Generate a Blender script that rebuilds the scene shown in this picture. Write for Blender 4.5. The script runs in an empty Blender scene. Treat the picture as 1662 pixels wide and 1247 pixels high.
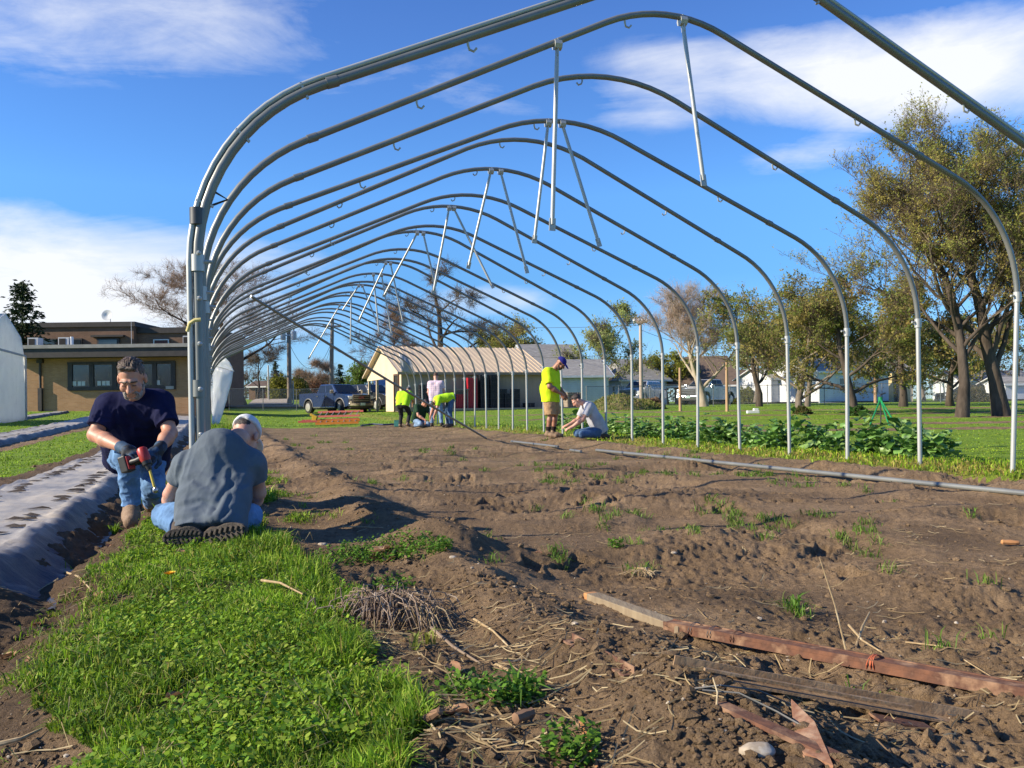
import bpy, bmesh, math, random
import numpy as np
from mathutils import Vector, Matrix
rnd = random.Random(7)
NP = np.random.default_rng(11)
sc = bpy.context.scene
COL = sc.collection

# ------------------------------------------------------------------ camera
F, CX, CY, ROLL, H = 1437.0, 831.0, 658.4, math.radians(0.7), 0.77
cr, sr = math.cos(ROLL), math.sin(ROLL)
cd = bpy.data.cameras.new('camera')
cam = bpy.data.objects.new('camera', cd); COL.objects.link(cam)
cd.sensor_fit = 'HORIZONTAL'; cd.sensor_width = 36.0; cd.lens = F/1662*36
cd.shift_y = (CY-623.5)/1662; cd.clip_start = 0.05; cd.clip_end = 4000
cam.matrix_world = Matrix(((cr, sr, 0, 0), (0, 0, -1, 0), (-sr, cr, 0, H), (0, 0, 0, 1)))
sc.camera = cam
# ------------------------------------------------------------------ sky, sun, exposure
SUN_EL, SUN_PHI = math.radians(27), math.radians(14)     # light travels to +X, turned by PHI towards +Y
sc.view_settings.view_transform = 'Standard'; sc.view_settings.look = 'None'
sc.view_settings.exposure = 0.72; sc.view_settings.gamma = 1.0
sl = bpy.data.lights.new('sun', 'SUN'); sl.energy = 5.0; sl.angle = math.radians(0.55); sl.color = (1.0, 0.89, 0.70)
sun = bpy.data.objects.new('sun', sl); COL.objects.link(sun)
ld = Vector((math.cos(SUN_PHI)*math.cos(SUN_EL), math.sin(SUN_PHI)*math.cos(SUN_EL), -math.sin(SUN_EL)))
sun.rotation_euler = ld.to_track_quat('-Z', 'Y').to_euler(); sun.location = (-30, -8, 20)
world = bpy.data.worlds.new('World'); sc.world = world; world.use_nodes = True

class NT:
    def __init__(s, tree): s.t = tree; s.n = tree.nodes; s.l = tree.links
    def node(s, typ, **kw):
        n = s.n.new(typ)
        for k, v in kw.items():
            if k.startswith('i_'):
                key = k[2:]
                n.inputs[int(key) if key.isdigit() else key].default_value = v
            else: setattr(n, k, v)
        return n
    def link(s, a, b): s.l.new(a, b)
    def put(s, v, sock):
        if isinstance(v, (int, float, tuple)): sock.default_value = v
        else: s.l.new(v, sock)
    def math(s, op, a, b=0.0, c=None, clamp=False):
        n = s.n.new('ShaderNodeMath'); n.operation = op; n.use_clamp = clamp
        s.put(a, n.inputs[0]); s.put(b, n.inputs[1])
        if c is not None: s.put(c, n.inputs[2])
        return n.outputs[0]
    def ramp(s, fac, stops, interp='LINEAR'):
        n = s.n.new('ShaderNodeValToRGB'); r = n.color_ramp; r.interpolation = interp
        while len(r.elements) < len(stops): r.elements.new(0.5)
        for e, (p, c) in zip(r.elements, stops):
            e.position = p; e.color = c if len(c) == 4 else (*c, 1)
        s.put(fac, n.inputs[0]); return n.outputs[0]
    def mix(s, fac, a, b, mode='MIX'):
        n = s.n.new('ShaderNodeMix'); n.data_type = 'RGBA'; n.blend_type = mode
        s.put(fac, n.inputs[0])
        for v, k in ((a, 6), (b, 7)):
            if isinstance(v, tuple) and len(v) == 3: v = (*v, 1)
            s.put(v, n.inputs[k])
        return n.outputs[2]
    def noise(s, vec, scale, detail=4, rough=0.55, dist=0.0):
        n = s.n.new('ShaderNodeTexNoise'); n.inputs['Scale'].default_value = scale
        n.inputs['Detail'].default_value = detail; n.inputs['Roughness'].default_value = rough
        n.inputs['Distortion'].default_value = dist
        if vec is not None: s.l.new(vec, n.inputs['Vector'])
        return n.outputs['Fac']
    def mapping(s, vec, scale=(1, 1, 1), rot=(0, 0, 0), loc=(0, 0, 0)):
        n = s.n.new('ShaderNodeMapping'); n.inputs['Scale'].default_value = scale
        n.inputs['Rotation'].default_value = rot; n.inputs['Location'].default_value = loc
        s.l.new(vec, n.inputs['Vector']); return n.outputs[0]

TINTS = [(.05, (.33, .49, .82)), (.285, (.38, .57, .79)), (.46, (.59, .76, .98)), (.82, (.64, .67, .91)), (1.0, (.58, .62, .88))]
def build_world():
    w = NT(world.node_tree); w.n.clear()
    out = w.node('ShaderNodeOutputWorld'); bg = w.node('ShaderNodeBackground')
    sky = w.node('ShaderNodeTexSky', sky_type='NISHITA', sun_disc=False)
    sky.sun_elevation = SUN_EL; sky.sun_rotation = math.radians(270)-SUN_PHI
    sky.air_density = 1.0; sky.dust_density = 0.0; sky.ozone_density = 3.0
    hs = w.node('ShaderNodeHueSaturation', i_Saturation=1.18, i_Value=1.0)
    w.link(sky.outputs[0], hs.inputs['Color'])
    tc = w.node('ShaderNodeTexCoord'); d = tc.outputs['Generated']
    sx = w.node('ShaderNodeSeparateXYZ'); w.link(d, sx.inputs[0])
    az = w.math('ARCTAN2', sx.outputs[0], sx.outputs[1]); el = w.math('ARCSINE', sx.outputs[2])
    tint = w.ramp(w.math('MULTIPLY', el, 2.0, clamp=True), TINTS)
    skyc = w.mix(1.0, hs.outputs[0], tint, 'MULTIPLY')
    cv = w.node('ShaderNodeCombineXYZ'); w.link(az, cv.inputs[0]); w.link(el, cv.inputs[1])
    n1 = w.noise(w.mapping(cv.outputs[0], (1.0, 4.2, 1), (0, 0, 0.26)), 3.4, 9, 0.64, 0.7)
    n2 = w.noise(w.mapping(cv.outputs[0], (1.0, 2.2, 1), (0, 0, -0.12), (3.1, 1.7, 0)), 6.5, 9, 0.62, 0.35)
    nn = w.math('ADD', w.math('MULTIPLY', n1, 0.6), w.math('MULTIPLY', n2, 0.4))
    total = None
    # az, el (px of the photo), half sizes, tilt, density
    for (px, py, rx, ry, tilt, dens) in [(1480, 125, 380, 98, -0.08, 1.0), (1600, 110, 280, 80, 0, .8), (1120, 150, 200, 70, 0.1, 0.55), (1330, 255, 150, 42, 0.1, 0.42),
                                         (230, 35, 420, 95, 0.16, 0.50), (420, 85, 300, 45, 0.2, 0.30), (60, 20, 260, 60, 0.1, 0.3), (90, 450, 420, 125, 0.0, 0.95),
                                         (430, 420, 220, 60, -0.1, 0.4), (250, 500, 400, 60, 0, 0.55), (760, 490, 180, 35, 0, 0.5), (1650, 90, 260, 70, 0, 0.5), (760, 150, 220, 40, -0.2, 0.30), (620, 120, 260, 36, 0.2, .26), (1180, 110, 260, 50, -.1, .5)]:
        a0 = math.atan((px-CX)/F); e0 = math.atan((660-py)/F*math.cos(a0))
        da = w.math('SUBTRACT', az, a0); de = w.math('SUBTRACT', el, e0)
        ct, st = math.cos(tilt), math.sin(tilt)
        u = w.math('ADD', w.math('MULTIPLY', da, ct), w.math('MULTIPLY', de, st))
        v = w.math('SUBTRACT', w.math('MULTIPLY', de, ct), w.math('MULTIPLY', da, st))
        u = w.math('POWER', w.math('ABSOLUTE', w.math('MULTIPLY', u, F/rx)), 2.0)
        v = w.math('POWER', w.math('ABSOLUTE', w.math('MULTIPLY', v, F/ry)), 2.0)
        m = w.math('SUBTRACT', 1.0, w.math('ADD', u, v), clamp=True)
        m = w.math('MULTIPLY', m, dens)
        total = m if total is None else w.math('MAXIMUM', total, m)
    # density = noise lifted by the masks
    dn = w.math('ADD', w.math('SUBTRACT', nn, 0.60), w.math('MULTIPLY', total, 0.55))
    fac = w.math('MULTIPLY', w.math('MULTIPLY', dn, 2.5, clamp=True), 0.95)
    fac = w.math('MULTIPLY', fac, w.math('MULTIPLY', total, 3.0, clamp=True))
    col = w.mix(fac, skyc, (4.5, 4.6, 4.8))
    w.link(col, bg.inputs[0]); bg.inputs[1].default_value = 0.136
    w.link(bg.outputs[0], out.inputs[0])
build_world()

# ------------------------------------------------------------------ helpers
def Wp(px, py, Y):
    u, v = (px-CX)/F, (CY-py)/F
    return Vector(((u*cr+v*sr)*Y, Y, H+(-u*sr+v*cr)*Y))
def hor(px): return CY-(px-CX)*math.tan(ROLL)
UA = math.radians(18.35); us, uc = math.sin(UA), math.cos(UA)
def AB(a, b): return (-us*a+uc*b, uc*a+us*b)
def toAB(x, y): return (-us*x+uc*y, uc*x+us*y)
def sstep(e0, e1, x):
    t = np.clip((x-e0)/(e1-e0), 0, 1); return t*t*(3-2*t)
def _h(ix, iy, iz, seed):
    n = (ix.astype(np.int64)*374761393+iy.astype(np.int64)*668265263+iz.astype(np.int64)*2147483647+seed*144269504) & 0xffffffff
    n = ((n ^ (n >> 13))*1274126177) & 0xffffffff
    n = (n ^ (n >> 16)) & 0xffffffff
    return n.astype(np.float64)/4294967295.0
def vnoise(x, y, z=None, seed=0):
    x = np.asarray(x, float); y = np.asarray(y, float)
    xi, yi = np.floor(x), np.floor(y); fx, fy = x-xi, y-yi
    fx = fx*fx*fx*(fx*(fx*6-15)+10); fy = fy*fy*fy*(fy*(fy*6-15)+10)
    if z is None:
        o = np.zeros_like(xi)
        a = _h(xi, yi, o, seed); b = _h(xi+1, yi, o, seed); c = _h(xi, yi+1, o, seed); d = _h(xi+1, yi+1, o, seed)
        return (a*(1-fx)+b*fx)*(1-fy)+(c*(1-fx)+d*fx)*fy
    z = np.asarray(z, float); zi = np.floor(z); fz = z-zi; fz = fz*fz*(3-2*fz)
    r = 0
    for dz, wz in ((0, 1-fz), (1, fz)):
        a = _h(xi, yi, zi+dz, seed); b = _h(xi+1, yi, zi+dz, seed); c = _h(xi, yi+1, zi+dz, seed); d = _h(xi+1, yi+1, zi+dz, seed)
        r = r+wz*((a*(1-fx)+b*fx)*(1-fy)+(c*(1-fx)+d*fx)*fy)
    return r
def fbm(x, y, z=None, oct=4, seed=0, gain=0.5, lac=2.03):
    s, amp, tot = 0, 1.0, 0
    for o in range(oct):
        s = s+amp*(vnoise(x, y, z, seed+o*17)-0.5); tot += amp; amp *= gain
        x = x*lac+13.7; y = y*lac+5.1
        if z is not None: z = z*lac+3.3
    return s/tot*2     # about -1..1

def mesh_np(name, V, faces, mat=None, parent=None, smooth=True, attrs=None, link=True):
    """V (n,3) array; faces = list of int arrays (m,k)"""
    me = bpy.data.meshes.new(name)
    V = np.ascontiguousarray(V, dtype=np.float32)
    faces = [np.asarray(f, dtype=np.int32) for f in faces if len(f)]
    me.vertices.add(len(V)); me.vertices.foreach_set('co', V.ravel())
    li = np.concatenate([f.ravel() for f in faces]); cnt = np.concatenate([np.full(len(f), f.shape[1], np.int32) for f in faces])
    me.loops.add(len(li)); me.loops.foreach_set('vertex_index', li)
    me.polygons.add(len(cnt))
    st = np.zeros(len(cnt), np.int32); st[1:] = np.cumsum(cnt)[:-1]
    me.polygons.foreach_set('loop_start', st); me.polygons.foreach_set('loop_total', cnt)
    me.polygons.foreach_set('use_smooth', np.full(len(cnt), smooth, dtype=bool))
    me.update(calc_edges=True)
    if attrs:
        for k, a in attrs.items():
            a = np.asarray(a, np.float32)
            if a.ndim == 1:
                at = me.attributes.new(k, 'FLOAT', 'POINT'); at.data.foreach_set('value', a)
            else:
                at = me.attributes.new(k, 'FLOAT_COLOR', 'POINT')
                at.data.foreach_set('color', np.hstack([a, np.ones((len(a), 1), np.float32)]).ravel())
    if mat: me.materials.append(mat)
    o = bpy.data.objects.new(name, me)
    if link: COL.objects.link(o)
    if parent: o.parent = parent
    return o
def empty(name, loc=(0, 0, 0), rz=0.0):
    o = bpy.data.objects.new(name, None); COL.objects.link(o); o.location = loc; o.rotation_euler = (0, 0, rz)
    o.empty_display_size = 0.1
    return o
def tag(o, label=None, cat=None, group=None, kind=None):
    if label: o['label'] = label
    if cat: o['category'] = cat
    if group: o['group'] = group
    if kind: o['kind'] = kind
    return o
def copy_tree(o, parent=None, keep=True):
    c = o.copy(); COL.objects.link(c)
    if parent: c.parent = parent
    for ch in list(o.children): copy_tree(ch, c)
    return c

class MB:
    """collects simple solids into ONE mesh"""
    def __init__(s): s.v = []; s.f = []; s.n = 0
    def add(s, V, Fs):
        V = np.asarray(V, float)
        s.v.append(V)
        for f in Fs: s.f.append([i+s.n for i in f])
        s.n += len(V); return s
    def box(s, c, size, rz=0.0, R=None, bev=0.0):
        hx, hy, hz = size[0]/2, size[1]/2, size[2]/2
        P = np.array([(x, y, z) for z in (-hz, hz) for y in (-hy, hy) for x in (-hx, hx)])
        if R is None: R = np.array(((math.cos(rz), -math.sin(rz), 0), (math.sin(rz), math.cos(rz), 0), (0, 0, 1)))
        P = P@np.asarray(R).T+np.array(c)
        return s.add(P, [(0, 2, 3, 1), (4, 5, 7, 6), (0, 1, 5, 4), (2, 6, 7, 3), (0, 4, 6, 2), (1, 3, 7, 5)])
    def bar(s, p, q, wx, wz, up=(0, 0, 1)):
        p, q = Vector(p), Vector(q); d = (q-p); L = d.length; d.normalize()
        x = d.cross(Vector(up))
        if x.length < 1e-4: x = d.cross(Vector((1, 0, 0)))
        x.normalize(); z = x.cross(d)
        R = np.array([x, d, z]).T
        return s.box((p+q)/2, (wx, L, wz), R=R)
    def tube(s, pts, r, n=10, cap=True):
        pts = [Vector(p) for p in pts]
        rs = r if hasattr(r, '__len__') else [r]*len(pts)
        V = []; prev = None
        for i, p in enumerate(pts):
            t = (pts[min(i+1, len(pts)-1)]-pts[max(i-1, 0)])
            if t.length < 1e-9: t = Vector((0, 0, 1))
            t.normalize()
            if prev is None:
                a = t.cross(Vector((0, 0, 1)))
                if a.length < 0.05: a = t.cross(Vector((1, 0, 0)))
            else: a = prev-t*prev.dot(t)
            a.normalize(); prev = a; b = t.cross(a)
            for k in range(n):
                an = 2*math.pi*k/n
                V.append(p+(a*math.cos(an)+b*math.sin(an))*rs[i])
        Fs = []
        for i in range(len(pts)-1):
            for k in range(n):
                k2 = (k+1) % n
                Fs.append((i*n+k, i*n+k2, (i+1)*n+k2, (i+1)*n+k))
        if cap: Fs += [tuple(range(n-1, -1, -1)), tuple(range((len(pts)-1)*n, len(pts)*n))]
        return s.add(V, Fs)
    def prism(s, poly, axis_from, axis_to):
        """poly: list of 3D points (planar), extruded by vector axis_to-axis_from"""
        d = Vector(axis_to)-Vector(axis_from); n = len(poly)
        V = [Vector(p) for p in poly]+[Vector(p)+d for p in poly]
        Fs = [tuple(range(n-1, -1, -1)), tuple(range(n, 2*n))]+[(i, (i+1) % n, n+(i+1) % n, n+i) for i in range(n)]
        return s.add(V, Fs)
    def lathe(s, prof, n=16, c=(0, 0, 0), R=None):
        V = []; m = len(prof)
        for k in range(n):
            a = 2*math.pi*k/n
            for (r, z) in prof: V.append((r*math.cos(a), r*math.sin(a), z))
        V = np.array(V)
        if R is not None: V = V@np.asarray(R).T
        V = V+np.array(c)
        Fs = [(k*m+i, ((k+1) % n)*m+i, ((k+1) % n)*m+i+1, k*m+i+1) for k in range(n) for i in range(m-1)]
        return s.add(V, Fs)
    def build(s, name, mat=None, parent=None, smooth=False, bevel=0.0, fix=True):
        me = bpy.data.meshes.new(name)
        me.from_pydata([tuple(p) for p in np.concatenate(s.v)], [], s.f)
        if fix or bevel:
            bm = bmesh.new(); bm.from_mesh(me); bmesh.ops.recalc_face_normals(bm, faces=bm.faces)
            if bevel: bmesh.ops.bevel(bm, geom=bm.edges[:], offset=bevel, segments=2, profile=0.6, affect='EDGES', clamp_overlap=True)
            bm.to_mesh(me); bm.free()
        if smooth:
            me.polygons.foreach_set('use_smooth', np.ones(len(me.polygons), dtype=bool))
            try: me.set_sharp_from_angle(angle=math.radians(42))
            except Exception: pass
        if mat: me.materials.append(mat)
        o = bpy.data.objects.new(name, me); COL.objects.link(o)
        if parent: o.parent = parent
        return o

MATS = {}
def pm(name, c1, c2=None, rough=0.7, metal=0.0, scale=8.0, bump=0.0, bscale=None, detail=5, stretch=(1, 1, 1), spec=0.5, c3=None, coat=0.0, transl=0.0, lo=0.35, hi=0.65, coord='Object', bdist=0.02, attr=None, alpha=1.0):
    """procedural material: noise between two or three colours, noise roughness, noise bump"""
    if name in MATS: return MATS[name]
    m = bpy.data.materials.new(name); m.use_nodes = True; w = NT(m.node_tree); w.n.clear()
    out = w.node('ShaderNodeOutputMaterial'); b = w.node('ShaderNodeBsdfPrincipled')
    tc = w.node('ShaderNodeTexCoord').outputs[coord]
    vec = w.mapping(tc, stretch)
    c2 = c2 or tuple(x*0.8 for x in c1)
    n = w.noise(vec, scale, detail)
    stops = [(lo, c1), (hi, c2)] if c3 is None else [(lo, c1), ((lo+hi)/2, c2), (hi, c3)]
    col = w.ramp(n, stops)
    if attr:
        at = w.node('ShaderNodeAttribute', attribute_name=attr)
        col = w.mix(1.0, col, at.outputs['Color'], 'MULTIPLY')
    w.link(col, b.inputs['Base Color'])
    b.inputs['Metallic'].default_value = metal; b.inputs['Specular IOR Level'].default_value = spec
    n2 = w.noise(vec, scale*2.3, 4)
    w.link(w.math('MULTIPLY_ADD', n2, 0.24, rough-0.12, clamp=True), b.inputs['Roughness'])
    if coat: b.inputs['Coat Weight'].default_value = coat; b.inputs['Coat Roughness'].default_value = 0.08
    if bump:
        bp = w.node('ShaderNodeBump'); bp.inputs['Strength'].default_value = bump; bp.inputs['Distance'].default_value = bdist
        w.link(w.noise(vec, bscale or scale*3, 6, 0.6), bp.inputs['Height']); w.link(bp.outputs[0], b.inputs['Normal'])
    sh = b.outputs[0]
    if transl:
        t = w.node('ShaderNodeBsdfTranslucent'); w.link(col, t.inputs[0])
        mx = w.node('ShaderNodeMixShader'); mx.inputs[0].default_value = transl
        w.link(sh, mx.inputs[1]); w.link(t.outputs[0], mx.inputs[2]); sh = mx.outputs[0]
    if alpha < 1:
        t = w.node('ShaderNodeBsdfTransparent'); mx = w.node('ShaderNodeMixShader'); mx.inputs[0].default_value = alpha
        w.link(t.outputs[0], mx.inputs[1]); w.link(sh, mx.inputs[2]); sh = mx.outputs[0]
    w.link(sh, out.inputs[0]); MATS[name] = m
    return m
# ------------------------------------------------------------------ terrain
_S = np.array([-0.60, -0.45, -0.25, -0.11, 0.10])
_YS = np.array([0, 15, 22, 30, 40, 51, 58, 70, 85, 110, 300, 900], float)
_Z = np.array([[0, 0, .12, .3, .52, .78, .9, 1.1, 1.4, 1.8, 2.4, 3],
               [0, 0, .08, .22, .48, .74, .86, 1.05, 1.35, 1.8, 2.4, 3],
               [0, 0, .0, .02, .08, .22, .34, .85, 1.5, 2.0, 2.5, 3],
               [0, 0, .0, .04, .22, .44, .54, .75, .9, 1.1, 1.6, 2],
               [0, 0, .10, .22, .38, .56, .63, .66, .7, .9, 1.4, 2]])
def far_z(x, y):
    x = np.asarray(x, float); y = np.asarray(y, float)
    s = x/np.maximum(y, 1.0)
    rows = [np.interp(y, _YS, z) for z in _Z]
    r = np.zeros_like(y)+rows[0]
    for i in range(4):
        t = np.clip((s-_S[i])/(_S[i+1]-_S[i]), 0, 1)
        r = np.where(s > _S[i], rows[i]*(1-t)+rows[i+1]*t, r)
    return r
def bump_(b, c, w): return np.exp(-((b-c)/w)**2)
def ground_parts(x, y):
    """base height, soil weight, dryness"""
    x = np.asarray(x, float); y = np.asarray(y, float)
    a, b = toAB2(x, y)
    n1 = fbm(x*1.3, y*1.3, oct=3, seed=3); n2 = fbm(x*5, y*5, oct=3, seed=9)
    z = far_z(x, y)
    endf = sstep(34.5, 32.5, a)                       # bed end
    be = b+0.16*n1+0.05*n2+sstep(14, 9, a)*0.10*fbm(x*3.1+5, y*3.1, oct=3, seed=13)
    bed = sstep(0.27, 0.41, be)*sstep(7.2, 7.05, b+0.22*n1+.1*n2)*sstep(33.8, 33.2, a+n1)
    left = sstep(-0.32, -0.46, be+0.05)*sstep(-2.42, -2.30, be)*sstep(60, 58, a)
    left2 = sstep(-3.75, -3.9, be)*sstep(-5.8, -5.65, be)*sstep(60, 58, a)*sstep(9, 10, a)
    rows = np.zeros_like(z)
    for (yc, hw, k) in ((21.0, .8, 1), (24.2, .7, 1), (28.6, .9, 1), (33.5, 1.0, 1), (40.5, 1.4, 1)):
        yy = y-0.03*x+0.5*n1
        rows = np.maximum(rows, k*sstep(hw, hw*.4, np.abs(yy-yc)))
    rows = rows*sstep(10.3, 11.2, b)*sstep(.30, .46, 0.55+0.5*fbm(x*.35, y*2.0, oct=3, seed=21))
    soil = np.maximum(np.maximum(bed, left), np.maximum(left2, rows))
    # heights
    z = z+endf*(0.085*bump_(be, 1.02, .20)-0.035*sstep(1.1, 1.7, b)*sstep(6.9, 6.3, b)+0.05*bump_(be, 0.1, .45))
    z = z+0.04*bump_(b, 6.75, .3)*endf+0.05*bump_(b, 7.9, .7)
    z = z-0.10*bump_(be, -.68, .17)*sstep(60, 58, a)*sstep(-2, 1, a)
    z = z+0.05*bump_(b, -1.15, .1)*sstep(4.9, 4.2, a)*0
    # cross furrows of the trodden bed and foot hollows
    near = sstep(30, 8, a)
    tr = fbm(a*1.1, b*0.55, oct=3, seed=31)
    z = z+soil*bed*near*0.060*tr
    dig = sstep(0.42, 0.75, vnoise(a*1.5+7, b*1.2, seed=77))
    z = z-bed*near*0.05*dig*sstep(1.2, 1.6, b)
    # two trodden hummocks with hollows beside the strip
    z = z+0.07*np.exp(-((a-5.75)/.33)**2-((b-1.1)/.35)**2)+0.08*np.exp(-((a-4.55)/.25)**2-((b-1.15)/.3)**2)
    z = z-0.05*np.exp(-((a-5.1)/.3)**2-((b-.85)/.4)**2)
    z = z+0.02*np.exp(-((a-2.05)/.22)**2-((b-1.02)/.18)**2)
    dry = sstep(6.8, 7.2, b)*sstep(8.3, 7.6, b)*(0.5+0.5*fbm(x*2.2, y*2.2, oct=3, seed=41))+sstep(.25, .5, be)*sstep(.8, .6, be)*.3
    return z, soil, dry, a, b
def toAB2(x, y): return (-us*x+uc*y, uc*x+us*y)
def gz(x, y):
    return float(ground_parts(np.array([x]), np.array([y]))[0][0])
def soil_w(x, y): return ground_parts(x, y)[1]
_fr = random.Random(3)
FOOT = [(lambda p: (p[0], p[1], _fr.uniform(.2, 1.6)))(AB(_fr.uniform(1.6, 10), _fr.uniform(1.3, 6.6))) for _ in range(46)]
def soil_micro(x, y, soil):
    c = np.abs(fbm(x*7, y*7, oct=3, seed=51)); c2 = np.abs(fbm(x*21, y*21, oct=3, seed=55))
    m = 0.020*(0.35-c)*1.2+0.016*(0.4-c2)+0.014*fbm(x*40, y*40, oct=3, seed=58)+.02*fbm(x*2.6, y*5, oct=3, seed=59)
    m = m+0.030*np.maximum(0, fbm(x*3.1, y*3.1, oct=4, seed=61))
    # patches of broken clods between smoother, trodden ground
    pt = .32+.85*sstep(.3, .75, vnoise(x*.8+3, y*.8, seed=62)*.6+vnoise(x*2.1, y*2.1, seed=63)*.4)
    m = m*pt+.03*pt*np.maximum(0, np.abs(fbm(x*4.6, y*4.6, oct=2, seed=66))-.42)
    for (fx_, fy_, an) in FOOT:
        dx, dy = x-fx_, y-fy_; k = (np.abs(dx) < .3) & (np.abs(dy) < .3)
        if not k.any(): continue
        u, v = dx[k]*math.cos(an)+dy[k]*math.sin(an), -dx[k]*math.sin(an)+dy[k]*math.cos(an)
        q = np.maximum(np.abs(u)/.15, np.abs(v)/(.055-.012*np.cos(u*20))); e = np.zeros_like(m); f = np.where(q < 1, -.024+.004*np.sign(np.sin(u*210)), .014*np.exp(-((q-1.25)/.22)**2)); m[k] = np.where(q < 1, m[k]*.3, m[k])+f
    return soil*m
def micro(x, y, soil):
    m = soil_micro(x, y, soil)
    return m+(1-soil)*0.018*fbm(x*4, y*4, oct=3, seed=65)
def gzm(x, y):
    z, s, *_ = ground_parts(np.array([x], float), np.array([y], float)); return float((z+micro(np.array([x], float), np.array([y], float), s))[0])
def G(px, py, zoff=0.0):
    """point of the ground seen at a pixel of the photograph"""
    Y = 5.0
    u, v = (px-CX)/F, (CY-py)/F
    kx, kz = u*cr+v*sr, -u*sr+v*cr
    lo, hi = 1.2, 200.0
    prev = None
    Ys = np.geomspace(1.2, 200, 3000)
    d = H+kz*Ys-(ground_parts(kx*Ys, Ys)[0]+zoff)
    k = np.argmax(d < 0) if (d < 0).any() else len(Ys)-1
    Y = Ys[k]
    return Vector((kx*Y, Y, ground_parts(np.array([kx*Y]), np.array([Y]))[0][0]+zoff))

def lawn_material():
    m = bpy.data.materials.new('lawn'); m.use_nodes = True; w = NT(m.node_tree); w.n.clear()
    out = w.node('ShaderNodeOutputMaterial'); b = w.node('ShaderNodeBsdfPrincipled')
    P = w.node('ShaderNodeNewGeometry').outputs['Position']
    n1 = w.noise(P, 0.9, 6, 0.6); n2 = w.noise(P, 9, 6, 0.7); n3 = w.noise(w.mapping(P, (1, 1, 1)), 55, 4, 0.7)
    c = w.ramp(n1, [(.3, (.15, .25, .018)), (.5, (.22, .35, .024)), (.7, (.30, .40, .035))])
    c = w.mix(w.math('MULTIPLY', w.ramp(n2, [(.45, (0, 0, 0)), (.7, (1, 1, 1))]), .55), c, (.18, .23, .04))
    c = w.mix(w.math('MULTIPLY', w.ramp(n3, [(.42, (1, 1, 1)), (.6, (0, 0, 0))]), .5), c, (.09, .16, .018))
    at = w.node('ShaderNodeAttribute', attribute_name='dry')
    c = w.mix(w.math('MULTIPLY', at.outputs['Fac'], .9, clamp=True), c, (.30, .22, .055))
    th = w.node('ShaderNodeAttribute', attribute_name='thatch')
    c = w.mix(w.math('MULTIPLY', th.outputs['Fac'], .85), c, (.075, .062, .028))  # soil-like dark below the strip's blades: shade of the gaps put into the colour
    w.link(c, b.inputs['Base Color']); b.inputs['Roughness'].default_value = .85; b.inputs['Specular IOR Level'].default_value = .2
    bp = w.node('ShaderNodeBump', i_Strength=.9, i_Distance=.06)
    w.link(w.math('ADD', w.noise(P, 38, 4, .7), w.noise(P, 9, 4, .7)), bp.inputs['Height']); w.link(bp.outputs[0], b.inputs['Normal'])
    w.link(b.outputs[0], out.inputs[0]); return m
def soil_material():
    m = bpy.data.materials.new('soil'); m.use_nodes = True; w = NT(m.node_tree); w.n.clear()
    out = w.node('ShaderNodeOutputMaterial'); b = w.node('ShaderNodeBsdfPrincipled')
    P = w.node('ShaderNodeNewGeometry').outputs['Position']
    n1 = w.noise(P, 1.6, 6, .62); n2 = w.noise(P, 26, 6, .7); n3 = w.noise(P, 140, 3, .6)
    c = w.ramp(n1, [(.28, (.205, .135, .076)), (.5, (.290, .194, .110)), (.72, (.40, .275, .162))])
    c = w.mix(w.math('MULTIPLY', w.ramp(n2, [(.35, (1, 1, 1)), (.6, (0, 0, 0))]), .55), c, (.095, .062, .036))
    c = w.mix(w.math('MULTIPLY', w.ramp(n3, [(.60, (0, 0, 0)), (.72, (1, 1, 1))]), .45), c, (.38, .29, .19))
    at = w.node('ShaderNodeAttribute', attribute_name='wet')
    c = w.mix(w.math('MULTIPLY', at.outputs['Fac'], .75), c, (.060, .040, .026))
    ag = w.node('ShaderNodeAttribute', attribute_name='green')
    gn = w.noise(P, 7, 5, .7)
    c = w.mix(w.math('MULTIPLY', ag.outputs['Fac'], w.ramp(gn, [(.5, (0, 0, 0)), (.66, (.75, .75, .75))])), c, (.075, .115, .02))
    w.link(c, b.inputs['Base Color']); b.inputs['Roughness'].default_value = .95; b.inputs['Specular IOR Level'].default_value = .15
    bp = w.node('ShaderNodeBump', i_Strength=1.0, i_Distance=.022)
    w.link(w.math('ADD', w.math('MULTIPLY', w.noise(P, 75, 6, .75), 1.0), w.noise(P, 16, 6, .7)), bp.inputs['Height']); w.link(bp.outputs[0], b.inputs['Normal'])
    w.link(b.outputs[0], out.inputs[0]); return m
LAWN, SOIL = lawn_material(), soil_material()

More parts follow.
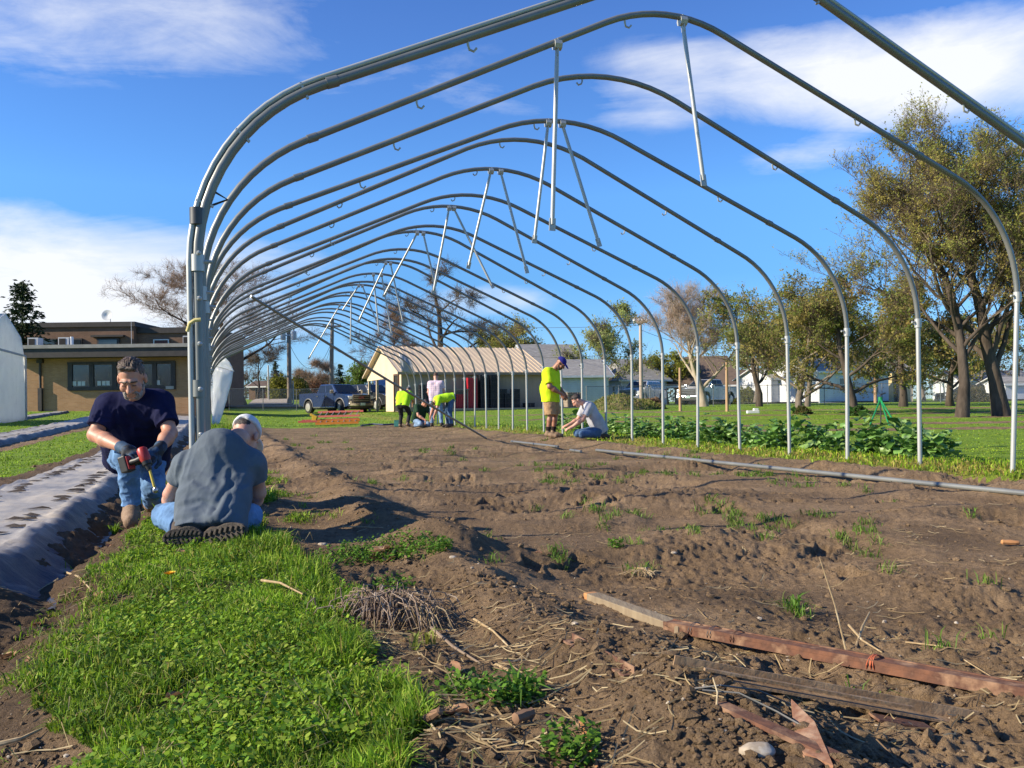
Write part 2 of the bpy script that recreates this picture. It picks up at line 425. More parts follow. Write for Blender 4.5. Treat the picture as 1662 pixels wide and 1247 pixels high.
def build_terrain():
    oy = -1.5
    Yr = [1.1]
    while Yr[-1] < 900:
        Y = Yr[-1]; Yr.append(Y+min(max(Y*Y/930, .006), .014*Y if Y < 60 else (.02*Y if Y < 125 else .05*Y)))
    Y = np.array(Yr)
    az = np.radians(np.linspace(-41, 41, 1000))
    T = np.tan(az)
    YY, TT = np.meshgrid(Y, T, indexing='ij'); XX = (YY-oy)*TT
    x, y = XX.ravel(), YY.ravel()
    z, soil, dry, a, b = ground_parts(x, y)
    nearf = sstep(70, 20, y)
    z = z+micro(x, y, soil)*nearf
    nr, nc = len(Y), len(T)
    i = np.arange((nr-1)*(nc-1)); r, c = i//(nc-1), i % (nc-1)
    v0 = r*nc+c
    Q = np.stack([v0, v0+1, v0+nc+1, v0+nc], 1)
    ms = soil[Q].mean(1) > .5
    wet = sstep(-.2, -.55, b)*sstep(-3, -2, b)
    wet = np.maximum(wet*.85,   .45*sstep(.05, .45, fbm(x*.8, y*.8, oct=4, seed=91)))
    green = sstep(6, 14, a)*sstep(.9, 1.6, b)*(.35+.5*sstep(16, 30, a))
    thatch = sstep(16, 8, a)*sstep(-.9, -.5, b)*sstep(.8, .5, b)  # mask of the darkened base under the near strip, not dead grass
    V = np.stack([x, y, z], 1)
    for name, mk, mat in (('soil', ms, SOIL), ('lawn', ~ms, LAWN)):
        q = Q[mk]; used = np.unique(q); mp = np.full(len(V), -1, np.int32); mp[used] = np.arange(len(used))
        o = mesh_np(name, V[used], [mp[q]], mat, attrs={'dry': dry[used], 'wet': wet[used], 'green': green[used], 'thatch': thatch[used]})
        o['kind'] = 'structure'
    # the low sheet below it, out to the horizon
    R = np.array([0.01, 60, 300, 1000, 3000.]); an = np.radians(np.arange(0, 360, 10))
    V = [(r*math.cos(t), r*math.sin(t), -0.35-0.0*r) for r in R for t in an]
    m = len(an); Fq = [[i*m+k, i*m+(k+1) % m, (i+1)*m+(k+1) % m, (i+1)*m+k] for i in range(len(R)-1) for k in range(m)]
    o = mesh_np('ground', np.array(V), [np.array(Fq)], LAWN, smooth=False); o['kind'] = 'structure'
build_terrain()

# ------------------------------------------------------------------ hoops of the bare greenhouse
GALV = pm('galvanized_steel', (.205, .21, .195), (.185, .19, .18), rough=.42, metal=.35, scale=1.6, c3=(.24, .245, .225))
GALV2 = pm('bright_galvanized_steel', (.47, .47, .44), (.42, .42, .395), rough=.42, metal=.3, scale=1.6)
DARKCLAMP = pm('dark_clamp_steel', (.05, .05, .055), (.09, .09, .09), rough=.5, metal=.6)
BL, BR = -0.098, 7.53
A0, SP = 6.84, 1.22
def hoop_profile(zp=4.05, t=.82, lean_r=0.0, lean_l=0.0, zs=2.465, sl=.452, dz=0.0, tilt=0.0, tp=.85):
    """(b,z) points of the bow from the left post top to the right one"""
    pts = []
    c = (BL+BR)/2
    def half(side, lean):
        e = BL-lean if side < 0 else BR+lean
        s = 1 if side < 0 else -1
        th = math.atan(sl); vs = math.tan((math.pi/2-th)/2)
        R = t/vs
        cxp, czp = e+s*R, zs-t
        arc = []
        for k in range(13):
            an = (math.pi/2-th)*k/12
            arc.append((cxp-s*R*math.cos(an), czp+R*math.sin(an)))
        return arc
    L, Rr = half(-1, lean_l), half(1, lean_r)
    top = zs+sl*(c-BL)+(zp-4.05)+.02
    th = math.atan(sl); Rp = tp/math.tan((math.pi-2*th)/2)
    arc = []
    xs = tp*math.cos(th)
    for k in range(11):
        an = -th+2*th*k/10
        Rr2 = xs/math.sin(th)
        arc.append((c+Rr2*math.sin(an), top-tp*math.sin(th)-Rr2*math.cos(th)+Rr2*math.cos(an)))
    return [(b, z+dz+tilt*(b-c)/((BR-BL)/2)) for b, z in L+arc+Rr[::-1]]
ORD = ['first', 'second', 'third', 'fourth', 'fifth', 'sixth', 'seventh', 'eighth', 'ninth', 'tenth', 'eleventh', 'twelfth', 'thirteenth', 'fourteenth',
       'fifteenth', 'sixteenth', 'seventeenth', 'eighteenth', 'nineteenth', 'twentieth', 'twenty-first', 'twenty-second', 'twenty-third', 'twenty-fourth', 'twenty-fifth', 'twenty-sixth']
hr = random.Random(5)
HOOPS = {}
HOOK = None
def interp_prof(prof, b):
    for (b0, z0), (b1, z1) in zip(prof, prof[1:]):
        if min(b0, b1) <= b <= max(b0, b1) and abs(b1-b0) > 1e-6: return z0+(z1-z0)*(b-b0)/(b1-b0)
    return prof[len(prof)//2][1]
def hook_shape(mb, p, d, s=1.0):
    # a small strap with a curled end hanging below the tube
    side = Vector((-us, uc, 0))
    p = Vector(p)
    mb.tube([p+Vector((0, 0, .035*s)), p+Vector((0, 0, -.05*s)), p+Vector((0, 0, -.085*s))+side*.01+d*.02*s, p+Vector((0, 0, -.1*s))+d*.05*s, p+Vector((0, 0, -.07*s))+d*.075*s], .011*s, 6)
for i in range(-1, 25):
    a = A0+SP*i+hr.uniform(-.05, .05)*(i > 2)
    jz = hr.uniform(-.05, .05) if i > 1 else 0
    if i in (8, 11): jz = .05
    if i in (10, 13): jz = -.05
    lr = {0: .10, -1: .09, 1: -.005}.get(i, hr.uniform(-.03, .03)); ll = {-1: .010, 0: .006}.get(i, hr.uniform(-.02, .02)); BL = -0.098-.0085*max(i, 0)
    prof = hoop_profile(4.05+jz, lean_r=lr, lean_l=ll, sl=.452+jz*.1, **{-1: dict(dz=-.085, tilt=-.085, tp=.7), 0: dict(dz=.06, tilt=.09, tp=.62)}.get(i, dict(tilt=hr.uniform(-.03, .03) if i > 2 else 0)))
    ox, oy = AB(a, 0)
    def P(b, z): x, y = AB(a, b); return Vector((x-ox, y-oy, z))
    e = empty('hoop', (ox, oy, 0))
    HOOPS[i] = (a, prof)
    r = .0275 if i >= 0 else .031
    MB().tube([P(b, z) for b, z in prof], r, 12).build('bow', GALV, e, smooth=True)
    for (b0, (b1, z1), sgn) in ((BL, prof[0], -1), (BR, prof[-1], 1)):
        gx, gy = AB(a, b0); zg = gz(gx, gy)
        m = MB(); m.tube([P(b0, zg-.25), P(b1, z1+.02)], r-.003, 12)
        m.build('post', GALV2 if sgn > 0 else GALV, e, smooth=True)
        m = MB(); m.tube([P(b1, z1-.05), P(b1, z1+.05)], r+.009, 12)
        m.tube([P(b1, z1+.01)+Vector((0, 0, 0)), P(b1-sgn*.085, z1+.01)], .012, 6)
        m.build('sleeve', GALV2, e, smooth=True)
    # hanging hooks along the bow
    if i < 16:
        for bb in (1.5, 3.42, 5.7):
            bb += hr.uniform(-.1, .1)
            z = interp_prof(prof, bb)
            if HOOK is None:
                m = MB(); hook_shape(m, (0, 0, 0), Vector((1, 0, 0)), .8); HOOK = m.build('hook', GALV2, e, smooth=True); k = HOOK
            else: k = HOOK.copy(); COL.objects.link(k); k.parent = e
            k.location = P(bb, z-r*.3); k.rotation_euler = (0, 0, UA+hr.choice((0, math.pi)))
        for bb in (.70, 6.42):
            z0 = interp_prof(prof, bb-.03); z1 = interp_prof(prof, bb+.03)
            m = MB(); m.tube([P(bb-.035, z0), P(bb+.035, z1)], r+.006, 12)
            m.build('coupling', GALV, e, smooth=True)
    if i == -1:      # the end bow carries a second tube clamped along its outside
        out = []
        c = (BL+BR)/2
        for k, (b, z) in enumerate(prof):
            b0, z0 = prof[max(k-1, 0)]; b1, z1 = prof[min(k+1, len(prof)-1)]
            t = Vector((b1-b0, z1-z0)).normalized(); n = Vector((-t.y, t.x))
            out.append((b+n.x*.047, z+n.y*.047))
        out = [(out[0][0]+.006, .1)] + [(out[0][0]+.003, 1.2)] + out + [(out[-1][0], 1.2), (out[-1][0], .1)]
        MB().tube([P(b, z) for b, z in out], .018, 10).build('outer_tube', GALV2, e, smooth=True)
        for k in range(3, len(prof)-3, 4):
            m = MB()
            b, z = prof[k]; b2, z2 = prof[k+1]
            t = Vector((b2-b, z2-z)).normalized(); n = Vector((-t.y, t.x))
            m.bar(P(b-n.x*.045, z-n.y*.045), P(b+n.x*.06, z+n.y*.06), .03, .014, up=(0, 0, 1))
            m.build('tube_clip', GALV2, e)
        bb, zz = prof[0]
        m = MB(); m.tube([P(bb, zz-.8), P(bb, zz-.7)], r+.009, 14); m.build('band_clamp', GALV, e, smooth=True)
        m = MB(); m.tube([P(bb, zz+.23), P(bb, zz+.33)], r+.012, 14)
        b0, z0 = prof[1]
        p = P(b0, z0+.28)
        m.tube([p, p+Vector((uc, us, 0))*.1+Vector((0, 0, .03)), p+Vector((uc, us, 0))*.17+Vector((0, 0, -.01)), p+Vector((uc, us, 0))*.08+Vector((0, 0, -.05)), p+Vector((0, 0, -.04))], .008, 6)
        m.build('band_clamp', DARKCLAMP, e, smooth=True)
        for zc in np.arange(.35, 1.9, .27):
            m = MB(); m.lathe([(0, 0), (.014, 0), (.014, .012), (.007, .018), (.007, .03), (0, .03)], 8, P(BL+.012, zc)+Vector((0, -.037, 0)), R=((1, 0, 0), (0, 0, -1), (0, 1, 0)))
            m.build('bolt', GALV2, e, smooth=True)
    lab = ORD[i+1]+' bare galvanized greenhouse hoop from the camera'
    if i == -1: lab = 'nearest galvanized greenhouse hoop, doubled by a second tube clamped along it'
    if i == 24: lab = 'farthest galvanized greenhouse hoop, plastic scraps hanging from its two sides'
    tag(e, lab, 'greenhouse hoop', 'bare greenhouse hoops')

# loose braces hanging from the ridge: (hoop, top px, bottom px)
BR_ = [(0, (1108, 32), (1142, 290), 'white steel brace hanging just right of the ridge of the second hoop'),
       (0, (905, 70), (897, 361), 'steel brace hanging straight down from the left slope of the second hoop'),
       (2, (890, 196), (868, 384), 'left brace of the pair under the ridge of the fourth hoop'),
       (2, (912, 196), (971, 388), 'right brace of the pair under the ridge of the fourth hoop'),
       (4, (797, 285), (761, 438), 'left brace of the pair under the ridge of the sixth hoop'),
       (4, (813, 287), (855, 446), 'right brace of the pair under the ridge of the sixth hoop'),
       (6, (729, 342), (704, 476), 'left brace of the pair under the ridge of the eighth hoop'),
       (6, (737, 343), (799, 468), 'right brace of the pair under the ridge of the eighth hoop'),
       (8, (677, 388), (624, 488), 'steeply swung left brace under the ridge of the tenth hoop'),
       (8, (687, 388), (706, 470), 'right brace of the pair under the ridge of the tenth hoop'),
       (11, (626, 430), (583, 522), 'left brace of the pair under the ridge of the thirteenth hoop'),
       (11, (634, 431), (654, 525), 'right brace of the pair under the ridge of the thirteenth hoop'),
       (12, (606, 441), (615, 534), 'left brace of the pair under the ridge of the fourteenth hoop'),
       (12, (619, 441), (635, 535), 'right brace of the pair under the ridge of the fourteenth hoop'),
       (14, (582, 461), (556, 500), 'left brace of the pair under the ridge of the sixteenth hoop'),
       (14, (588, 462), (613, 524), 'right brace of the pair under the ridge of the sixteenth hoop'),
       (15, (570, 471), (569, 551), 'single brace hanging plumb under the ridge of the seventeenth hoop'),
       (18, (551, 489), (502, 573), 'long swung brace under the ridge of the twentieth hoop')]
for (i, t, bpx, lab) in BR_:
    a, prof = HOOPS[i]
    k = (t[0]-372.)/(F*(1+us*us/uc/uc)**.5*1.0/uc*uc)      # first guess only
    best = min((abs((CX+F*AB(a, bb)[0]/AB(a, bb)[1])-t[0]+0.0122*(t[1]-CY)), bb) for bb in np.linspace(1.5, 5.5, 400))[1]
    x, y = AB(a, best); z = interp_prof(prof, best)
    top = Vector((x, y, z-.03))
    p2 = Wp(bpx[0], bpx[1], y); p1 = Wp(t[0], t[1], y)
    dlt = p2-p1
    e = empty('brace', top)
    r = .019
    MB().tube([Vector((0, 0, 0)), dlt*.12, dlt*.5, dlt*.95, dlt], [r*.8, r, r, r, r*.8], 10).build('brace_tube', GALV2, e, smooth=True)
    m = MB(); dn = dlt.normalized()
    m.bar(dn*(-.05), dn*.09, .055, .012, up=(uc, us, 0.01)); m.tube([Vector((-.03, -.01, .0)), Vector((.03, .01, .0))], .045, 8)
    m.build('top_bracket', GALV2, e)
    m = MB(); m.bar(dlt*.965, dlt*1.035, .055, .01, up=(us, -uc, .01)); m.build('flattened_end', GALV2, e)
    tag(e, lab, 'brace', 'braces hanging from the ridge')
# long diagonal tube from the left slope to the ground
a, prof = HOOPS[6]
p0 = Wp(407, 481, AB(a, .33)[1]); p1 = G(789, 714)+Vector((0, 0, .03))
o = MB().tube([p0, p0.lerp(p1, .5)-Vector((0, 0, .02)), p1], .023, 12).build('steel_tube', GALV, None, smooth=True)
tag(o, 'long steel tube slanting from the left hoops down to the soil', 'tube')
for (q, q2, r, lab) in [((830, 720), (906, 731), .022, 'short pale tube lying on the soil near the right hoop legs, farthest of its line'),
                       ((926, 734), (943, 736.5), .022, 'stub of pale tube showing between two longer ones on the soil'),
                       ((968, 734.5), (1690, 813), .024, 'long galvanized tube lying across the soil before the right hoop legs')]:
    g0, g1 = G(*q), G(*q2)
    pts = []
    for k in range(9):
        p = g0.lerp(g1, k/8); p.z = max(gzm(p.x, p.y), p.z)+.022; pts.append(p)
    zs = [p.z for p in pts]; zl = np.polyfit(range(9), zs, 1)
    for k, p in enumerate(pts): p.z = zl[0]*k+zl[1]+.008
    o = MB().tube(pts, r, 12).build('steel_tube', GALV, None, smooth=True); tag(o, lab, 'tube')
# ------------------------------------------------------------------ grass, weeds, straw, clods
def leaf_mat(name, transl=.35, rough=.6, spec=.3):
    m = bpy.data.materials.new(name); m.use_nodes = True; w = NT(m.node_tree); w.n.clear()
    out = w.node('ShaderNodeOutputMaterial'); b = w.node('ShaderNodeBsdfPrincipled')
    at = w.node('ShaderNodeAttribute', attribute_name='Col')
    P = w.node('ShaderNodeNewGeometry').outputs['Position']
    c = w.mix(w.math('MULTIPLY', w.noise(P, 40, 3), .5), at.outputs['Color'], (.5, .55, .3), 'MULTIPLY')
    w.link(c, b.inputs['Base Color']); b.inputs['Roughness'].default_value = rough; b.inputs['Specular IOR Level'].default_value = spec
    t = w.node('ShaderNodeBsdfTranslucent'); w.link(c, t.inputs[0])
    mx = w.node('ShaderNodeMixShader', i_0=transl); w.link(b.outputs[0], mx.inputs[1]); w.link(t.outputs[0], mx.inputs[2])
    w.link(mx.outputs[0], out.inputs[0]); return m
BLADE = leaf_mat('grass_blade'); LEAF = leaf_mat('leaf', .4)
STRAWM = leaf_mat('dry_straw', .15, .7, .2)
def pick_cols(n, pal, jit=.15):
    pal = np.array(pal); k = NP.integers(0, len(pal), n)
    return np.clip(pal[k]*(1+NP.normal(0, jit, (n, 1))), 0.004, 1)
def blades(x, y, z, h, w, lean, az, cols):
    """ribbons with one bend: 5 verts each"""
    n = len(x); d = np.stack([np.cos(az), np.sin(az)], 1); s = np.stack([-d[:, 1], d[:, 0]], 1)
    fa = NP.uniform(0, 2*np.pi, n); s = np.stack([np.cos(fa), np.sin(fa)], 1)
    B = np.stack([x, y, z], 1); V = np.zeros((n, 5, 3))
    sw = np.zeros((n, 3)); sw[:, :2] = s*w[:, None]*.5
    mid = B.copy(); mid[:, :2] += d*(lean*h*.30)[:, None]; mid[:, 2] += h*.62*np.sqrt(np.maximum(.1, 1-(lean*.4)**2))
    tip = B.copy(); tip[:, :2] += d*(lean*h*.95)[:, None]; tip[:, 2] += h*np.maximum(.15, 1-.55*lean**2)
    V[:, 0] = B-sw*.7; V[:, 1] = B+sw*.7; V[:, 2] = mid+sw; V[:, 3] = mid-sw; V[:, 4] = tip
    i = np.arange(n)[:, None]*5
    return V.reshape(-1, 3), (i+[0, 1, 2, 3]), (i+[3, 2, 4]), np.repeat(cols, 5, 0)
def leaflets(x, y, z, size, cols, tilt=.6):
    n = len(x); an = NP.uniform(0, 2*np.pi, n); t = NP.uniform(-tilt, tilt, n); t2 = NP.uniform(-tilt, tilt, n)
    u = np.stack([np.cos(an)*np.cos(t), np.sin(an)*np.cos(t), np.sin(t)], 1)
    v = np.stack([-np.sin(an)*np.cos(t2), np.cos(an)*np.cos(t2), np.sin(t2)], 1)
    C = np.stack([x, y, z], 1); V = np.zeros((n, 6, 3))
    for k, (p, q) in enumerate([(-.5, 0), (-.2, -.36), (.25, -.32), (.55, 0), (.25, .32), (-.2, .36)]):
        V[:, k] = C+(u*p+v*q)*size[:, None]
    i = np.arange(n)[:, None]*6
    return V.reshape(-1, 3), (i+np.arange(6)), np.repeat(cols, 6, 0)
def ground_at(x, y, fine=True):
    z, s, dry, a, b = ground_parts(x, y)
    return (z+(micro(x, y, s) if fine else 0)), s, dry, a, b
def mk_grass(name, x, y, hscale, wscale, pal, label, dens_noise=None, leafn=0, hmin=.5, soil_ok=.45, lean=.6, fine=True):
    z, s, dry, a, b = ground_at(x, y, fine)
    ok = s < soil_ok
    x, y, z, a, b, dry = x[ok], y[ok], z[ok], a[ok], b[ok], dry[ok]
    hs = hscale(x, y) if callable(hscale) else hscale
    hs = np.broadcast_to(hs, x.shape)
    cl = .45+.9*vnoise(x*6, y*6, seed=5)
    n = len(x); h = hs*cl*NP.uniform(hmin, 1.25, n); w = np.broadcast_to(wscale(x, y) if callable(wscale) else wscale, x.shape)*NP.uniform(.6, 1.3, n)
    cols = pick_cols(n, pal, .2)
    tone = (.55+.5*vnoise(x*2.3, y*2.3, seed=8)+.45*vnoise(x*7, y*7, seed=19))[:, None]
    cols = cols*tone
    dk = NP.random(n) < np.clip(.035+dry*.9, 0, .8)
    cols[dk] = np.array((.42, .34, .085))*NP.uniform(.7, 1.2, (dk.sum(), 1))
    V, q, t, c = blades(x, y, z-.004, h, w, NP.beta(1.5, 1.6, n)*lean*2.3, NP.uniform(0, 2*np.pi, n), cols)
    o = mesh_np(name, V, [q, t], BLADE, attrs={'Col': c}); tag(o, label, 'grass', kind='stuff'); return o
GP = [(.15, .28, .012), (.21, .37, .017), (.28, .42, .03), (.08, .17, .012), (.36, .46, .06)]
def strip_pts(n, a0, a1, b0, b1):
    # more blades near the camera: uniform in 1/(a+k)
    k = .6; u = NP.random(n); a = 1/(1/(a1+k)+u*(1/(a0+k)-1/(a1+k)))-k
    b = NP.uniform(b0, b1, n); return AB(a, b)
def inview(x, y, m=.05):
    return (y > 1.0) & (np.abs(x) < (y+.6)*(.60+m))
x, y = strip_pts(260000, .9, 34, -.62, .62); k = inview(x, y) & (NP.random(len(x)) < .25+.75*sstep(.30, .48, vnoise(x*2.7+3, y*2.7, seed=17)*.6+vnoise(x*8, y*8, seed=18)*.4))
x, y = x[k], y[k]
mk_grass('grass', x, y, lambda x, y: (.040+.038*sstep(.45, .75, vnoise(x*1.6, y*1.6, seed=12))+.015*sstep(.05, .35, toAB2(x, y)[1]))*(1+.05*np.maximum(0, y-4)), lambda x, y: .0042*(1+.16*np.maximum(0, y-2.5)), GP, 'green grass strip running under the left legs of the hoops', soil_ok=.5)
# broad leaved ground cover in the strip
x, y = strip_pts(90000, .9, 12, -.75, .72); k = inview(x, y); x, y = x[k], y[k]
cl = vnoise(x*3.1, y*3.1, seed=14)*.7+vnoise(x*11, y*11, seed=15)*.3
z, s, dry, a, b = ground_at(x, y)
k = (NP.random(len(x)) < .72*sstep(.46, .66, cl)) & (s < .8)
x, y, z = x[k], y[k], z[k]
V, f, c = leaflets(x, y, z+NP.uniform(.008, .055, len(x)), NP.uniform(.006, .0155, len(x))*(1+.08*y), pick_cols(len(x), [(.20, .36, .022), (.28, .43, .03), (.12, .25, .018), (.36, .46, .055)], .2), .7)
tag(mesh_np('clover', V, [f], LEAF, attrs={'Col': c}), 'small leaved clover and chickweed growing through the grass strip', 'ground cover', kind='stuff')
# lawns further off
def far_pts(n, y0, y1, x0=-.62, x1=.62):
    u = NP.random(n); Y = 1/(1/y1+u*(1/y0-1/y1)); return NP.uniform(x0, x1, n)*Y, Y
x, y = far_pts(150000, 5.5, 55); a, b = toAB2(x, y); k = (b < -2.2) | (b > 6.8) | (a > 34); x, y = x[k], y[k]
mk_grass('grass', x, y, lambda x, y: (.022+.0007*y)*np.where(toAB2(x, y)[1] > 9.6, .5, 1)+.045*sstep(6.9, 7.2, toAB2(x, y)[1])*sstep(8.8, 8.0, toAB2(x, y)[1])*sstep(40, 30, y), lambda x, y: .004+.0010*y, [(.22, .36, .017), (.29, .43, .024), (.36, .47, .04), (.17, .29, .017)], 'mown lawn grass spreading beyond the hoops to the fences', fine=False)
# weeds scattered over the tilled bed
pts = []
u = NP.random(9000); Y = 1/(1/34+u*(1/2.2-1/34)); X = NP.uniform(-.45, .62, 9000)*Y
a, b = toAB2(X, Y); d = vnoise(a*.55, b*1.1, seed=33)*.65+vnoise(a*2.5, b*2.5, seed=34)*.35
k = (b > 1.2) & (b < 6.9) & (a < 33) & (NP.random(9000) < .5*sstep(.50, .66, d)*np.clip(.02+sstep(3.4, 7, Y), 0, 1))
X, Y = X[k], Y[k]
for (px, py) in [(1290, 1000), (1280, 985), (1300, 1005), (1030, 885), (1410, 905), (1440, 930), (1575, 840), (950, 815), (870, 830), (985, 845), (1125, 870), (716, 895), (1200, 840), (1370, 880), (630, 655), (1600, 955), (1240, 880)]:
    g = G(px, py); X = np.append(X, g.x); Y = np.append(Y, g.y)
k = NP.random(len(X)) < .5; k[-17:] = True; X, Y = X[k], Y[k]; m = 26; n = len(X)
x = np.repeat(X, m)+NP.normal(0, .020, n*m)*(1+.06*np.repeat(Y, m)); y = np.repeat(Y, m)+NP.normal(0, .035, n*m)*(1+.06*np.repeat(Y, m))
z = ground_at(x, y)[0]
V, q, t, c = blades(x, y, z-.003, NP.uniform(.02, .085, n*m)*(1+.012*y), .0042*(1+.13*np.maximum(0, y-2.5)), NP.uniform(.3, 1.5, n*m), NP.uniform(0, 6.28, n*m), pick_cols(n*m, [(.12, .23, .02), (.17, .28, .04), (.23, .29, .06), (.09, .18, .02)], .2))
tag(mesh_np('weeds', V, [q, t], BLADE, attrs={'Col': c}), 'sparse green weeds sprouting over the tilled soil', 'weeds', kind='stuff')
# chickweed mats at the foot of the bed (bottom centre)
xs, ys = [], []
for (px, py, r, n) in [(805, 1150, .07, 260), (848, 1140, .07, 300), (928, 1230, .07, 360), (660, 905, .16, 800), (610, 900, .2, 700), (560, 915, .16, 600), (715, 900, .07, 300), (640, 955, .1, 300), (760, 1130, .08, 300), (1000, 890, .05, 200)]:
    g = G(px, py); rr = r*np.sqrt(NP.random(n)); t = NP.uniform(0, 6.28, n); xs.append(g.x+rr*np.cos(t)*(.7+.5*vnoise(t*3, t*0, seed=3))); ys.append(g.y+rr*np.sin(t))
x, y = np.concatenate(xs), np.concatenate(ys); z = ground_at(x, y)[0]
V, f, c = leaflets(x, y, z+NP.uniform(.004, .05, len(x)), NP.uniform(.008, .018, len(x)), pick_cols(len(x), [(.12, .25, .025), (.17, .31, .03), (.08, .18, .02)], .2), .8)
tag(mesh_np('chickweed', V, [f], LEAF, attrs={'Col': c}), 'low chickweed mats at the edge of the tilled soil', 'ground cover', kind='stuff')
# straw and dead stalks lying on the soil
def strips(P, D, L, w, cols, curl=.15):
    n = len(P); ks = 4; V = np.zeros((n, ks, 2, 3)); s = np.stack([-D[:, 1], D[:, 0], np.zeros(n)], 1)
    cv = NP.normal(0, curl, n)
    for k in range(ks):
        t = k/(ks-1)-.5
        c = P+D*(L*t)[:, None]+s*(cv*L*(t*t*2))[:, None]
        zz = ground_at(c[:, 0], c[:, 1])[0]
        c[:, 2] = np.maximum(zz, c[:, 2])+.006+NP.uniform(0, .012, n)*(k in (0, ks-1))
        ww = (w*(1-.5*abs(t)))[:, None]
        V[:, k, 0] = c-s*ww+np.array((0, 0, .0)); V[:, k, 1] = c+s*ww+np.array((0, 0, .002))
    i = np.arange(n)[:, None]*ks*2
    F_ = np.concatenate([i+[2*k, 2*k+1, 2*k+3, 2*k+2] for k in range(ks-1)])
    return V.reshape(-1, 3), F_, np.repeat(cols, ks*2, 0)
u = NP.random(2600); Y = 1/(1/16+u*(1/1.7-1/16)); X = NP.uniform(-.62, .62, 2600)*Y
a, b = toAB2(X, Y); cl = vnoise(X*1.3, Y*1.3, seed=44)
k = (soil_w(X, Y) > .5) & (NP.random(2600) < .10+.75*sstep(.55, .7, cl)); X, Y = X[k], Y[k]
ex = []
for (px, py, r, n) in [(800, 1090, .30, 90), (850, 1050, .35, 70), (760, 1040, .25, 50), (860, 1190, .25, 60), (780, 1160, .2, 70), (1430, 1050, .2, 30), (150, 950, .25, 30), (700, 985, .2, 40), (1560, 880, .4, 30), (990, 1230, .15, 20)]:
    g = G(px, py); ex.append(np.stack([NP.normal(g.x, r*.6, n), NP.normal(g.y, r*.6, n)], 1))
ex = np.concatenate(ex); X = np.append(X, ex[:, 0]); Y = np.append(Y, ex[:, 1])
n = len(X); an = NP.normal(.2, .9, n); D = np.stack([np.cos(an), np.sin(an), np.zeros(n)], 1)
V, f, c = strips(np.stack([X, Y, np.full(n, -1.)], 1), D, NP.gamma(2.0, .032, n)+.015, NP.uniform(.0006, .0019, n)*(1+.05*Y), pick_cols(n, [(.38, .28, .155), (.30, .21, .115), (.46, .36, .22), (.22, .145, .085)], .15))
tag(mesh_np('straw', V, [f], STRAWM, attrs={'Col': c}), 'bits of straw and dead stalks strewn over the soil', 'straw', kind='stuff')
# clods and pebbles
def lumps(P, r, cols, sub=1):
    bm = bmesh.new(); bmesh.ops.create_icosphere(bm, subdivisions=sub, radius=1); base = np.array([v.co[:] for v in bm.verts]); fc = np.array([[v.index for v in f.verts] for f in bm.faces]); bm.free()
    n = len(P); m = len(base); V = np.repeat(base[None], n, 0)*(1+NP.normal(0, .16, (n, m, 1)))
    sc_ = np.stack([NP.uniform(.7, 1.3, n), NP.uniform(.7, 1.3, n), NP.uniform(.45, .9, n)], 1)*r[:, None]
    an = NP.uniform(0, 6.28, n); V = V*sc_[:, None]
    x_ = V[:, :, 0]*np.cos(an)[:, None]-V[:, :, 1]*np.sin(an)[:, None]; y_ = V[:, :, 0]*np.sin(an)[:, None]+V[:, :, 1]*np.cos(an)[:, None]
    V = np.stack([x_, y_, V[:, :, 2]], 2)+P[:, None]
    return V.reshape(-1, 3), (np.arange(n)[:, None, None]*m+fc[None]).reshape(-1, 3)
N = 46000; u = NP.random(N); Y = 1/(1/20+u*(1/1.6-1/20)); X = NP.uniform(-.62, .62, N)*Y
a, b = toAB2(X, Y); cl = vnoise(X*2, Y*2, seed=46)*.6+.4*sstep(.5, 0, np.abs(b-1.05))
k = (soil_w(X, Y) > .55) & (NP.random(N) < .15+.8*sstep(.45, .75, cl)); X, Y = X[k], Y[k]
r = (NP.gamma(1.3, .0026, len(X))+.0015)*(1+.05*Y); r = np.minimum(r, .026)
z = ground_at(X, Y)[0]
V, f = lumps(np.stack([X, Y, z+r*.2], 1), r, None)
o = mesh_np('dirt', V, [f], SOIL, smooth=False, attrs={'wet': np.full(len(V), .0), 'green': np.zeros(len(V))}); tag(o, 'loose clods and crumbs of soil on the tilled bed', 'dirt', kind='stuff')
N = 520; u = NP.random(N); Y = 1/(1/9+u*(1/1.6-1/9)); X = NP.uniform(-.62, .62, N)*Y; k = soil_w(X, Y) > .6; X, Y = X[k], Y[k]
z = ground_at(X, Y)[0]; r = NP.gamma(1.6, .0016, len(X))+.0015
V, f = lumps(np.stack([X, Y, z+r*.4], 1), r, None)
PEB = pm('pale_pebble', (.42, .34, .25), (.30, .24, .17), rough=.85, scale=30, c3=(.5, .44, .35))
tag(mesh_np('pebbles', V, [f], PEB, smooth=False), 'pale pebbles and flecks lying in the soil', 'pebbles', kind='stuff')

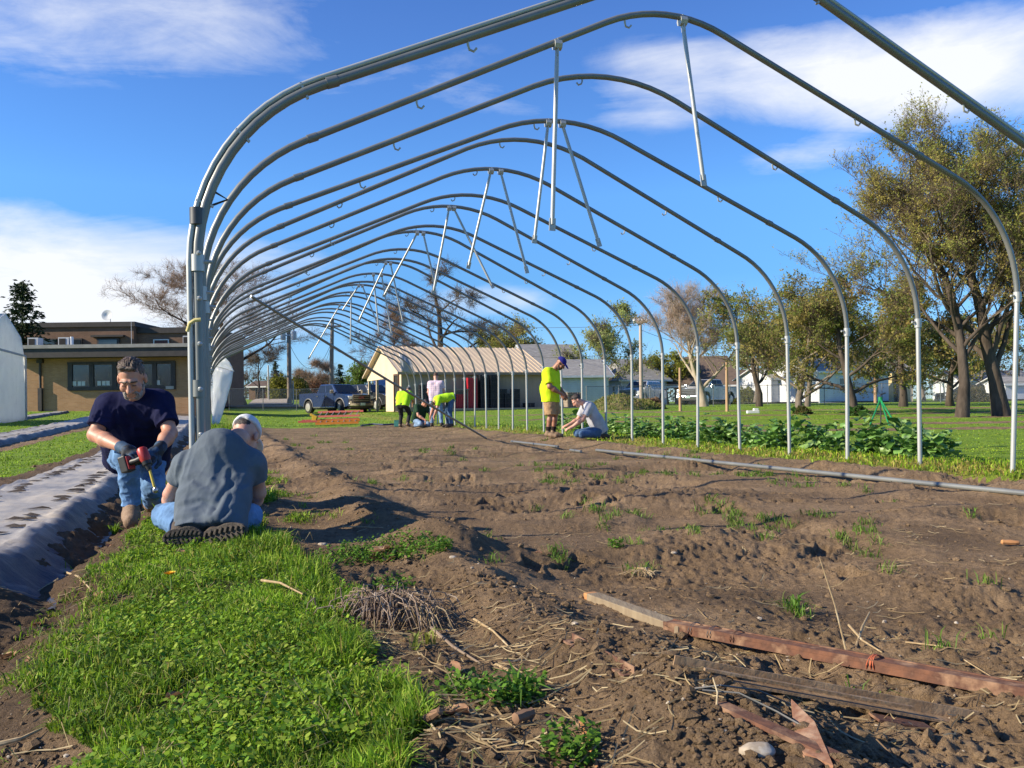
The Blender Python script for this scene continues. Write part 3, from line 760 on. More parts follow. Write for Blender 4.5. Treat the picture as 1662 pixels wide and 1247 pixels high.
# ------------------------------------------------------------------ plastic mulch beds
def film_mat():
    m = bpy.data.materials.new('mulch_film'); m.use_nodes = True; w = NT(m.node_tree); w.n.clear()
    out = w.node('ShaderNodeOutputMaterial'); b = w.node('ShaderNodeBsdfPrincipled')
    P = w.node('ShaderNodeTexCoord').outputs['Object']
    n = w.noise(P, 1.4, 5, .6); n2 = w.noise(P, 9, 5, .65)
    at = w.node('ShaderNodeAttribute', attribute_name='dust')
    c = w.ramp(n, [(.35, (.25, .235, .215)), (.5, (.39, .35, .29)), (.68, (.54, .46, .34))])
    c = w.mix(w.math('SUBTRACT', at.outputs['Fac'], w.math('MULTIPLY', n2, .25), clamp=True), (.060, .060, .072), c)
    c = w.mix(w.math('MULTIPLY', w.ramp(n2, [(.5, (0, 0, 0)), (.75, (1, 1, 1))]), .35), c, (.42, .34, .25))
    w.link(c, b.inputs['Base Color'])
    w.link(w.math('MULTIPLY_ADD', n2, .3, .36), b.inputs['Roughness']); b.inputs['Specular IOR Level'].default_value = .45
    bp = w.node('ShaderNodeBump', i_Strength=.5, i_Distance=.02); w.link(w.noise(w.mapping(P, (1.5, 6, 3)), 6, 6, .6, .8), bp.inputs['Height']); w.link(bp.outputs[0], b.inputs['Normal'])
    w.link(b.outputs[0], out.inputs[0]); return m
FILM = film_mat()
HOLE = pm('planting_hole_soil', (.035, .024, .016), (.06, .04, .026), rough=.95, scale=40, bump=.6)
def mulch(b0, b1, a0, a1, hgt, label, holes=True, seed=0):
    rs = np.random.default_rng(seed); aa = [a0]
    while aa[-1] < a1: aa.append(aa[-1]+max(.022, min(.25, .008*aa[-1])))
    aa = np.array(aa); t = np.linspace(-1.22, 1.22, 62)
    Ag, Tg = np.meshgrid(aa, t, indexing='ij')
    half = (b1-b0)/2*(1+.05*fbm(Ag*.9, Tg*0+seed, oct=3, seed=seed+1)); mid = (b0+b1)/2+.04*fbm(Ag*.7, Tg*0+3, oct=2, seed=seed+2)
    x, y = AB(Ag, mid+half*Tg)
    zb = far_z(x, y)
    prof = 1-sstep(.66, 1.12, np.abs(Tg)+.06*fbm(Ag*3, Tg*2, oct=3, seed=seed+5))
    endf = sstep(a0-.1, a0+.75, Ag+.25*Tg+.12*fbm(Ag*4, Tg*3, oct=2, seed=seed+4))
    z = zb-.10+(hgt+.10)*prof*(.35+.65*endf)
    wr = fbm(Ag*2.2+Tg*2.4, Tg*3-Ag*1.2, oct=4, seed=seed+7)
    z = z+(np.abs(Tg) > .55)*(.022*np.abs(fbm(Ag*9, Tg*1.6, oct=3, seed=seed+21))+.012*fbm(Ag*22, Tg*3, oct=2, seed=seed+22))+.022*wr*(.45+1.2*(1-endf)+1.0*(np.abs(Tg) > .6))+.006*fbm(Ag*9+Tg*9, Tg*10-Ag*3, oct=3, seed=seed+11)+.018*np.abs(np.sin((Ag*1.0+Tg*1.25)*17+2.5*wr))*(1-endf)*prof+.012*fbm(Ag*7, Tg*5, oct=3, seed=seed+9)*(np.abs(Tg) > .7)
    nr, nc = Ag.shape; i = np.arange((nr-1)*(nc-1)); r_, c_ = i//(nc-1), i % (nc-1); v0 = r_*nc+c_
    o = mesh_np('mulch_film', np.stack([x, y, z], 2).reshape(-1, 3), [np.stack([v0, v0+1, v0+nc+1, v0+nc], 1)], FILM, attrs={'dust': (1.25*sstep(.86, .55, np.abs(Tg)+.14*wr)*sstep(a0+.3, a0+1.5, Ag+.35*Tg+.2*wr)).ravel()})
    tag(o, label, 'mulch film')
    if holes:
        a = a0+.75; k = 0
        while a < min(a1, 30):
            for tt in (-.42, .42):
                ai = a+rs.uniform(-.12, .12); ti = tt+rs.uniform(-.06, .06); ri = np.argmin(abs(aa-ai)); ci = np.argmin(abs(t-ti))
                zc = z[ri, ci]; hx, hy = x[ri, ci], y[ri, ci]
                m = MB(); n = 9; L = rs.uniform(.05, .11); wd = rs.uniform(.024, .045); V = [(0, 0, .012)]
                for q in range(n):
                    an = 2*math.pi*q/n; rr = rs.uniform(.75, 1.2); V.append((L*math.cos(an)*rr, wd*math.sin(an)*rr, .004+.02*max(0, math.sin(an))*rs.random()))
                m.add(V, [(0, 1+q, 1+(q+1) % n) for q in range(n)])
                h = m.build('planting_hole', HOLE, o); h.location = (hx, hy, zc+.004); h.rotation_euler = (rs.uniform(-.08, .08), rs.uniform(-.05, .05), rs.uniform(-.6, .9)+.2); k += 1
            a += rs.uniform(.28, .42)*(1 if a < 12 else 1.6)
    return o
mulch(-2.05, -.84, 4.25, 46, .075, 'wrinkled grey plastic mulch film over the bed beside the two near men', True, 3)
mulch(-5.35, -4.2, 9, 52, .12, 'grey plastic mulch film over the farther raised bed beyond the green lane', True, 6)
mulch(-8.3, -7.5, 24, 52, .10, 'short strip of plastic mulch film before the white plastic greenhouse', False, 8)

# ------------------------------------------------------------------ leafy crop along the right legs
CROP = leaf_mat('crop_leaf', .25, .45, .5)
def crop_leaf(rs, L, W, droop, cup):
    nu, nv = 7, 7; V = []
    ph = rs.uniform(0, 6)
    for i in range(nu):
        u = i/(nu-1); wd = W*(math.sin(math.pi*min(1, u*.93+.06))**.6)*(.55+.6*u if u < .7 else 1.0-.5*(u-.7))
        for j in range(nv):
            v = j/(nv-1)-.5; fr = abs(v)*2
            x_ = u*L*math.cos(droop*u); z_ = u*L*.75-droop*L*u*u*.9+cup*fr*fr*W*.4+.10*W*fr*math.sin(9*u+ph+(3 if v > 0 else 0))
            V.append((x_, v*wd*(1+.10*math.sin(11*u+ph)), z_))
    Fs = [(i*nv+j, i*nv+j+1, (i+1)*nv+j+1, (i+1)*nv+j) for i in range(nu-1) for j in range(nv-1)]
    return np.array(V), np.array(Fs)
def crop_plant(seed, r, h, n=46):
    rs = np.random.default_rng(seed); VV, FF, CC = [], [], []; off = 0
    for k in range(n):
        V, Fs = crop_leaf(rs, rs.uniform(.13, .24), rs.uniform(.10, .18), rs.uniform(.2, 1.0), rs.uniform(-.3, .6))
        rr = r*math.sqrt(rs.random()); th = rs.uniform(0, 6.28); el = h*(1-.7*(rr/r)**2)*rs.uniform(.25, 1.0)
        out = th+rs.normal(0, .7); tl = rs.uniform(-.2, .9)
        Ry = np.array(((math.cos(tl), 0, math.sin(tl)), (0, 1, 0), (-math.sin(tl), 0, math.cos(tl))))
        Rz = np.array(((math.cos(out), -math.sin(out), 0), (math.sin(out), math.cos(out), 0), (0, 0, 1)))
        V = (V*rs.uniform(.8, 1.2))@Ry.T@Rz.T+np.array((rr*math.cos(th)*.8, rr*math.sin(th)*.8, el*.8))
        V[:, 2] = np.maximum(V[:, 2], .01)
        VV.append(V); FF.append(Fs+off); off += len(V)
        c = np.array([(.13, .27, .05), (.19, .35, .075), (.09, .20, .04), (.28, .42, .13)][rs.integers(0, 4)])*rs.uniform(.8, 1.25)
        CC.append(np.repeat(c[None], len(V), 0))
    return np.concatenate(VV), np.concatenate(FF), np.concatenate(CC)
CROPS = [(902, .30, .42, 'behind the legs of the man in tan shorts'), (935, .38, .50, 'in front of the squatting man\'s reaching hand'), (1012, .42, .52, 'just right of the squatting man'), (1045, .30, .40, 'between the squatting man and the long row'),
         (1088, .38, .42, 'below the pale mound'), (1112, .40, .50, 'at the left end of the long row'), (1150, .42, .55, 'taller one left of the middle of the long row'), (1178, .36, .42, 'low one beside the middle hoop leg'), (1215, .34, .40, 'in a gap behind a hoop leg'),
         (1243, .36, .50, 'left of the big clump'), (1290, .44, .66, 'tall clump between two hoop legs'), (1338, .36, .42, 'low pale one in front of the two tall clumps'), (1384, .42, .66, 'tallest clump right of the middle leg'), (1424, .26, .34, 'small one beside the tallest clump'), (1462, .40, .56, 'near clump just left of a leg'), (1505, .34, .48, 'nearest one at the right end of the row')]
for i, (px, r, h, lab) in enumerate(CROPS):
    t = (px-372)/F; best = None
    bb = 8.45+(i % 3)*.16
    # where the pixel column meets the crop row
    As = np.linspace(4, 40, 2000); X, Y = AB(As, bb); pxs = CX+F*X/Y; k = np.argmin(abs(pxs-px)); x, y = X[k], Y[k]
    V, Fs, C = crop_plant(300+i, r*1.08, h*1.25, 85)
    o = mesh_np('leafy_plant', V, [Fs], CROP, attrs={'Col': C}); o.location = (x, y, gz(x, y)-.02)
    tag(o, 'dark green leafy crop plant '+lab, 'plant', 'leafy crop row along the right hoop legs')
# ragged tufts creeping out of the strip, and dead thatch lying in it
u = NP.random(2600); a = 1/(1/12+u*(1/1.5-1/12)); b = np.where(NP.random(2600) < .72, .40+NP.gamma(1.3, .06, 2600), -.42-NP.gamma(1.2, .07, 2600)); X, Y = AB(a, b)
k = (vnoise(X*2.2, Y*2.2, seed=71) > .52) & inview(X, Y) & ((b < 0) | (a > 2.7)); X, Y = X[k], Y[k]; m = 14; n = len(X)
x = np.repeat(X, m)+NP.normal(0, .022, n*m); y = np.repeat(Y, m)+NP.normal(0, .022, n*m); z = ground_at(x, y)[0]
V, q, t, c = blades(x, y, z-.003, NP.uniform(.015, .06, n*m)*(1+.03*y), .004*(1+.14*np.maximum(0, y-2.5)), NP.uniform(.4, 1.6, n*m), NP.uniform(0, 6.28, n*m), pick_cols(n*m, GP+[(.40, .33, .12)], .2))
tag(mesh_np('grass', V, [q, t], BLADE, attrs={'Col': c}), 'ragged grass tufts creeping out of the strip over the soil edges', 'grass', kind='stuff')
x, y = strip_pts(650, .9, 10, -.6, .6); k = inview(x, y); x, y = x[k], y[k]; n = len(x); z = ground_at(x, y)[0]
V, q, t, c = blades(x, y, z+NP.uniform(.0, .03, n), NP.uniform(.04, .11, n), .0026*(1+.14*np.maximum(0, y-2.5)), NP.uniform(1.0, 1.7, n), NP.uniform(0, 6.28, n), pick_cols(n, [(.46, .38, .20), (.36, .28, .14), (.30, .30, .10)], .2))
tag(mesh_np('thatch', V, [q, t], STRAWM, attrs={'Col': c}), 'dead straw coloured blades lying among the green strip', 'dead grass', kind='stuff')
# ------------------------------------------------------------------ trees
def bark(name, c1, c2):
    return pm(name, c1, c2, rough=.9, scale=6, bump=.7, bscale=18, stretch=(1, 1, .25), spec=.2)
BARK_D = bark('dark_bark', (.055, .042, .032), (.11, .085, .065))
BARK_G = bark('grey_bark', (.13, .105, .08), (.22, .18, .14))
BARK_P = bark('pale_bark', (.30, .24, .17), (.42, .35, .26))
TWIG_D = pm('dark_twigs', (.11, .085, .06), (.18, .135, .10), rough=.9, scale=2, spec=.1)
TWIG_R = pm('reddish_twigs', (.20, .13, .085), (.28, .19, .13), rough=.9, scale=2, spec=.1)
TWIG_P = pm('pale_twigs', (.34, .25, .19), (.42, .33, .26), rough=.9, scale=2, spec=.1)
TREELEAF = leaf_mat('tree_leaf', .5, .6, .2)
NEEDLE = leaf_mat('needle_leaf', .1, .7, .2)
def tubes_np(branches, ns):
    VV, FF, off = [], [], 0
    an = np.arange(ns)*2*np.pi/ns; ca, sa = np.cos(an), np.sin(an)
    for P, r in branches:
        P = np.asarray(P); k = len(P); T = np.gradient(P, axis=0); T /= np.linalg.norm(T, axis=1, keepdims=True)+1e-9
        ref = np.array((0, 0, 1.)) if abs(T[0, 2]) < .9 else np.array((1., 0, 0))
        A = np.cross(T, ref); A /= np.linalg.norm(A, axis=1, keepdims=True)+1e-9; B = np.cross(T, A)
        V = P[:, None]+(A[:, None]*ca[None, :, None]+B[:, None]*sa[None, :, None])*np.asarray(r)[:, None, None]
        VV.append(V.reshape(-1, 3))
        i = np.arange((k-1)*ns); a_, b_ = i//ns, i % ns; v0 = a_*ns+b_; v1 = a_*ns+(b_+1) % ns
        FF.append(np.stack([v0, v1, v1+ns, v0+ns], 1)+off); off += k*ns
    return np.concatenate(VV), np.concatenate(FF)
def spikes(P, D, L, r, bend, rs):
    """thin three sided twigs, two segments"""
    n = len(P); ref = rs.normal(size=(n, 3)); A = np.cross(D, ref); A /= np.linalg.norm(A, axis=1, keepdims=True)+1e-9; B = np.cross(D, A)
    V = np.zeros((n, 7, 3)); M = P+D*(L*.5)[:, None]+A*(L*bend)[:, None]; Tp = P+D*L[:, None]
    for k in range(3):
        c, s = math.cos(2.094*k), math.sin(2.094*k)
        V[:, k] = P+(A*c+B*s)*r[:, None]; V[:, 3+k] = M+(A*c+B*s)*(r*.65)[:, None]
    V[:, 6] = Tp; i = np.arange(n)[:, None]*7
    q = np.concatenate([i+[k, (k+1) % 3, 3+(k+1) % 3, 3+k] for k in range(3)]); t = np.concatenate([i+[3+k, 3+(k+1) % 3, 6] for k in range(3)])
    return V.reshape(-1, 3), q, t, Tp
def unit(v): return v/(np.linalg.norm(v, axis=-1, keepdims=True)+1e-9)
def grow(rs, h, trunk, r0, spread, levels=3, nchild=(7, 6, 6), up=.35, wob=.12, lean=(0, 0), asc=.75, crooked=1.0, ratio=.58):
    """returns list of branches per level: (points, radii)"""
    out = [[] for _ in range(levels+1)]
    def branch(p, d, L, r, lv):
        k = 7 if lv < 2 else 5
        P = [p]; dd = d
        for j in range(k-1):
            dd = unit(dd+rs.normal(0, wob*crooked*(1 if lv else .5), 3)+np.array((0, 0, up*.14*(lv > 0)))); P.append(P[-1]+dd*L/(k-1))
        P = np.array(P); tt = np.linspace(0, 1, k)
        out[lv].append((P, r*(1-.72*tt)))
        if lv >= levels: return
        n = nchild[lv]; n = max(2, int(n*rs.uniform(.8, 1.25)))
        for j in range(n):
            t = (rs.uniform(.3, 1.0) if lv else max(trunk/h, .0)+(1-trunk/h)*(j+rs.uniform(0, .8))/n); t = min(t, .98)
            q = t*(k-1); i0 = min(int(q), k-2); f = q-i0; pp = P[i0]*(1-f)+P[i0+1]*f; pd = unit(P[i0+1]-P[i0])
            side = rs.normal(size=3); side = unit(side-pd*side.dot(pd))
            if lv == 0:
                az = j*2.4+rs.uniform(-.5, .5); side = np.array((math.cos(az), math.sin(az), 0))
            an = rs.uniform(.45, .95)*spread
            nd = unit(pd*math.cos(an)*asc+side*math.sin(an)+np.array((0, 0, up*.4)))
            LL = L*(ratio if lv == 0 else min(.8, ratio+.13*(levels > 3)))*rs.uniform(.7, 1.15)*(1.0-.45*t if lv == 0 else 1-.35*t)
            rr = max(r*(1-.72*t)*.5, .006)
            branch(pp, nd, LL, rr, lv+1)
    branch(np.zeros(3), unit(np.array((lean[0], lean[1], 1.0))), h, r0, 0)
    return out
def make_tree(name, label, px, py, Y, h, width, kind, seed, bark_m, twig_m, leaf=None, nleaf=0, lsize=.07, trunk=.25, r0=None, twigs=1600, tlen=.5, tw_r=.006, levels=3, nchild=(8, 6, 5), spread=1.0, up=.4, wob=.12, lean=(0, 0), crooked=1.0, group=None, sink=.1, leafbias=.0, asc=.75, ratio=.58, zbase=None):
    rs = np.random.default_rng(seed)
    p = Wp(px, py, Y); x, y = p.x, p.y
    zb = gz(x, y)-sink if zbase is None else zbase
    br = grow(rs, h*.92, h*trunk, r0 or h*.022, spread, levels, nchild, up, wob, lean, asc, crooked, ratio)
    allp = np.concatenate([P for L in br[1:] for P, r in L])
    ext = np.percentile(np.abs(allp[:, 0]-allp[:, 0].mean()), 97)*2
    s = width/max(ext, .1); s = min(max(s, .45), 2.4)
    zmax = np.percentile(allp[:, 2], 99.5); zs = h*.97/zmax
    def sc3(P):
        P = P.copy(); w_ = 1 if True else 0; P[:, 0] *= s; P[:, 1] *= s; P[:, 2] *= zs; return P
    br = [[(sc3(P), r) for P, r in L] for L in br]
    e = empty(name, (x, y, zb), 0)
    big = br[0]+br[1]+(br[2] if levels > 2 else [])
    # flare at the foot
    P, r = br[0][0]; P = np.vstack([P[:1]+np.array((0, 0, 0)), P[:1]*.97+P[1:2]*.03, P[1:]]) if False else P
    r = r.copy(); br[0][0] = (P, r); r[0] *= 1.28
    V, q = tubes_np([br[0][0]]+br[1], 9); mesh_np('trunk', V, [q], bark_m, e)
    thin = [b for L in br[2:] for b in L]
    VV, QQ, TT, off = [], [], [], 0
    if thin:
        V, q = tubes_np(thin, 5); VV.append(V); QQ.append(q); off += len(V)
    term = br[-1]+[b for b in br[-2] for _ in (0, 1)]
    tips = None
    if twigs:
        m = max(1, int(round(twigs/len(term)))); P0, D0 = [], []
        for P, r in term:
            tt = rs.uniform(.15, 1, m)*(len(P)-1); i0 = np.minimum(tt.astype(int), len(P)-2); f = (tt-i0)[:, None]
            P0.append(P[i0]*(1-f)+P[i0+1]*f); D0.append(unit(P[i0+1]-P[i0]))
        P0, D0 = np.concatenate(P0), np.concatenate(D0)
        D = unit(D0*.7+rs.normal(0, .55, D0.shape)+np.array((0, 0, .35*up)))
        L = rs.uniform(.4, 1.2, len(P0))*tlen
        V, q, t, tips = spikes(P0, D, L, np.full(len(P0), tw_r), rs.uniform(-.1, .1, len(P0)), rs)
        VV.append(V); QQ.append(q+off); TT.append(t+off); off += len(V)
        # second order twigs
        k2 = rs.integers(0, len(P0), int(len(P0)*1.3)); f = rs.uniform(.2, .9, len(k2))[:, None]
        P2 = P0[k2]+D[k2]*L[k2][:, None]*f; D2 = unit(D[k2]*.8+rs.normal(0, .5, (len(k2), 3)))
        V, q, t, tp2 = spikes(P2, D2, L[k2]*rs.uniform(.3, .65, len(k2)), np.full(len(k2), tw_r*.7), rs.uniform(-.1, .1, len(k2)), rs)
        VV.append(V); QQ.append(q+off); TT.append(t+off); off += len(V)
        tips = np.concatenate([tips, tp2, P0+D*(L*.5)[:, None], P2+D2*.1, P0+D*(L*.8)[:, None]])
    cr_ = mesh_np('limbs' if nleaf else 'crown', np.concatenate(VV), [np.concatenate(QQ)]+([np.concatenate(TT)] if TT else []), twig_m, e)
    if nleaf:
        pool = tips if tips is not None else allp
        # leaves sit in tufts: some twigs stay nearly bare
        wgt = (.5 if levels > 3 else .22)+sstep(.38, .68, vnoise(pool[:, 0]*1.1/max(h/8, .6), pool[:, 1]*1.1/max(h/8, .6), pool[:, 2]*1.1/max(h/8, .6), seed=seed)); wgt /= wgt.sum()
        k = rs.choice(len(pool), nleaf, p=wgt); C = pool[k]+rs.normal(0, lsize*.8, (nleaf, 3))
        n1 = unit(rs.normal(size=(nleaf, 3))); n2 = unit(np.cross(n1, rs.normal(size=(nleaf, 3)))); sz = (lsize*rs.uniform(.5, 1.3, nleaf))[:, None]
        V = np.stack([C-n1*sz*.9, C+n2*sz*.45, C+n1*sz*.9, C-n2*sz*.45], 1).reshape(-1, 3)
        pal = np.array(leaf); ci = (vnoise(C[:, 0]*.9, C[:, 1]*.9, C[:, 2]*.9, seed=seed+5)*len(pal)*.999).astype(int); c = pal[ci]*rs.uniform(.82, 1.2, (nleaf, 1))
        mesh_np('crown', V, [np.arange(nleaf)[:, None]*4+np.arange(4)], TREELEAF, e, smooth=False, attrs={'Col': np.repeat(c, 4, 0)})
    tag(e, label, 'tree', group)
    return e
OLIVE = [(.34, .29, .09), (.28, .30, .08), (.40, .33, .11), (.22, .26, .06), (.40, .29, .10), (.30, .33, .09)]
YOLIVE = [(.40, .39, .10), (.45, .43, .12), (.34, .33, .09), (.29, .32, .08)]
PALEG = [(.40, .44, .14), (.46, .48, .18), (.34, .38, .12)]
GRP = 'park trees beyond the right hoop legs'
kw = dict(group=GRP)
make_tree('tree', 'small budding tree with pale forked trunk, before the white house', 1297, 672, 35, 5.3, 5.6, 0, 21, BARK_G, TWIG_D, OLIVE, 17000, .062, trunk=.13, r0=.15, twigs=2600, tlen=.6, nchild=(9, 7, 6), **kw)
make_tree('tree', 'round budding tree with dark trunk behind the green tripod', 1387, 675, 32.5, 5.6, 5.0, 0, 22, BARK_D, TWIG_D, OLIVE, 19000, .062, trunk=.15, r0=.17, twigs=2600, tlen=.6, nchild=(10, 7, 6), **kw)
make_tree('tree', 'budding tree standing farther back, left of the pale forked trunk', 1232, 660, 50, 6.6, 5.2, 0, 23, BARK_D, TWIG_D, OLIVE+YOLIVE, 11000, .085, trunk=.2, r0=.18, twigs=2200, tlen=.7, **kw)
make_tree('tree', 'slender forked tree just right of and behind the pale forked trunk', 1310, 662, 48, 6.0, 5.0, 0, 24, BARK_G, TWIG_D, OLIVE, 8000, .085, trunk=.16, r0=.15, twigs=2000, tlen=.7, **kw)
make_tree('tree', 'budding tree with straight dark trunk between the tripod and the tall trees', 1466, 664, 45, 6.4, 5.2, 0, 25, BARK_D, TWIG_D, OLIVE, 10500, .085, trunk=.18, r0=.2, twigs=2200, tlen=.65, **kw)
make_tree('tree', 'low forked tree far back between the two tall trees', 1542, 664, 45, 4.4, 5.2, 0, 26, BARK_D, TWIG_D, OLIVE, 6000, .1, trunk=.2, r0=.2, twigs=1600, tlen=.6, **kw)
TALL = [(.48, .42, .11), (.42, .42, .10), (.52, .44, .13), (.44, .36, .12), (.44, .46, .12)]
make_tree('tree', 'tall olive budding tree with straight dark trunk, tallest whole tree in view', 1561, 679, 29, 9.6, 6.2, 0, 27, BARK_D, TWIG_D, TALL, 42000, .042, trunk=.24, r0=.19, twigs=9000, tlen=.5, nchild=(22, 7, 5, 3), levels=4, spread=.50, up=.9, ratio=.46, wob=.07, **kw)
make_tree('tree', 'tall budding tree with thick leaning fork, cut by the picture edge', 1626, 680, 29.5, 10.4, 6.8, 0, 28, BARK_D, TWIG_D, YOLIVE+TALL, 42000, .044, trunk=.16, r0=.25, twigs=9000, tlen=.55, nchild=(19, 7, 5, 3), levels=4, spread=.52, up=.9, ratio=.50, wob=.08, **kw)
make_tree('tree', 'tree mostly outside the picture at its right edge', 1770, 680, 31, 10.0, 7.0, 0, 29, BARK_D, TWIG_D, YOLIVE+OLIVE, 16000, .06, trunk=.18, r0=.25, twigs=4000, tlen=.7, nchild=(15, 7, 5), spread=.65, up=.7, ratio=.46, **kw)
make_tree('tree', 'whitish blossoming tree behind the budding trees', 1226, 655, 70, 8.2, 3.6, 0, 30, BARK_G, TWIG_P, [(.55, .55, .30), (.42, .48, .20)], 7000, .13, trunk=.2, twigs=1300, tlen=.7, spread=.75)
make_tree('tree', 'leafless tree of pale fanning twigs before the brown roofed house', 1143, 662, 52, 7.1, 6.2, 0, 133, BARK_P, TWIG_P, None, 0, trunk=.16, r0=.26, twigs=7500, tlen=.7, tw_r=.007, nchild=(10, 6, 4, 3), spread=.66, up=.75, levels=4, ratio=.62, wob=.08)
make_tree('tree', 'airy tree just coming into leaf behind the grey roofed shed', 958, 655, 76, 8.6, 6.4, 0, 32, BARK_G, TWIG_D, PALEG, 9000, .12, trunk=.14, twigs=3200, tlen=.9, tw_r=.009, spread=.85, up=.7)
make_tree('tree', 'dense rounded yellow green tree rising behind the tan shed', 822, 650, 86, 8.0, 7.4, 0, 33, BARK_D, TWIG_R, YOLIVE, 12000, .13, trunk=.1, twigs=4200, tlen=1.0, tw_r=.010, nchild=(12, 7, 6), spread=.95, up=.5)
make_tree('tree', 'big gnarled leafless dark tree rising behind the tan shed', 712, 650, 88, 14.6, 11.5, 0, 34, BARK_D, TWIG_D, None, 0, trunk=.3, r0=.50, twigs=6000, tlen=.8, tw_r=.011, nchild=(9, 5, 5, 3), levels=4, spread=.9, up=.4, wob=.2, crooked=1.2, ratio=.54)
make_tree('tree', 'wide reddish leafless tree behind the left end of the tan shed', 645, 650, 82, 9.0, 8.4, 0, 35, BARK_G, TWIG_R, None, 0, trunk=.15, twigs=7000, tlen=.8, tw_r=.009, nchild=(10, 6, 4, 3), levels=4, spread=.9, up=.45, ratio=.6)
make_tree('tree', 'large leafless tree towering over the brown brick building', 392, 650, 76, 13.0, 13.0, 0, 36, BARK_D, TWIG_R, None, 0, trunk=.28, r0=.40, twigs=9000, tlen=.9, tw_r=.009, nchild=(11, 6, 5, 3), levels=4, spread=.95, up=.45, ratio=.56, lean=(-.05, 0), zbase=1.0)
make_tree('tree', 'bare dark tree beside the driveway right of the brick building', 418, 650, 96, 6.0, 4.6, 0, 37, BARK_D, TWIG_D, None, 0, trunk=.15, twigs=2600, tlen=.9, tw_r=.012, spread=1.0)
make_tree('tree', 'bare purplish tree far behind the blue pickup', 512, 650, 112, 5.0, 5.4, 0, 38, BARK_D, TWIG_R, None, 0, trunk=.12, twigs=2600, tlen=1.0, tw_r=.014, spread=1.0)
make_tree('tree', 'small bare tree far behind, left of the pointed evergreen', 488, 650, 118, 3.9, 4.6, 0, 39, BARK_D, TWIG_D, None, 0, trunk=.12, twigs=1800, tlen=.9, tw_r=.014, spread=1.0)
make_tree('tree', 'pale green leafing tree far behind the shed\'s open porch', 594, 650, 104, 4.6, 3.2, 0, 40, BARK_D, TWIG_D, [(.14, .22, .04), (.18, .26, .05)], 6000, .15, trunk=.15, twigs=1200, tlen=.7, tw_r=.012)
make_tree('tree', 'low yellow green tree between the pale house and the brown roof', 1085, 650, 84, 4.6, 4.6, 0, 41, BARK_D, TWIG_D, [(.26, .28, .04), (.32, .32, .06)], 6500, .14, trunk=.15, twigs=1200, tlen=.7, tw_r=.012)
for i, (px, Y, h, w, sd) in enumerate([(1440, 84, 7.5, 7, 51), (1500, 92, 8.5, 8, 52), (1592, 88, 8.2, 8, 53), (1652, 86, 8.5, 8, 54)]):
    make_tree('tree', ['bare tree behind the white house, left of the tan cottage', 'bare tree behind the small tan cottage', 'bare tree far behind the two tall trees', 'bare tree far behind, at the right picture edge'][i], px, 650, Y, h, w, 0, sd, BARK_G, TWIG_R, OLIVE, 3500, .13, trunk=.14, twigs=2200, tlen=.95, tw_r=.012, group='bare trees far behind the park')
def conifer(label, px, Y, h, w, seed, zbase=None, pal=((.018, .034, .014), (.03, .05, .02), (.045, .06, .025))):
    rs = np.random.default_rng(seed); p = Wp(px, 650, Y); zb = gz(p.x, p.y)-.1 if zbase is None else zbase
    e = empty('conifer', (p.x, p.y, zb))
    V, q = tubes_np([(np.array([(0, 0, 0), (0, 0, h*.5), (0, 0, h*.98)]), np.array((h*.022, h*.014, .01)))], 8); mesh_np('trunk', V, [q], BARK_D, e)
    VV, CC = [], []; P0, D0, L0 = [], [], []
    n = int(h*26*max(1, w/4.5))
    for k in range(n):
        t = rs.uniform(.08, 1)**.85; z = h*t; R = w/2*(1-t)**.8*rs.uniform(.65, 1.1)+.06; az = rs.uniform(0, 6.28)
        m = max(6, int(26*R/(w/2)*rs.uniform(.7, 1.3)))
        u = rs.uniform(.15, 1, m); d = np.array((math.cos(az), math.sin(az)))
        C = np.zeros((m, 3)); C[:, :2] = d*(R*u)[:, None]+rs.normal(0, .10*w/4+.03, (m, 2)); C[:, 2] = z-R*.30*u+R*.18*u*u+rs.normal(0, .05, m)
        VV.append(C)
    C = np.concatenate(VV); m = len(C); sz = (.05+.035*h/8*rs.uniform(.6, 1.4, m))[:, None]*1.5
    C = np.repeat(C, 2, 0); sz = np.repeat(sz, 2, 0); m *= 2; C += rs.normal(0, .04, C.shape)
    out = unit(np.stack([C[:, 0], C[:, 1], -.15*np.abs(C[:, 0])-.05], 1)+rs.normal(0, .35, (m, 3))); n2 = unit(np.cross(out, rs.normal(size=(m, 3))))
    V = np.stack([C-out*sz, C+n2*sz*.4, C+out*sz*1.2, C-n2*sz*.4], 1).reshape(-1, 3)
    c = np.array(pal)[rs.integers(0, len(pal), m)]*rs.uniform(.7, 1.4, (m, 1))
    mesh_np('crown', V, [np.arange(m)[:, None]*4+np.arange(4)], NEEDLE, e, smooth=False, attrs={'Col': np.repeat(c, 4, 0)})
    tag(e, label, 'tree'); return e
conifer('dark spruce rising behind the low tan brick building', 38, 59.5, 8.8, 7.4, 61, zbase=.6)
conifer('pointed evergreen tree far behind the blue pickup', 553, 112, 4.7, 3.4, 62, pal=((.03, .05, .02), (.05, .07, .025), (.07, .085, .03)))
conifer('dark evergreen half hidden behind the left utility pole', 448, 120, 5.2, 3.2, 63)
conifer('small dark evergreen left of the shed porch', 576, 108, 2.6, 2.4, 64)
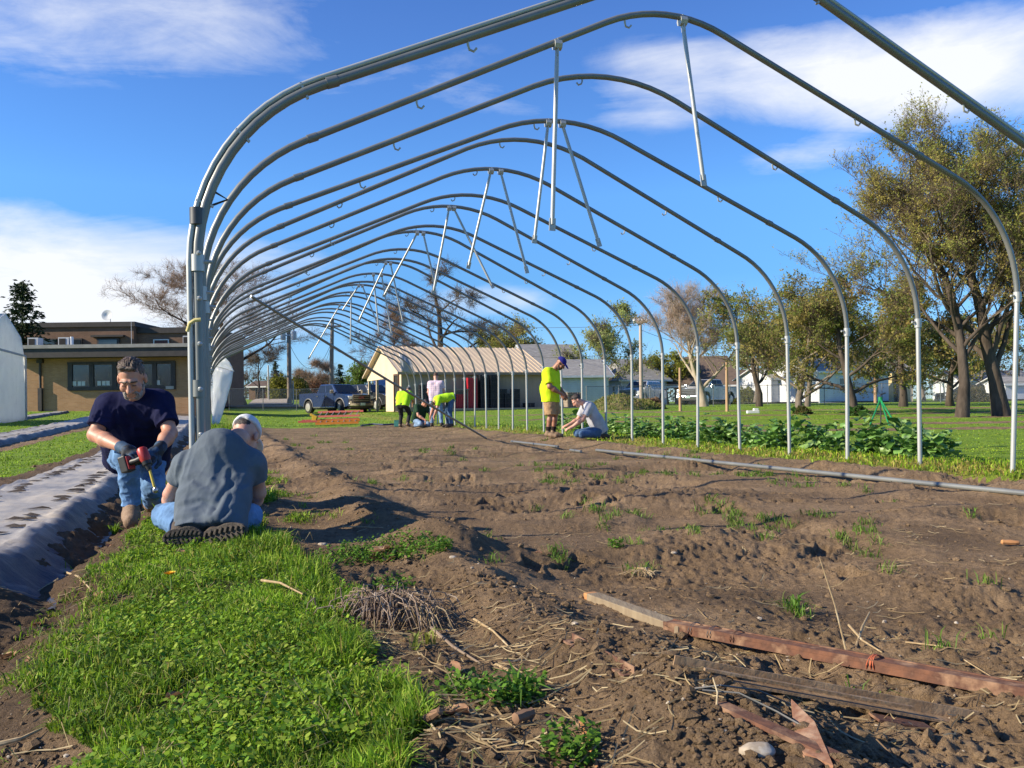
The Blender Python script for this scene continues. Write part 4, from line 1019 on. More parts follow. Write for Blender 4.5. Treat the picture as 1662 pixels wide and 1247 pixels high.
def bush(label, px, py, Y, h, w, seed, pal, n=2600, ls=.09, name='bush', dens=1.0):
    rs = np.random.default_rng(seed); p = G(px, py) if Y is None else Wp(px, py, Y); zb = gz(p.x, p.y)
    e = empty(name, (p.x, p.y, zb-.05))
    D = unit(rs.normal(size=(60, 3))+np.array((0, 0, .8))); D[:, 2] = np.abs(D[:, 2]); R = np.array((w/2, w/2, h))
    st = [(np.array([(0, 0, 0), d*R*.5+rs.normal(0, .05, 3), d*R*rs.uniform(.75, 1)]), np.array((.03, .02, .008))) for d in D]
    V, q = tubes_np(st, 4); mesh_np('stem', V, [q], TWIG_D, e)
    d = unit(rs.normal(size=(n, 3))); d[:, 2] = np.abs(d[:, 2]); lum = .72+.4*vnoise(d[:, 0]*3, d[:, 1]*3, d[:, 2]*3, seed=seed)
    C = d*R*(rs.random(n)[:, None]**.4)*lum[:, None]
    n1 = unit(rs.normal(size=(n, 3))); n2 = unit(np.cross(n1, rs.normal(size=(n, 3)))); sz = (ls*rs.uniform(.5, 1.3, n))[:, None]
    V = np.stack([C-n1*sz, C+n2*sz*.6, C+n1*sz, C-n2*sz*.6], 1).reshape(-1, 3); c = np.array(pal)[rs.integers(0, len(pal), n)]*rs.uniform(.7, 1.3, (n, 1))
    mesh_np('foliage', V, [np.arange(n)[:, None]*4+np.arange(4)], TREELEAF, e, smooth=False, attrs={'Col': np.repeat(c, 4, 0)})
    tag(e, label, 'bush'); return e
bush('yellow green bush left of the left utility pole', 456, 646, 92, 2.9, 3.4, 71, [(.20, .20, .03), (.26, .25, .04), (.15, .16, .03)], 4200, .13)
bush('olive bush right of the left utility pole', 484, 646, 95, 2.6, 3.0, 72, [(.17, .17, .03), (.22, .2, .04)], 3600, .13)
bush('reddish brown shrub far behind the blue pickup', 515, 646, 105, 2.8, 3.6, 73, [(.14, .07, .045), (.19, .10, .06)], 3600, .12)
bush('brownish shrub behind the blue pickup\'s roof', 530, 646, 108, 2.4, 3.0, 74, [(.17, .13, .06), (.12, .09, .05)], 3000, .12)
bush('low green shrub planted through the shed\'s open porch', 620, 650, 72, .9, 2.4, 75, [(.06, .10, .03), (.09, .13, .04)], 2200, .09)
bush('low dark green shrub under the round budding tree', 1393, 676, 31.8, .42, .9, 76, [(.05, .10, .02), (.07, .14, .03)], 1800, .05)
bush('brown tuft at the foot of the pale forked trunk', 1302, 674, 34.4, .4, .8, 77, [(.12, .14, .03), (.16, .14, .05)], 1200, .05)
bush('tawny shrub under the tan cottage\'s bare tree', 1578, 660, 58, 1.3, 2.6, 78, [(.16, .13, .06), (.12, .11, .05)], 2600, .09)
bush('heap of dry brown weed stalks by the pale pickup\'s fence', 1058, 664, 49, .75, 1.6, 79, [(.30, .17, .11), (.36, .23, .15), (.24, .15, .09)], 2600, .08, name='weed_heap')
bush('yellow green shrub left of the pale far house', 1210, 655, 76, 1.6, 2.4, 80, [(.2, .2, .04), (.15, .17, .04)], 2400, .1)
# far woods: one mass of bare twigs and budding crowns along the skyline
rs = np.random.default_rng(90); n = 52000
X = rs.uniform(-190, 200, n); Y = 165+rs.normal(0, 9, n)+.06*np.abs(X)
top = (3.2+6.5*sstep(-20, 20, X))*(.45+.75*vnoise(X*.055, X*0, seed=92))+1.5*vnoise(X*.25, X*0+4, seed=93); t = rs.random(n)**.8
Z = far_z(X, Y)+top*t; C = np.stack([X, Y, Z], 1)
D = unit(rs.normal(0, .5, (n, 3))+np.array((0, 0, .8)))
V1, q1, t1, _ = spikes(C[:22000], D[:22000], rs.uniform(.8, 2.4, 22000), np.full(22000, .03), rs.uniform(-.1, .1, 22000), rs)
n1 = unit(rs.normal(size=(n-22000, 3))); n2 = unit(np.cross(n1, rs.normal(size=(n-22000, 3)))); sz = rs.uniform(.15, .4, (n-22000, 1)); C2 = C[22000:]
V2 = np.stack([C2-n1*sz, C2+n2*sz*.6, C2+n1*sz, C2-n2*sz*.6], 1).reshape(-1, 3)
pal = np.array([(.10, .085, .05), (.13, .10, .06), (.10, .12, .04), (.16, .13, .07)]); hue = (vnoise(C2[:, 0]*.06, C2[:, 0]*0, seed=95)*3.99).astype(int)
c2 = pal[hue]*rs.uniform(.7, 1.3, (len(C2), 1)); c1 = np.repeat(np.array([[.12, .09, .065]]), len(V1), 0)
o = mesh_np('woods', np.concatenate([V1, V2]), [q1, t1, np.arange(len(C2))[:, None]*4+np.arange(4)+len(V1)], TREELEAF, smooth=False, attrs={'Col': np.concatenate([c1, np.repeat(c2, 4, 0)])})
tag(o, 'distant band of bare and budding trees closing the skyline', 'woods', kind='stuff')
# ------------------------------------------------------------------ buildings
def brick_mat(name, c1, c2, mortar, scale=1.0, bump=.4):
    m = bpy.data.materials.new(name); m.use_nodes = True; w = NT(m.node_tree); w.n.clear()
    out = w.node('ShaderNodeOutputMaterial'); b = w.node('ShaderNodeBsdfPrincipled')
    tc = w.node('ShaderNodeTexCoord').outputs['Object']; sx = w.node('ShaderNodeSeparateXYZ'); w.link(tc, sx.inputs[0])
    cv = w.node('ShaderNodeCombineXYZ'); w.link(w.math('ADD', sx.outputs[0], sx.outputs[1]), cv.inputs[0]); w.link(sx.outputs[2], cv.inputs[1])
    bt = w.node('ShaderNodeTexBrick'); w.link(cv.outputs[0], bt.inputs['Vector']); bt.inputs['Scale'].default_value = 1/scale
    bt.inputs['Brick Width'].default_value = .24; bt.inputs['Row Height'].default_value = .075; bt.inputs['Mortar Size'].default_value = .008
    for k, c in (('Color1', c1), ('Color2', c2), ('Mortar', mortar)): bt.inputs[k].default_value = (*c, 1)
    n = w.noise(tc, 1.2, 5); c = w.mix(.35, bt.outputs[0], w.ramp(n, [(.3, tuple(x*.7 for x in c1)), (.7, c2)]))
    w.link(c, b.inputs['Base Color']); b.inputs['Roughness'].default_value = .85; b.inputs['Specular IOR Level'].default_value = .2
    bp = w.node('ShaderNodeBump', i_Strength=bump, i_Distance=.01); w.link(bt.outputs['Fac'], bp.inputs['Height']); bp.invert = True; w.link(bp.outputs[0], b.inputs['Normal'])
    w.link(b.outputs[0], out.inputs[0]); return m
def siding_mat(name, col, pitch, vertical=False, depth=.5):
    m = bpy.data.materials.new(name); m.use_nodes = True; w = NT(m.node_tree); w.n.clear()
    out = w.node('ShaderNodeOutputMaterial'); b = w.node('ShaderNodeBsdfPrincipled')
    tc = w.node('ShaderNodeTexCoord').outputs['Object']; sx = w.node('ShaderNodeSeparateXYZ'); w.link(tc, sx.inputs[0])
    co = w.math('ADD', sx.outputs[0], sx.outputs[1]) if vertical else sx.outputs[2]
    fr = w.math('FRACT', w.math('MULTIPLY', co, 1/pitch))
    n = w.noise(w.mapping(tc, (1, 1, .3)), 1.5, 5); c = w.ramp(n, [(.3, tuple(x*.82 for x in col)), (.65, col)])
    gr = w.math('GREATER_THAN', fr, .93)
    w.link(w.mix(w.math('MULTIPLY', gr, .35), c, tuple(x*.5 for x in col)), b.inputs['Base Color']); b.inputs['Roughness'].default_value = .65
    bp = w.node('ShaderNodeBump', i_Strength=depth, i_Distance=.02); w.link(fr, bp.inputs['Height']); w.link(bp.outputs[0], b.inputs['Normal'])
    w.link(b.outputs[0], out.inputs[0]); return m
def shingle_mat(name, c1, c2):
    return pm(name, c1, c2, rough=.9, scale=1.6, bump=.5, bscale=9, stretch=(1, 3, 6), spec=.15, c3=tuple(x*1.15 for x in c1))
GLASS = pm('window_glass', (.02, .028, .034), (.035, .045, .05), rough=.14, scale=1.5, spec=.9)
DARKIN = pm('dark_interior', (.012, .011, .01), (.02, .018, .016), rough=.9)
WHITE = pm('white_paint', (.72, .72, .70), (.62, .62, .60), rough=.6, scale=3)
BROWNTRIM = pm('dark_brown_trim', (.028, .022, .02), (.045, .035, .03), rough=.6, scale=4)
CREAM = siding_mat('cream_siding', (.72, .58, .39), .3, True, .15)
TANW = siding_mat('tan_vertical_siding', (.42, .31, .21), .3, True, .5)
ROOFTAN = pm('tan_metal_roof', (.62, .49, .33), (.56, .44, .30), rough=.5, scale=1.2, spec=.4)
GSH = shingle_mat('grey_shingles', (.30, .29, .27), (.22, .21, .20))
BSH = shingle_mat('brown_shingles', (.10, .075, .06), (.15, .11, .085))
WSID = siding_mat('white_lap_siding', (.66, .67, .68), .14)
TSID = siding_mat('tan_lap_siding', (.42, .38, .30), .14)
YSID = siding_mat('yellow_lap_siding', (.55, .43, .20), .14)
REDB = brick_mat('red_brick', (.22, .075, .05), (.28, .10, .07), (.3, .26, .22))
YBRICK = brick_mat('tan_brick', (.35, .185, .088), (.45, .255, .13), (.36, .27, .18))
BBRICK = brick_mat('brown_brick', (.16, .085, .055), (.22, .125, .08), (.22, .17, .13))
CONC = pm('concrete', (.42, .40, .36), (.34, .32, .29), rough=.9, scale=3, bump=.2)
WOODG = pm('weathered_wood', (.20, .16, .12), (.30, .25, .19), rough=.9, scale=3, stretch=(1, 1, 6), bump=.4, spec=.2)
PLASTIC_W = pm('white_greenhouse_plastic', (.96, .96, .95), (.90, .90, .90), rough=.3, scale=2, transl=.78, bump=.15, bscale=3)
def gable_house(name, label, cat, c0, th, L, W, zb, wh, rh, wall_m, roof_m, trim_m=None, over=.35, gable_m=None, openings=(), hip=0.0, ribs=0, chimney=None, lap=.1):
    """c0: near left corner; x runs along the front, y inwards"""
    e = empty(name, (c0[0], c0[1], zb), th); trim_m = trim_m or WHITE
    m = MB(); m.box((L/2, W/2, wh/2-.3), (L, W, wh+.6)); m.build('wall', wall_m, e)
    if hip <= 0:
        for x0 in (0, L):
            s = .12 if x0 == 0 else -.12
            MB().prism([(x0, 0, wh), (x0, W, wh), (x0, W/2, wh+rh)], (0, 0, 0), (s, 0, 0)).build('gable', gable_m or wall_m, e)
    r = MB(); t = .10; o2 = over
    k = rh/(W/2); ez = wh-over*k
    hx = hip*L/2
    for sgn in (0, 1):
        yo = -over if sgn == 0 else W+over
        if hip <= 0:
            V = [(-o2, yo, ez), (L+o2, yo, ez), (L+o2, W/2, wh+rh), (-o2, W/2, wh+rh)]
        else:
            V = [(-o2, yo, ez), (L+o2, yo, ez), (L-hx, W/2, wh+rh), (hx, W/2, wh+rh)]
        V += [(x, y, z+t) for x, y, z in V]
        r.add(V, [(0, 1, 2, 3), (4, 5, 6, 7), (0, 1, 5, 4), (1, 2, 6, 5), (2, 3, 7, 6), (3, 0, 4, 7)])
    if hip > 0:
        for x0, x1 in ((-o2, hx), (L+o2, L-hx)):
            V = [(x0, -over, ez), (x0, W+over, ez), (x1, W/2, wh+rh)]; V += [(x, y, z+t) for x, y, z in V]
            r.add(V, [(0, 1, 2), (3, 4, 5), (0, 1, 4, 3), (1, 2, 5, 4), (2, 0, 3, 5)])
    if ribs:
        n = int((L+2*o2)/ribs)
        for i in range(n+1):
            x = -o2+.03+i*(L+2*o2-.06)/n
            for yo in (-over, W+over): r.bar((x, yo, ez+t+.012), (x, W/2, wh+rh+t+.012), .05, .05)
    ro = r.build('roof', roof_m, e)
    if hip <= 0:
        for x0 in (-o2-.02, L+o2+.02):
            m = MB()
            for yo in (-over-.02, W+over+.02): m.bar((x0, yo, ez+.03), (x0, W/2, wh+rh+.03), .05, .2, up=(1, 0, 0.001))
            m.build('verge_board', trim_m, e)
    m = MB(); m.bar((-o2, -over-.03, ez+.02), (L+o2, -over-.03, ez+.02), .06, .16); m.build('gutter', trim_m, e)
    if chimney: m = MB(); m.box((chimney[0], chimney[1], wh+rh*.8), (.6, .6, 1.6)); m.build('chimney', REDB, ro)
    for (face, u, z, w_, h_, kind) in openings:
        fr, gl = MB(), MB(); fm = {'door': BROWNTRIM, 'garage': WHITE, 'open': trim_m}.get(kind, WHITE); d = .05
        def put(mb, uc_, zc_, ww, hh, out, dd):
            if face == 'front': mb.box((uc_, -out, zc_), (ww, dd, hh))
            elif face == 'left': mb.box((-out, uc_, zc_), (dd, ww, hh))
            elif face == 'right': mb.box((L+out, uc_, zc_), (dd, ww, hh))
        b_ = .09
        put(fr, u-w_/2, z, b_, h_+b_, .03, .1); put(fr, u+w_/2, z, b_, h_+b_, .03, .1); put(fr, u, z+h_/2, w_-b_, b_, .03, .1); put(fr, u, z-h_/2, w_-b_, b_, .03, .1)
        if kind == 'window': put(fr, u, z, w_-b_, .05, .03, .07)
        put(gl, u, z, w_-b_, h_-b_, .008, .02)
        nm = {'window': 'window', 'door': 'door', 'garage': 'garage_door', 'open': 'doorway'}[kind]
        f_ = fr.build(nm, fm, e)
        gl.build('pane' if kind == 'window' else 'door_fill', GLASS if kind == 'window' else (WHITE if kind == 'garage' else DARKIN), f_)  # open doorways: dark panel stands for the unlit inside, no door leaf
    tag(e, label, cat); return e

# tan shed with open porch bay
TH = math.radians(22); c0 = (-6.48, 52.0); zb = gz(-3, 54)-.02
sh = empty('shed', (c0[0], c0[1], zb), TH)
Ls, Ws, whs, rhs = 9.2, 8.9, 2.33, 1.72
m = MB(); m.box((Ls/2, .06, whs/2), (Ls, .12, whs)); m.box((Ls/2+.7, 4.2, whs/2), (Ls-1.4, .12, whs)); m.box((Ls-.06, Ws/2, whs/2), (.12, Ws-.3, whs)); m.build('wall', TANW, sh)
m = MB(); m.box((.06, 1.95, whs/2), (.12, 3.7, whs)); m.build('front_wall', CREAM, sh)
m = MB(); m.prism([(0, -.02, whs), (0, Ws+.02, whs), (0, Ws/2, whs+rhs)], (0, 0, 0), (.12, 0, 0)); m.box((.06, Ws/2+1.9, whs-.13), (.14, Ws/2+.7, .3)); m.build('gable', CREAM, sh)
m = MB(); m.prism([(Ls, 0, whs), (Ls, Ws, whs), (Ls, Ws/2, whs+rhs)], (0, 0, 0), (-.12, 0, 0)); m.build('gable', CREAM, sh)
r = MB(); k = rhs/(Ws/2); ov = .28
for sgn in (0, 1):
    yo = -ov if sgn == 0 else Ws+ov; V = [(-.3, yo, whs-ov*k), (Ls+.3, yo, whs-ov*k), (Ls+.3, Ws/2, whs+rhs), (-.3, Ws/2, whs+rhs)]; V += [(x, y, z+.08) for x, y, z in V]
    r.add(V, [(0, 1, 2, 3), (4, 5, 6, 7), (0, 1, 5, 4), (1, 2, 6, 5), (2, 3, 7, 6), (3, 0, 4, 7)])
    for i in range(33): x = -.28+i*(Ls+.56)/32; r.bar((x, yo, whs-ov*k+.095), (x, Ws/2, whs+rhs+.095), .03, .03)
ro = r.build('roof', ROOFTAN, sh)
m = MB(); m.bar((-.3, -ov-.03, whs-ov*k+.02), (Ls+.3, -ov-.03, whs-ov*k+.02), .05, .16); m.build('fascia', pm('shed_fascia', (.34, .25, .17), rough=.7), sh)
for yy in (Ws-.12, Ws-2.4): m = MB(); m.box((.1, yy, whs/2), (.14, .14, whs)); m.build('porch_post', CREAM, sh)
m = MB(); m.box((Ls-.1, Ws-.12, whs/2), (.14, .14, whs)); m.build('porch_post', CREAM, sh)
m = MB(); 
for y_ in (.5, 1.55): m.box((-.02, y_, 1.08), (.1, .1, 2.16))
m.box((-.02, 1.025, 2.2), (.1, 1.15, .1)); d = m.build('doorway', pm('brown_door_frame', (.10, .05, .035), rough=.7), sh)
m = MB(); m.box((-.012, 1.025, 1.07), (.02, .95, 2.1)); m.build('door_fill', DARKIN, d)
tag(sh, 'tan shed with ribbed tan metal roof and open corner porch beyond the hoops', 'shed')
# low plank deck along its long wall
def shp(x, y, z=0): return Vector((c0[0]+math.cos(TH)*x-math.sin(TH)*y, c0[1]+math.sin(TH)*x+math.cos(TH)*y, zb+z))
dk = empty('deck', tuple(shp(0, 0)), TH)
m = MB()
for i in range(10): m.box((6.4, -.22-.2*i, .12), (10.4, .185, .05))
m.build('planks', WOODG, dk); m = MB(); m.box((6.4, -2.1, .0), (10.4, .06, .18)); m.build('edge_board', WOODG, dk)
m = MB()
m.bar((1.2, -2.16, .10), (11.6, -2.16, .10), .03, .035); m.build('pale_edge_strip', CONC, dk)
tag(dk, 'low weathered plank deck along the shed\'s long wall', 'deck')
rl = empty('planter_box', tuple(shp(10.6, -1.0, .14)), TH)
m = MB()
for i in range(6): m.box((-.42+.17*i, -.45, .45), (.13, .04, .9)); m.box((-.42+.17*i, .45, .45), (.13, .04, .9))
m.build('slats', WOODG, rl); m = MB(); m.box((0, -.48, .78), (1.0, .03, .09)); m.box((0, -.48, .12), (1.0, .03, .09)); m.box((-.49, 0, .45), (.05, .9, .9)); m.box((.49, 0, .45), (.05, .9, .9)); m.build('rails', WOODG, rl)
tag(rl, 'slatted wooden box standing at the right end of the deck', 'box')

# crates stacked on the deck: every crate is its own
CR_RED = pm('red_crate_plastic', (.52, .025, .04), (.42, .02, .03), rough=.45, scale=5)
CR_BLK = pm('black_crate_plastic', (.010, .010, .014), (.02, .02, .025), rough=.5, scale=5)
def crate_mesh(w, d, h, mat):
    m = MB(); t = .02
    for s in (-1, 1):
        for zf in (.12, .5, .9): m.box((0, s*(d/2-t/2), h*zf), (w, t, h*.17)); m.box((s*(w/2-t/2), 0, h*zf), (t, d-2*t-.004, h*.17))
        for i in range(5): m.box((-w/2+.05+i*(w-.1)/4, s*(d/2-t/2)*.985, h*.5), (.05, t, h*.96)); 
        for i in range(4): m.box((s*(w/2-t/2)*.985, -d/2+.06+i*(d-.12)/3, h*.5), (t, .05, h*.96))
    m.box((0, 0, h*.03), (w-.05, d-.05, h*.06))
    o = m.build('crate', mat); return o
protos = {'red': crate_mesh(.6, .42, .135, CR_RED), 'black': crate_mesh(.5, .42, .28, CR_BLK)}
first = {'red': True, 'black': True}
def put_crate(kind, x, y, z, lab, grp, sx=1.0):
    o = protos[kind]
    if not first[kind]: o = o.copy(); COL.objects.link(o)
    first[kind] = False; o.location = shp(x, y, z); o.rotation_euler = (0, 0, TH+rnd.uniform(-.04, .04)); o.scale = (sx, 1, 1)
    tag(o, lab, 'crate', grp)
def px2u(px, y=-.5):      # along-wall coordinate of a pixel column
    us_ = np.linspace(0, 11, 2000); P = [shp(u, y) for u in us_]; return us_[min(range(2000), key=lambda i: abs(CX+F*P[i].x/P[i].y-px))]
for k in range(13): put_crate('red', px2u(765), -.6, .15+.14*k, 'red crate in the tall red stack, %s from the deck' % ORD[k], 'tall stack of red crates')
for k in range(6): put_crate('red', px2u(747), -.55, .15+.14*k, 'red crate in the low red stack left of the tall one, %s from the deck' % ORD[k], 'low stack of red crates')
for j, (px, n, nm) in enumerate([(785, 7, 'left one of two tall black stacks'), (800, 7, 'right one of two tall black stacks'), (815, 4, 'middle high black stack'), (822, 3, 'low black stack beside the middle high one'), (836, 4, 'separate black stack to the right')]):
    for k in range(n): put_crate('black', px2u(px), -.55-.1*(j % 2), .15+.285*k, '%s black crate from the deck in the %s' % (ORD[k], nm), 'black crates on the deck', 1.12 if j < 2 else .95)
put_crate('black', px2u(857), -.6, .15, 'single black crate lying alone at the right', 'black crates on the deck', 1.3)
for k in range(5): put_crate('black', px2u(688), -.5, .15+.285*k, '%s black crate from the deck, left of the plaid shirted man' % ORD[k], 'black crates on the deck', 1.1)
tb = empty('work_table', tuple(shp(px2u(733), -.6, .15)), TH)
m = MB(); m.box((0, 0, 1.12), (2.0, .55, .06)); m.build('tabletop', WOODG, tb)
for x_, y_ in ((-.9, -.2), (.9, -.2), (-.9, .2), (.9, .2)): m = MB(); m.box((x_, y_, .545), (.08, .08, 1.09)); m.build('leg', WOODG, tb)
tag(tb, 'rough dark work table against the shed wall behind the workers', 'table')

# brick school building: low tan part and higher brown part behind
e = empty('brick_building', (-28.1, 51.0, .70))
m = MB(); m.box((4.95, 2.2, 1.55), (9.9, 4.4, 3.6)); m.build('wall', YBRICK, e)
m = MB(); m.box((4.75, 1.9, 3.34), (11.2, 6.0, .5)); m.build('dark_eave', BROWNTRIM, e)
m = MB(); m.box((4.75, 1.9, 3.70), (11.4, 6.2, .2)); m.build('roof_edge', pm('grey_roof_edge', (.30, .285, .26), rough=.8, scale=3), e)
fx0, fx1, z0, z1 = 2.55, 8.75, 1.28, 2.86
m = MB(); m.box(((fx0+fx1)/2, -.02, z1-.06), (fx1-fx0, .16, .14)); m.box(((fx0+fx1)/2, -.02, z0+.06), (fx1-fx0, .16, .22))
xs = [fx0+.12, fx0+1.15, fx0+1.6, fx0+2.65, fx0+3.2, fx0+4.2, fx0+4.7, fx1-.12]
for x in (fx0+.15, fx0+1.38, fx0+2.7, fx0+4.0, fx0+5.0, fx1-.12): m.box((x, -.02, (z0+z1)/2), (.26, .15, z1-z0-.25))
wf = m.build('window', BROWNTRIM, e)
m = MB(); m.box(((fx0+fx1)/2, -.01, (z0+z1)/2), (fx1-fx0-.3, .03, z1-z0-.3)); m.build('pane', GLASS, wf)
PAPER = pm('paper', (.55, .58, .55), (.45, .50, .48), rough=.8)
for x in (2.93, 3.22, 3.45, 4.35, 4.62, 4.86, 7.75): m = MB(); m.box((x, -.035, z0+.36), (.2, .012, .26)); m.build('paper_sheet', PAPER, wf)
m = MB(); m.box((8.45, -.10, z0+.06), (.45, .1, .18)); m.build('sill_box', CONC, wf)
m = MB(); m.tube([(1.0, -.1, 3.1), (1.0, -.1, 1.4), (1.0, -.1, .05)], [.07, .07, .09], 10); m.box((1.0, -.1, .75), (.22, .2, 1.3)); m.box((1.0, -.08, 2.95), (.34, .24, .22)); m.build('downspout', BROWNTRIM, e)
m = MB(); m.box((-12.8, 16.6, 2.95), (28, 9, 6.3)); m.box((3.75, 16.9, 2.75), (5.1, 8.4, 5.9)); m.build('upper_wall', BBRICK, e)
m = MB(); m.box((-12.8, 16.6, 6.2), (28.3, 9.3, .34)); m.box((3.82, 16.9, 5.78), (5.2, 8.7, .40)); m.build('parapet', BROWNTRIM, e)
for (x, w_, h_, zz) in ((-3.1, 1.35, .95, 4.75), (-4.8, 1.1, .95, 4.75)):
    f_ = MB(); f_.box((x, 12.02, zz), (w_, .14, h_)); f_ = f_.build('window', BROWNTRIM, e); m = MB(); m.box((x, 11.95, zz), (w_-.2, .04, h_-.2)); m.build('pane', GLASS, f_)
f_ = MB(); f_.box((-.57, 12.0, 5.36), (2.3, .5, .14)); f_.box((-.57, 12.02, 4.65), (1.6, .16, 1.1)); f_ = f_.build('window', BROWNTRIM, e); m = MB(); m.box((-.57, 11.93, 4.65), (1.3, .04, .9)); m.build('pane', GLASS, f_)
f_ = MB()
for x in (2.45, 3.5): f_.box((x, 12.55, 4.6), (.07, .07, 1.05))
f_.box((2.975, 12.55, 5.1), (.98, .07, .07)); f_ = f_.build('hatch', WHITE, e); m = MB(); m.box((2.975, 12.6, 4.55), (.98, .05, 1.0)); m.build('panel', pm('maroon_panel', (.10, .03, .028), rough=.6), f_)
ACM = pm('air_conditioner_paint', (.50, .50, .49), (.42, .42, .41), rough=.6); 
for (x, w_) in ((.05, .6), (1.85, .62), (9.1, .5)):
    a_ = MB(); a_.box((x, 1.2, 4.12), (w_, .6, .54)); a_ = a_.build('air_conditioner', ACM, e)
    m = MB(); m.box((x-.06, .89, 4.12), (w_*.6, .03, .4)); m.build('fan_grille', DARKIN, a_)
for x, h_ in ((2.3, .62), (2.0, .3), (9.45, .62)): m = MB(); m.tube([(x, 1.0, 3.8), (x, 1.0, 3.8+h_)], .09, 8); m.build('vent_pipe', WHITE, e)
m = MB(); m.tube([(5.2, 2.4, 3.8), (5.2, 2.4, 5.4)], .014, 6); m.build('mast', ACM, e)
ds = MB(); R = np.array(Matrix.Rotation(math.radians(78), 3, 'X')); ds.lathe([(0, .06), (.2, .09), (.38, .16), (.40, .16), (.2, .05), (0, .02)], 18, (-.75, 12.4, 6.85), R=R); dsh = ds.build('dish', WHITE, e, smooth=True)
m = MB(); m.tube([(-.65, 12.6, 6.2), (-.7, 12.6, 6.85)], .03, 6); m.build('dish_arm', ACM, e)
tag(e, 'low tan brick building with window band, brown brick block behind it', 'building')

# white plastic greenhouse at the left edge
def tunnel(label, corner, ang, L, W, hs, hp):
    e = empty('plastic_greenhouse', (corner[0], corner[1], gz(*corner)-.1), ang)     # x along the tunnel, y across
    prof = [(0, 0), (.05, hs*.6), (.12, hs), (.7, hs+(hp-hs)*.5), (W*.3, hp-.35), (W*.5, hp), (W*.7, hp-.35), (W-.7, hs+(hp-hs)*.5), (W-.12, hs), (W-.05, hs*.6), (W, 0)]
    n = len(prof); nx = 22; V = [(L*i/(nx-1), y+(.05*math.sin(i*2.2+z*3) if 0 < z < hp else 0), z) for i in range(nx) for (y, z) in prof]
    Fq = [(i*n+j, (i+1)*n+j, (i+1)*n+j+1, i*n+j+1) for i in range(nx-1) for j in range(n-1)]
    m = MB(); m.add(V, Fq); o = m.build('film', PLASTIC_W, e, smooth=True)
    md = o.modifiers.new('thick', 'SOLIDIFY'); md.thickness = .012
    m = MB(); m.prism([(0.01, y, z) for y, z in prof], (0, 0, 0), (.03, 0, 0)); m.build('end_wall', PLASTIC_W, e)
    m = MB(); m.bar((0, -.03, hs), (L, -.03, hs), .05, .08); m.bar((0, -.02, .1), (L, -.02, .1), .05, .2); m.build('rail', WOODG, e)
    m = MB(); m.bar((-.03, .1, hs), (-.03, W-.1, hs), .05, .07)
    for yy in (.08,): m.bar((-.035, yy, 0), (-.035, yy, hs if yy < .5 else hs+.8), .06, .06)
    m.build('end_frame', pm('grey_frame_wood', (.42, .41, .40), rough=.8), e)
    tag(e, label, 'greenhouse')
cc = Wp(42, 690, 36); tunnel('white plastic covered greenhouse end at the left picture edge', (cc.x, cc.y), math.radians(198), 16, 6.5, 2.7, 4.1)

# houses across the road
P_ = lambda px, Y: (lambda v: (v.x, v.y))(Wp(px, 650, Y))
c = P_(884, 66); gable_house('garage_building', 'long pale building with grey shingle roof right behind the tan shed', 'building', c, math.radians(8), 4.9, 7, gz(*c)-.05, 2.35, 1.3, WSID, GSH, over=.3)
c = P_(862, 76); gable_house('house', 'house with higher grey roof and white gable, partly behind the tan shed', 'house', c, math.radians(12), 4.4, 7.5, gz(*c)-.05, 3.4, 2.1, WSID, GSH, over=.35)
c = P_(988, 84); gable_house('house', 'small blue grey house left of the pale hipped house', 'house', c, math.radians(4), 3.2, 5, gz(*c), 2.6, 1.2, siding_mat('blue_grey_siding', (.34, .40, .50), .14), BSH, openings=[('front', .75, 1.2, .5, 1.0, 'window')])
c = P_(1008, 80); gable_house('house', 'white house with hipped grey roof and closed garage', 'house', c, math.radians(18), 4.6, 5.2, gz(*c)-.05, 2.5, 1.75, WSID, GSH, hip=.35, over=.4, openings=[('left', 3.2, 1.3, .6, 1.1, 'window'), ('front', 2.5, 1.0, 2.8, 1.9, 'garage'), ('left', 1.4, 1.3, .6, 1.1, 'window')])
c = P_(1095, 82); gable_house('house', 'red brick house with dark brown roof behind the leafless pale tree', 'house', c, math.radians(-14), 5.6, 6, gz(*c)-.05, 2.2, 2.3, REDB, BSH, hip=.3, over=.7, openings=[('front', 1.6, 1.2, 1.1, 1.1, 'window'), ('front', 3.6, 1.0, 1.0, 2.0, 'door')])
c = P_(1172, 86); gable_house('house', 'small white outbuilding with dark doorway right of the brown roofed house', 'building', c, math.radians(0), 2.5, 4, gz(*c)-.05, 2.0, 1.3, WSID, BSH, openings=[('front', 1.0, .95, .9, 1.7, 'open')])
c = P_(1216, 80); gable_house('house', 'little yellow shed left of the long white house', 'building', c, 0, 1.5, 3, gz(*c), 1.5, .8, YSID, BSH)
c = P_(1330, 70); gable_house('house', 'long white house behind the budding trees, its lit side wall to the left', 'house', c, math.radians(24), 7.4, 6.2, gz(*c)-.1, 2.7, 1.7, WSID, GSH, hip=.0, over=.3, openings=[('left', 1.0, 1.7, .75, 1.3, 'window'), ('left', 2.2, 1.7, .75, 1.3, 'window'), ('front', 2.4, 1.55, .8, 1.1, 'window'), ('front', 5.9, 1.6, .7, 1.4, 'window')])
c = P_(1252, 74); gable_house('house', 'low white wing left of the long white house', 'house', c, math.radians(20), 4.0, 5, gz(*c)-.1, 2.2, .9, WSID, GSH, over=.2, openings=[('front', 2.6, 1.2, .6, .9, 'window')])
c = P_(1482, 84); gable_house('house', 'tan gabled cottage seen between tree trunks on the right', 'house', (c[0], c[1]), math.radians(70), 6.0, 3.4, gz(*c)-.1, 1.9, 1.3, TSID, GSH, over=.25, openings=[('front', 1.2, 1.1, .8, .8, 'window')])
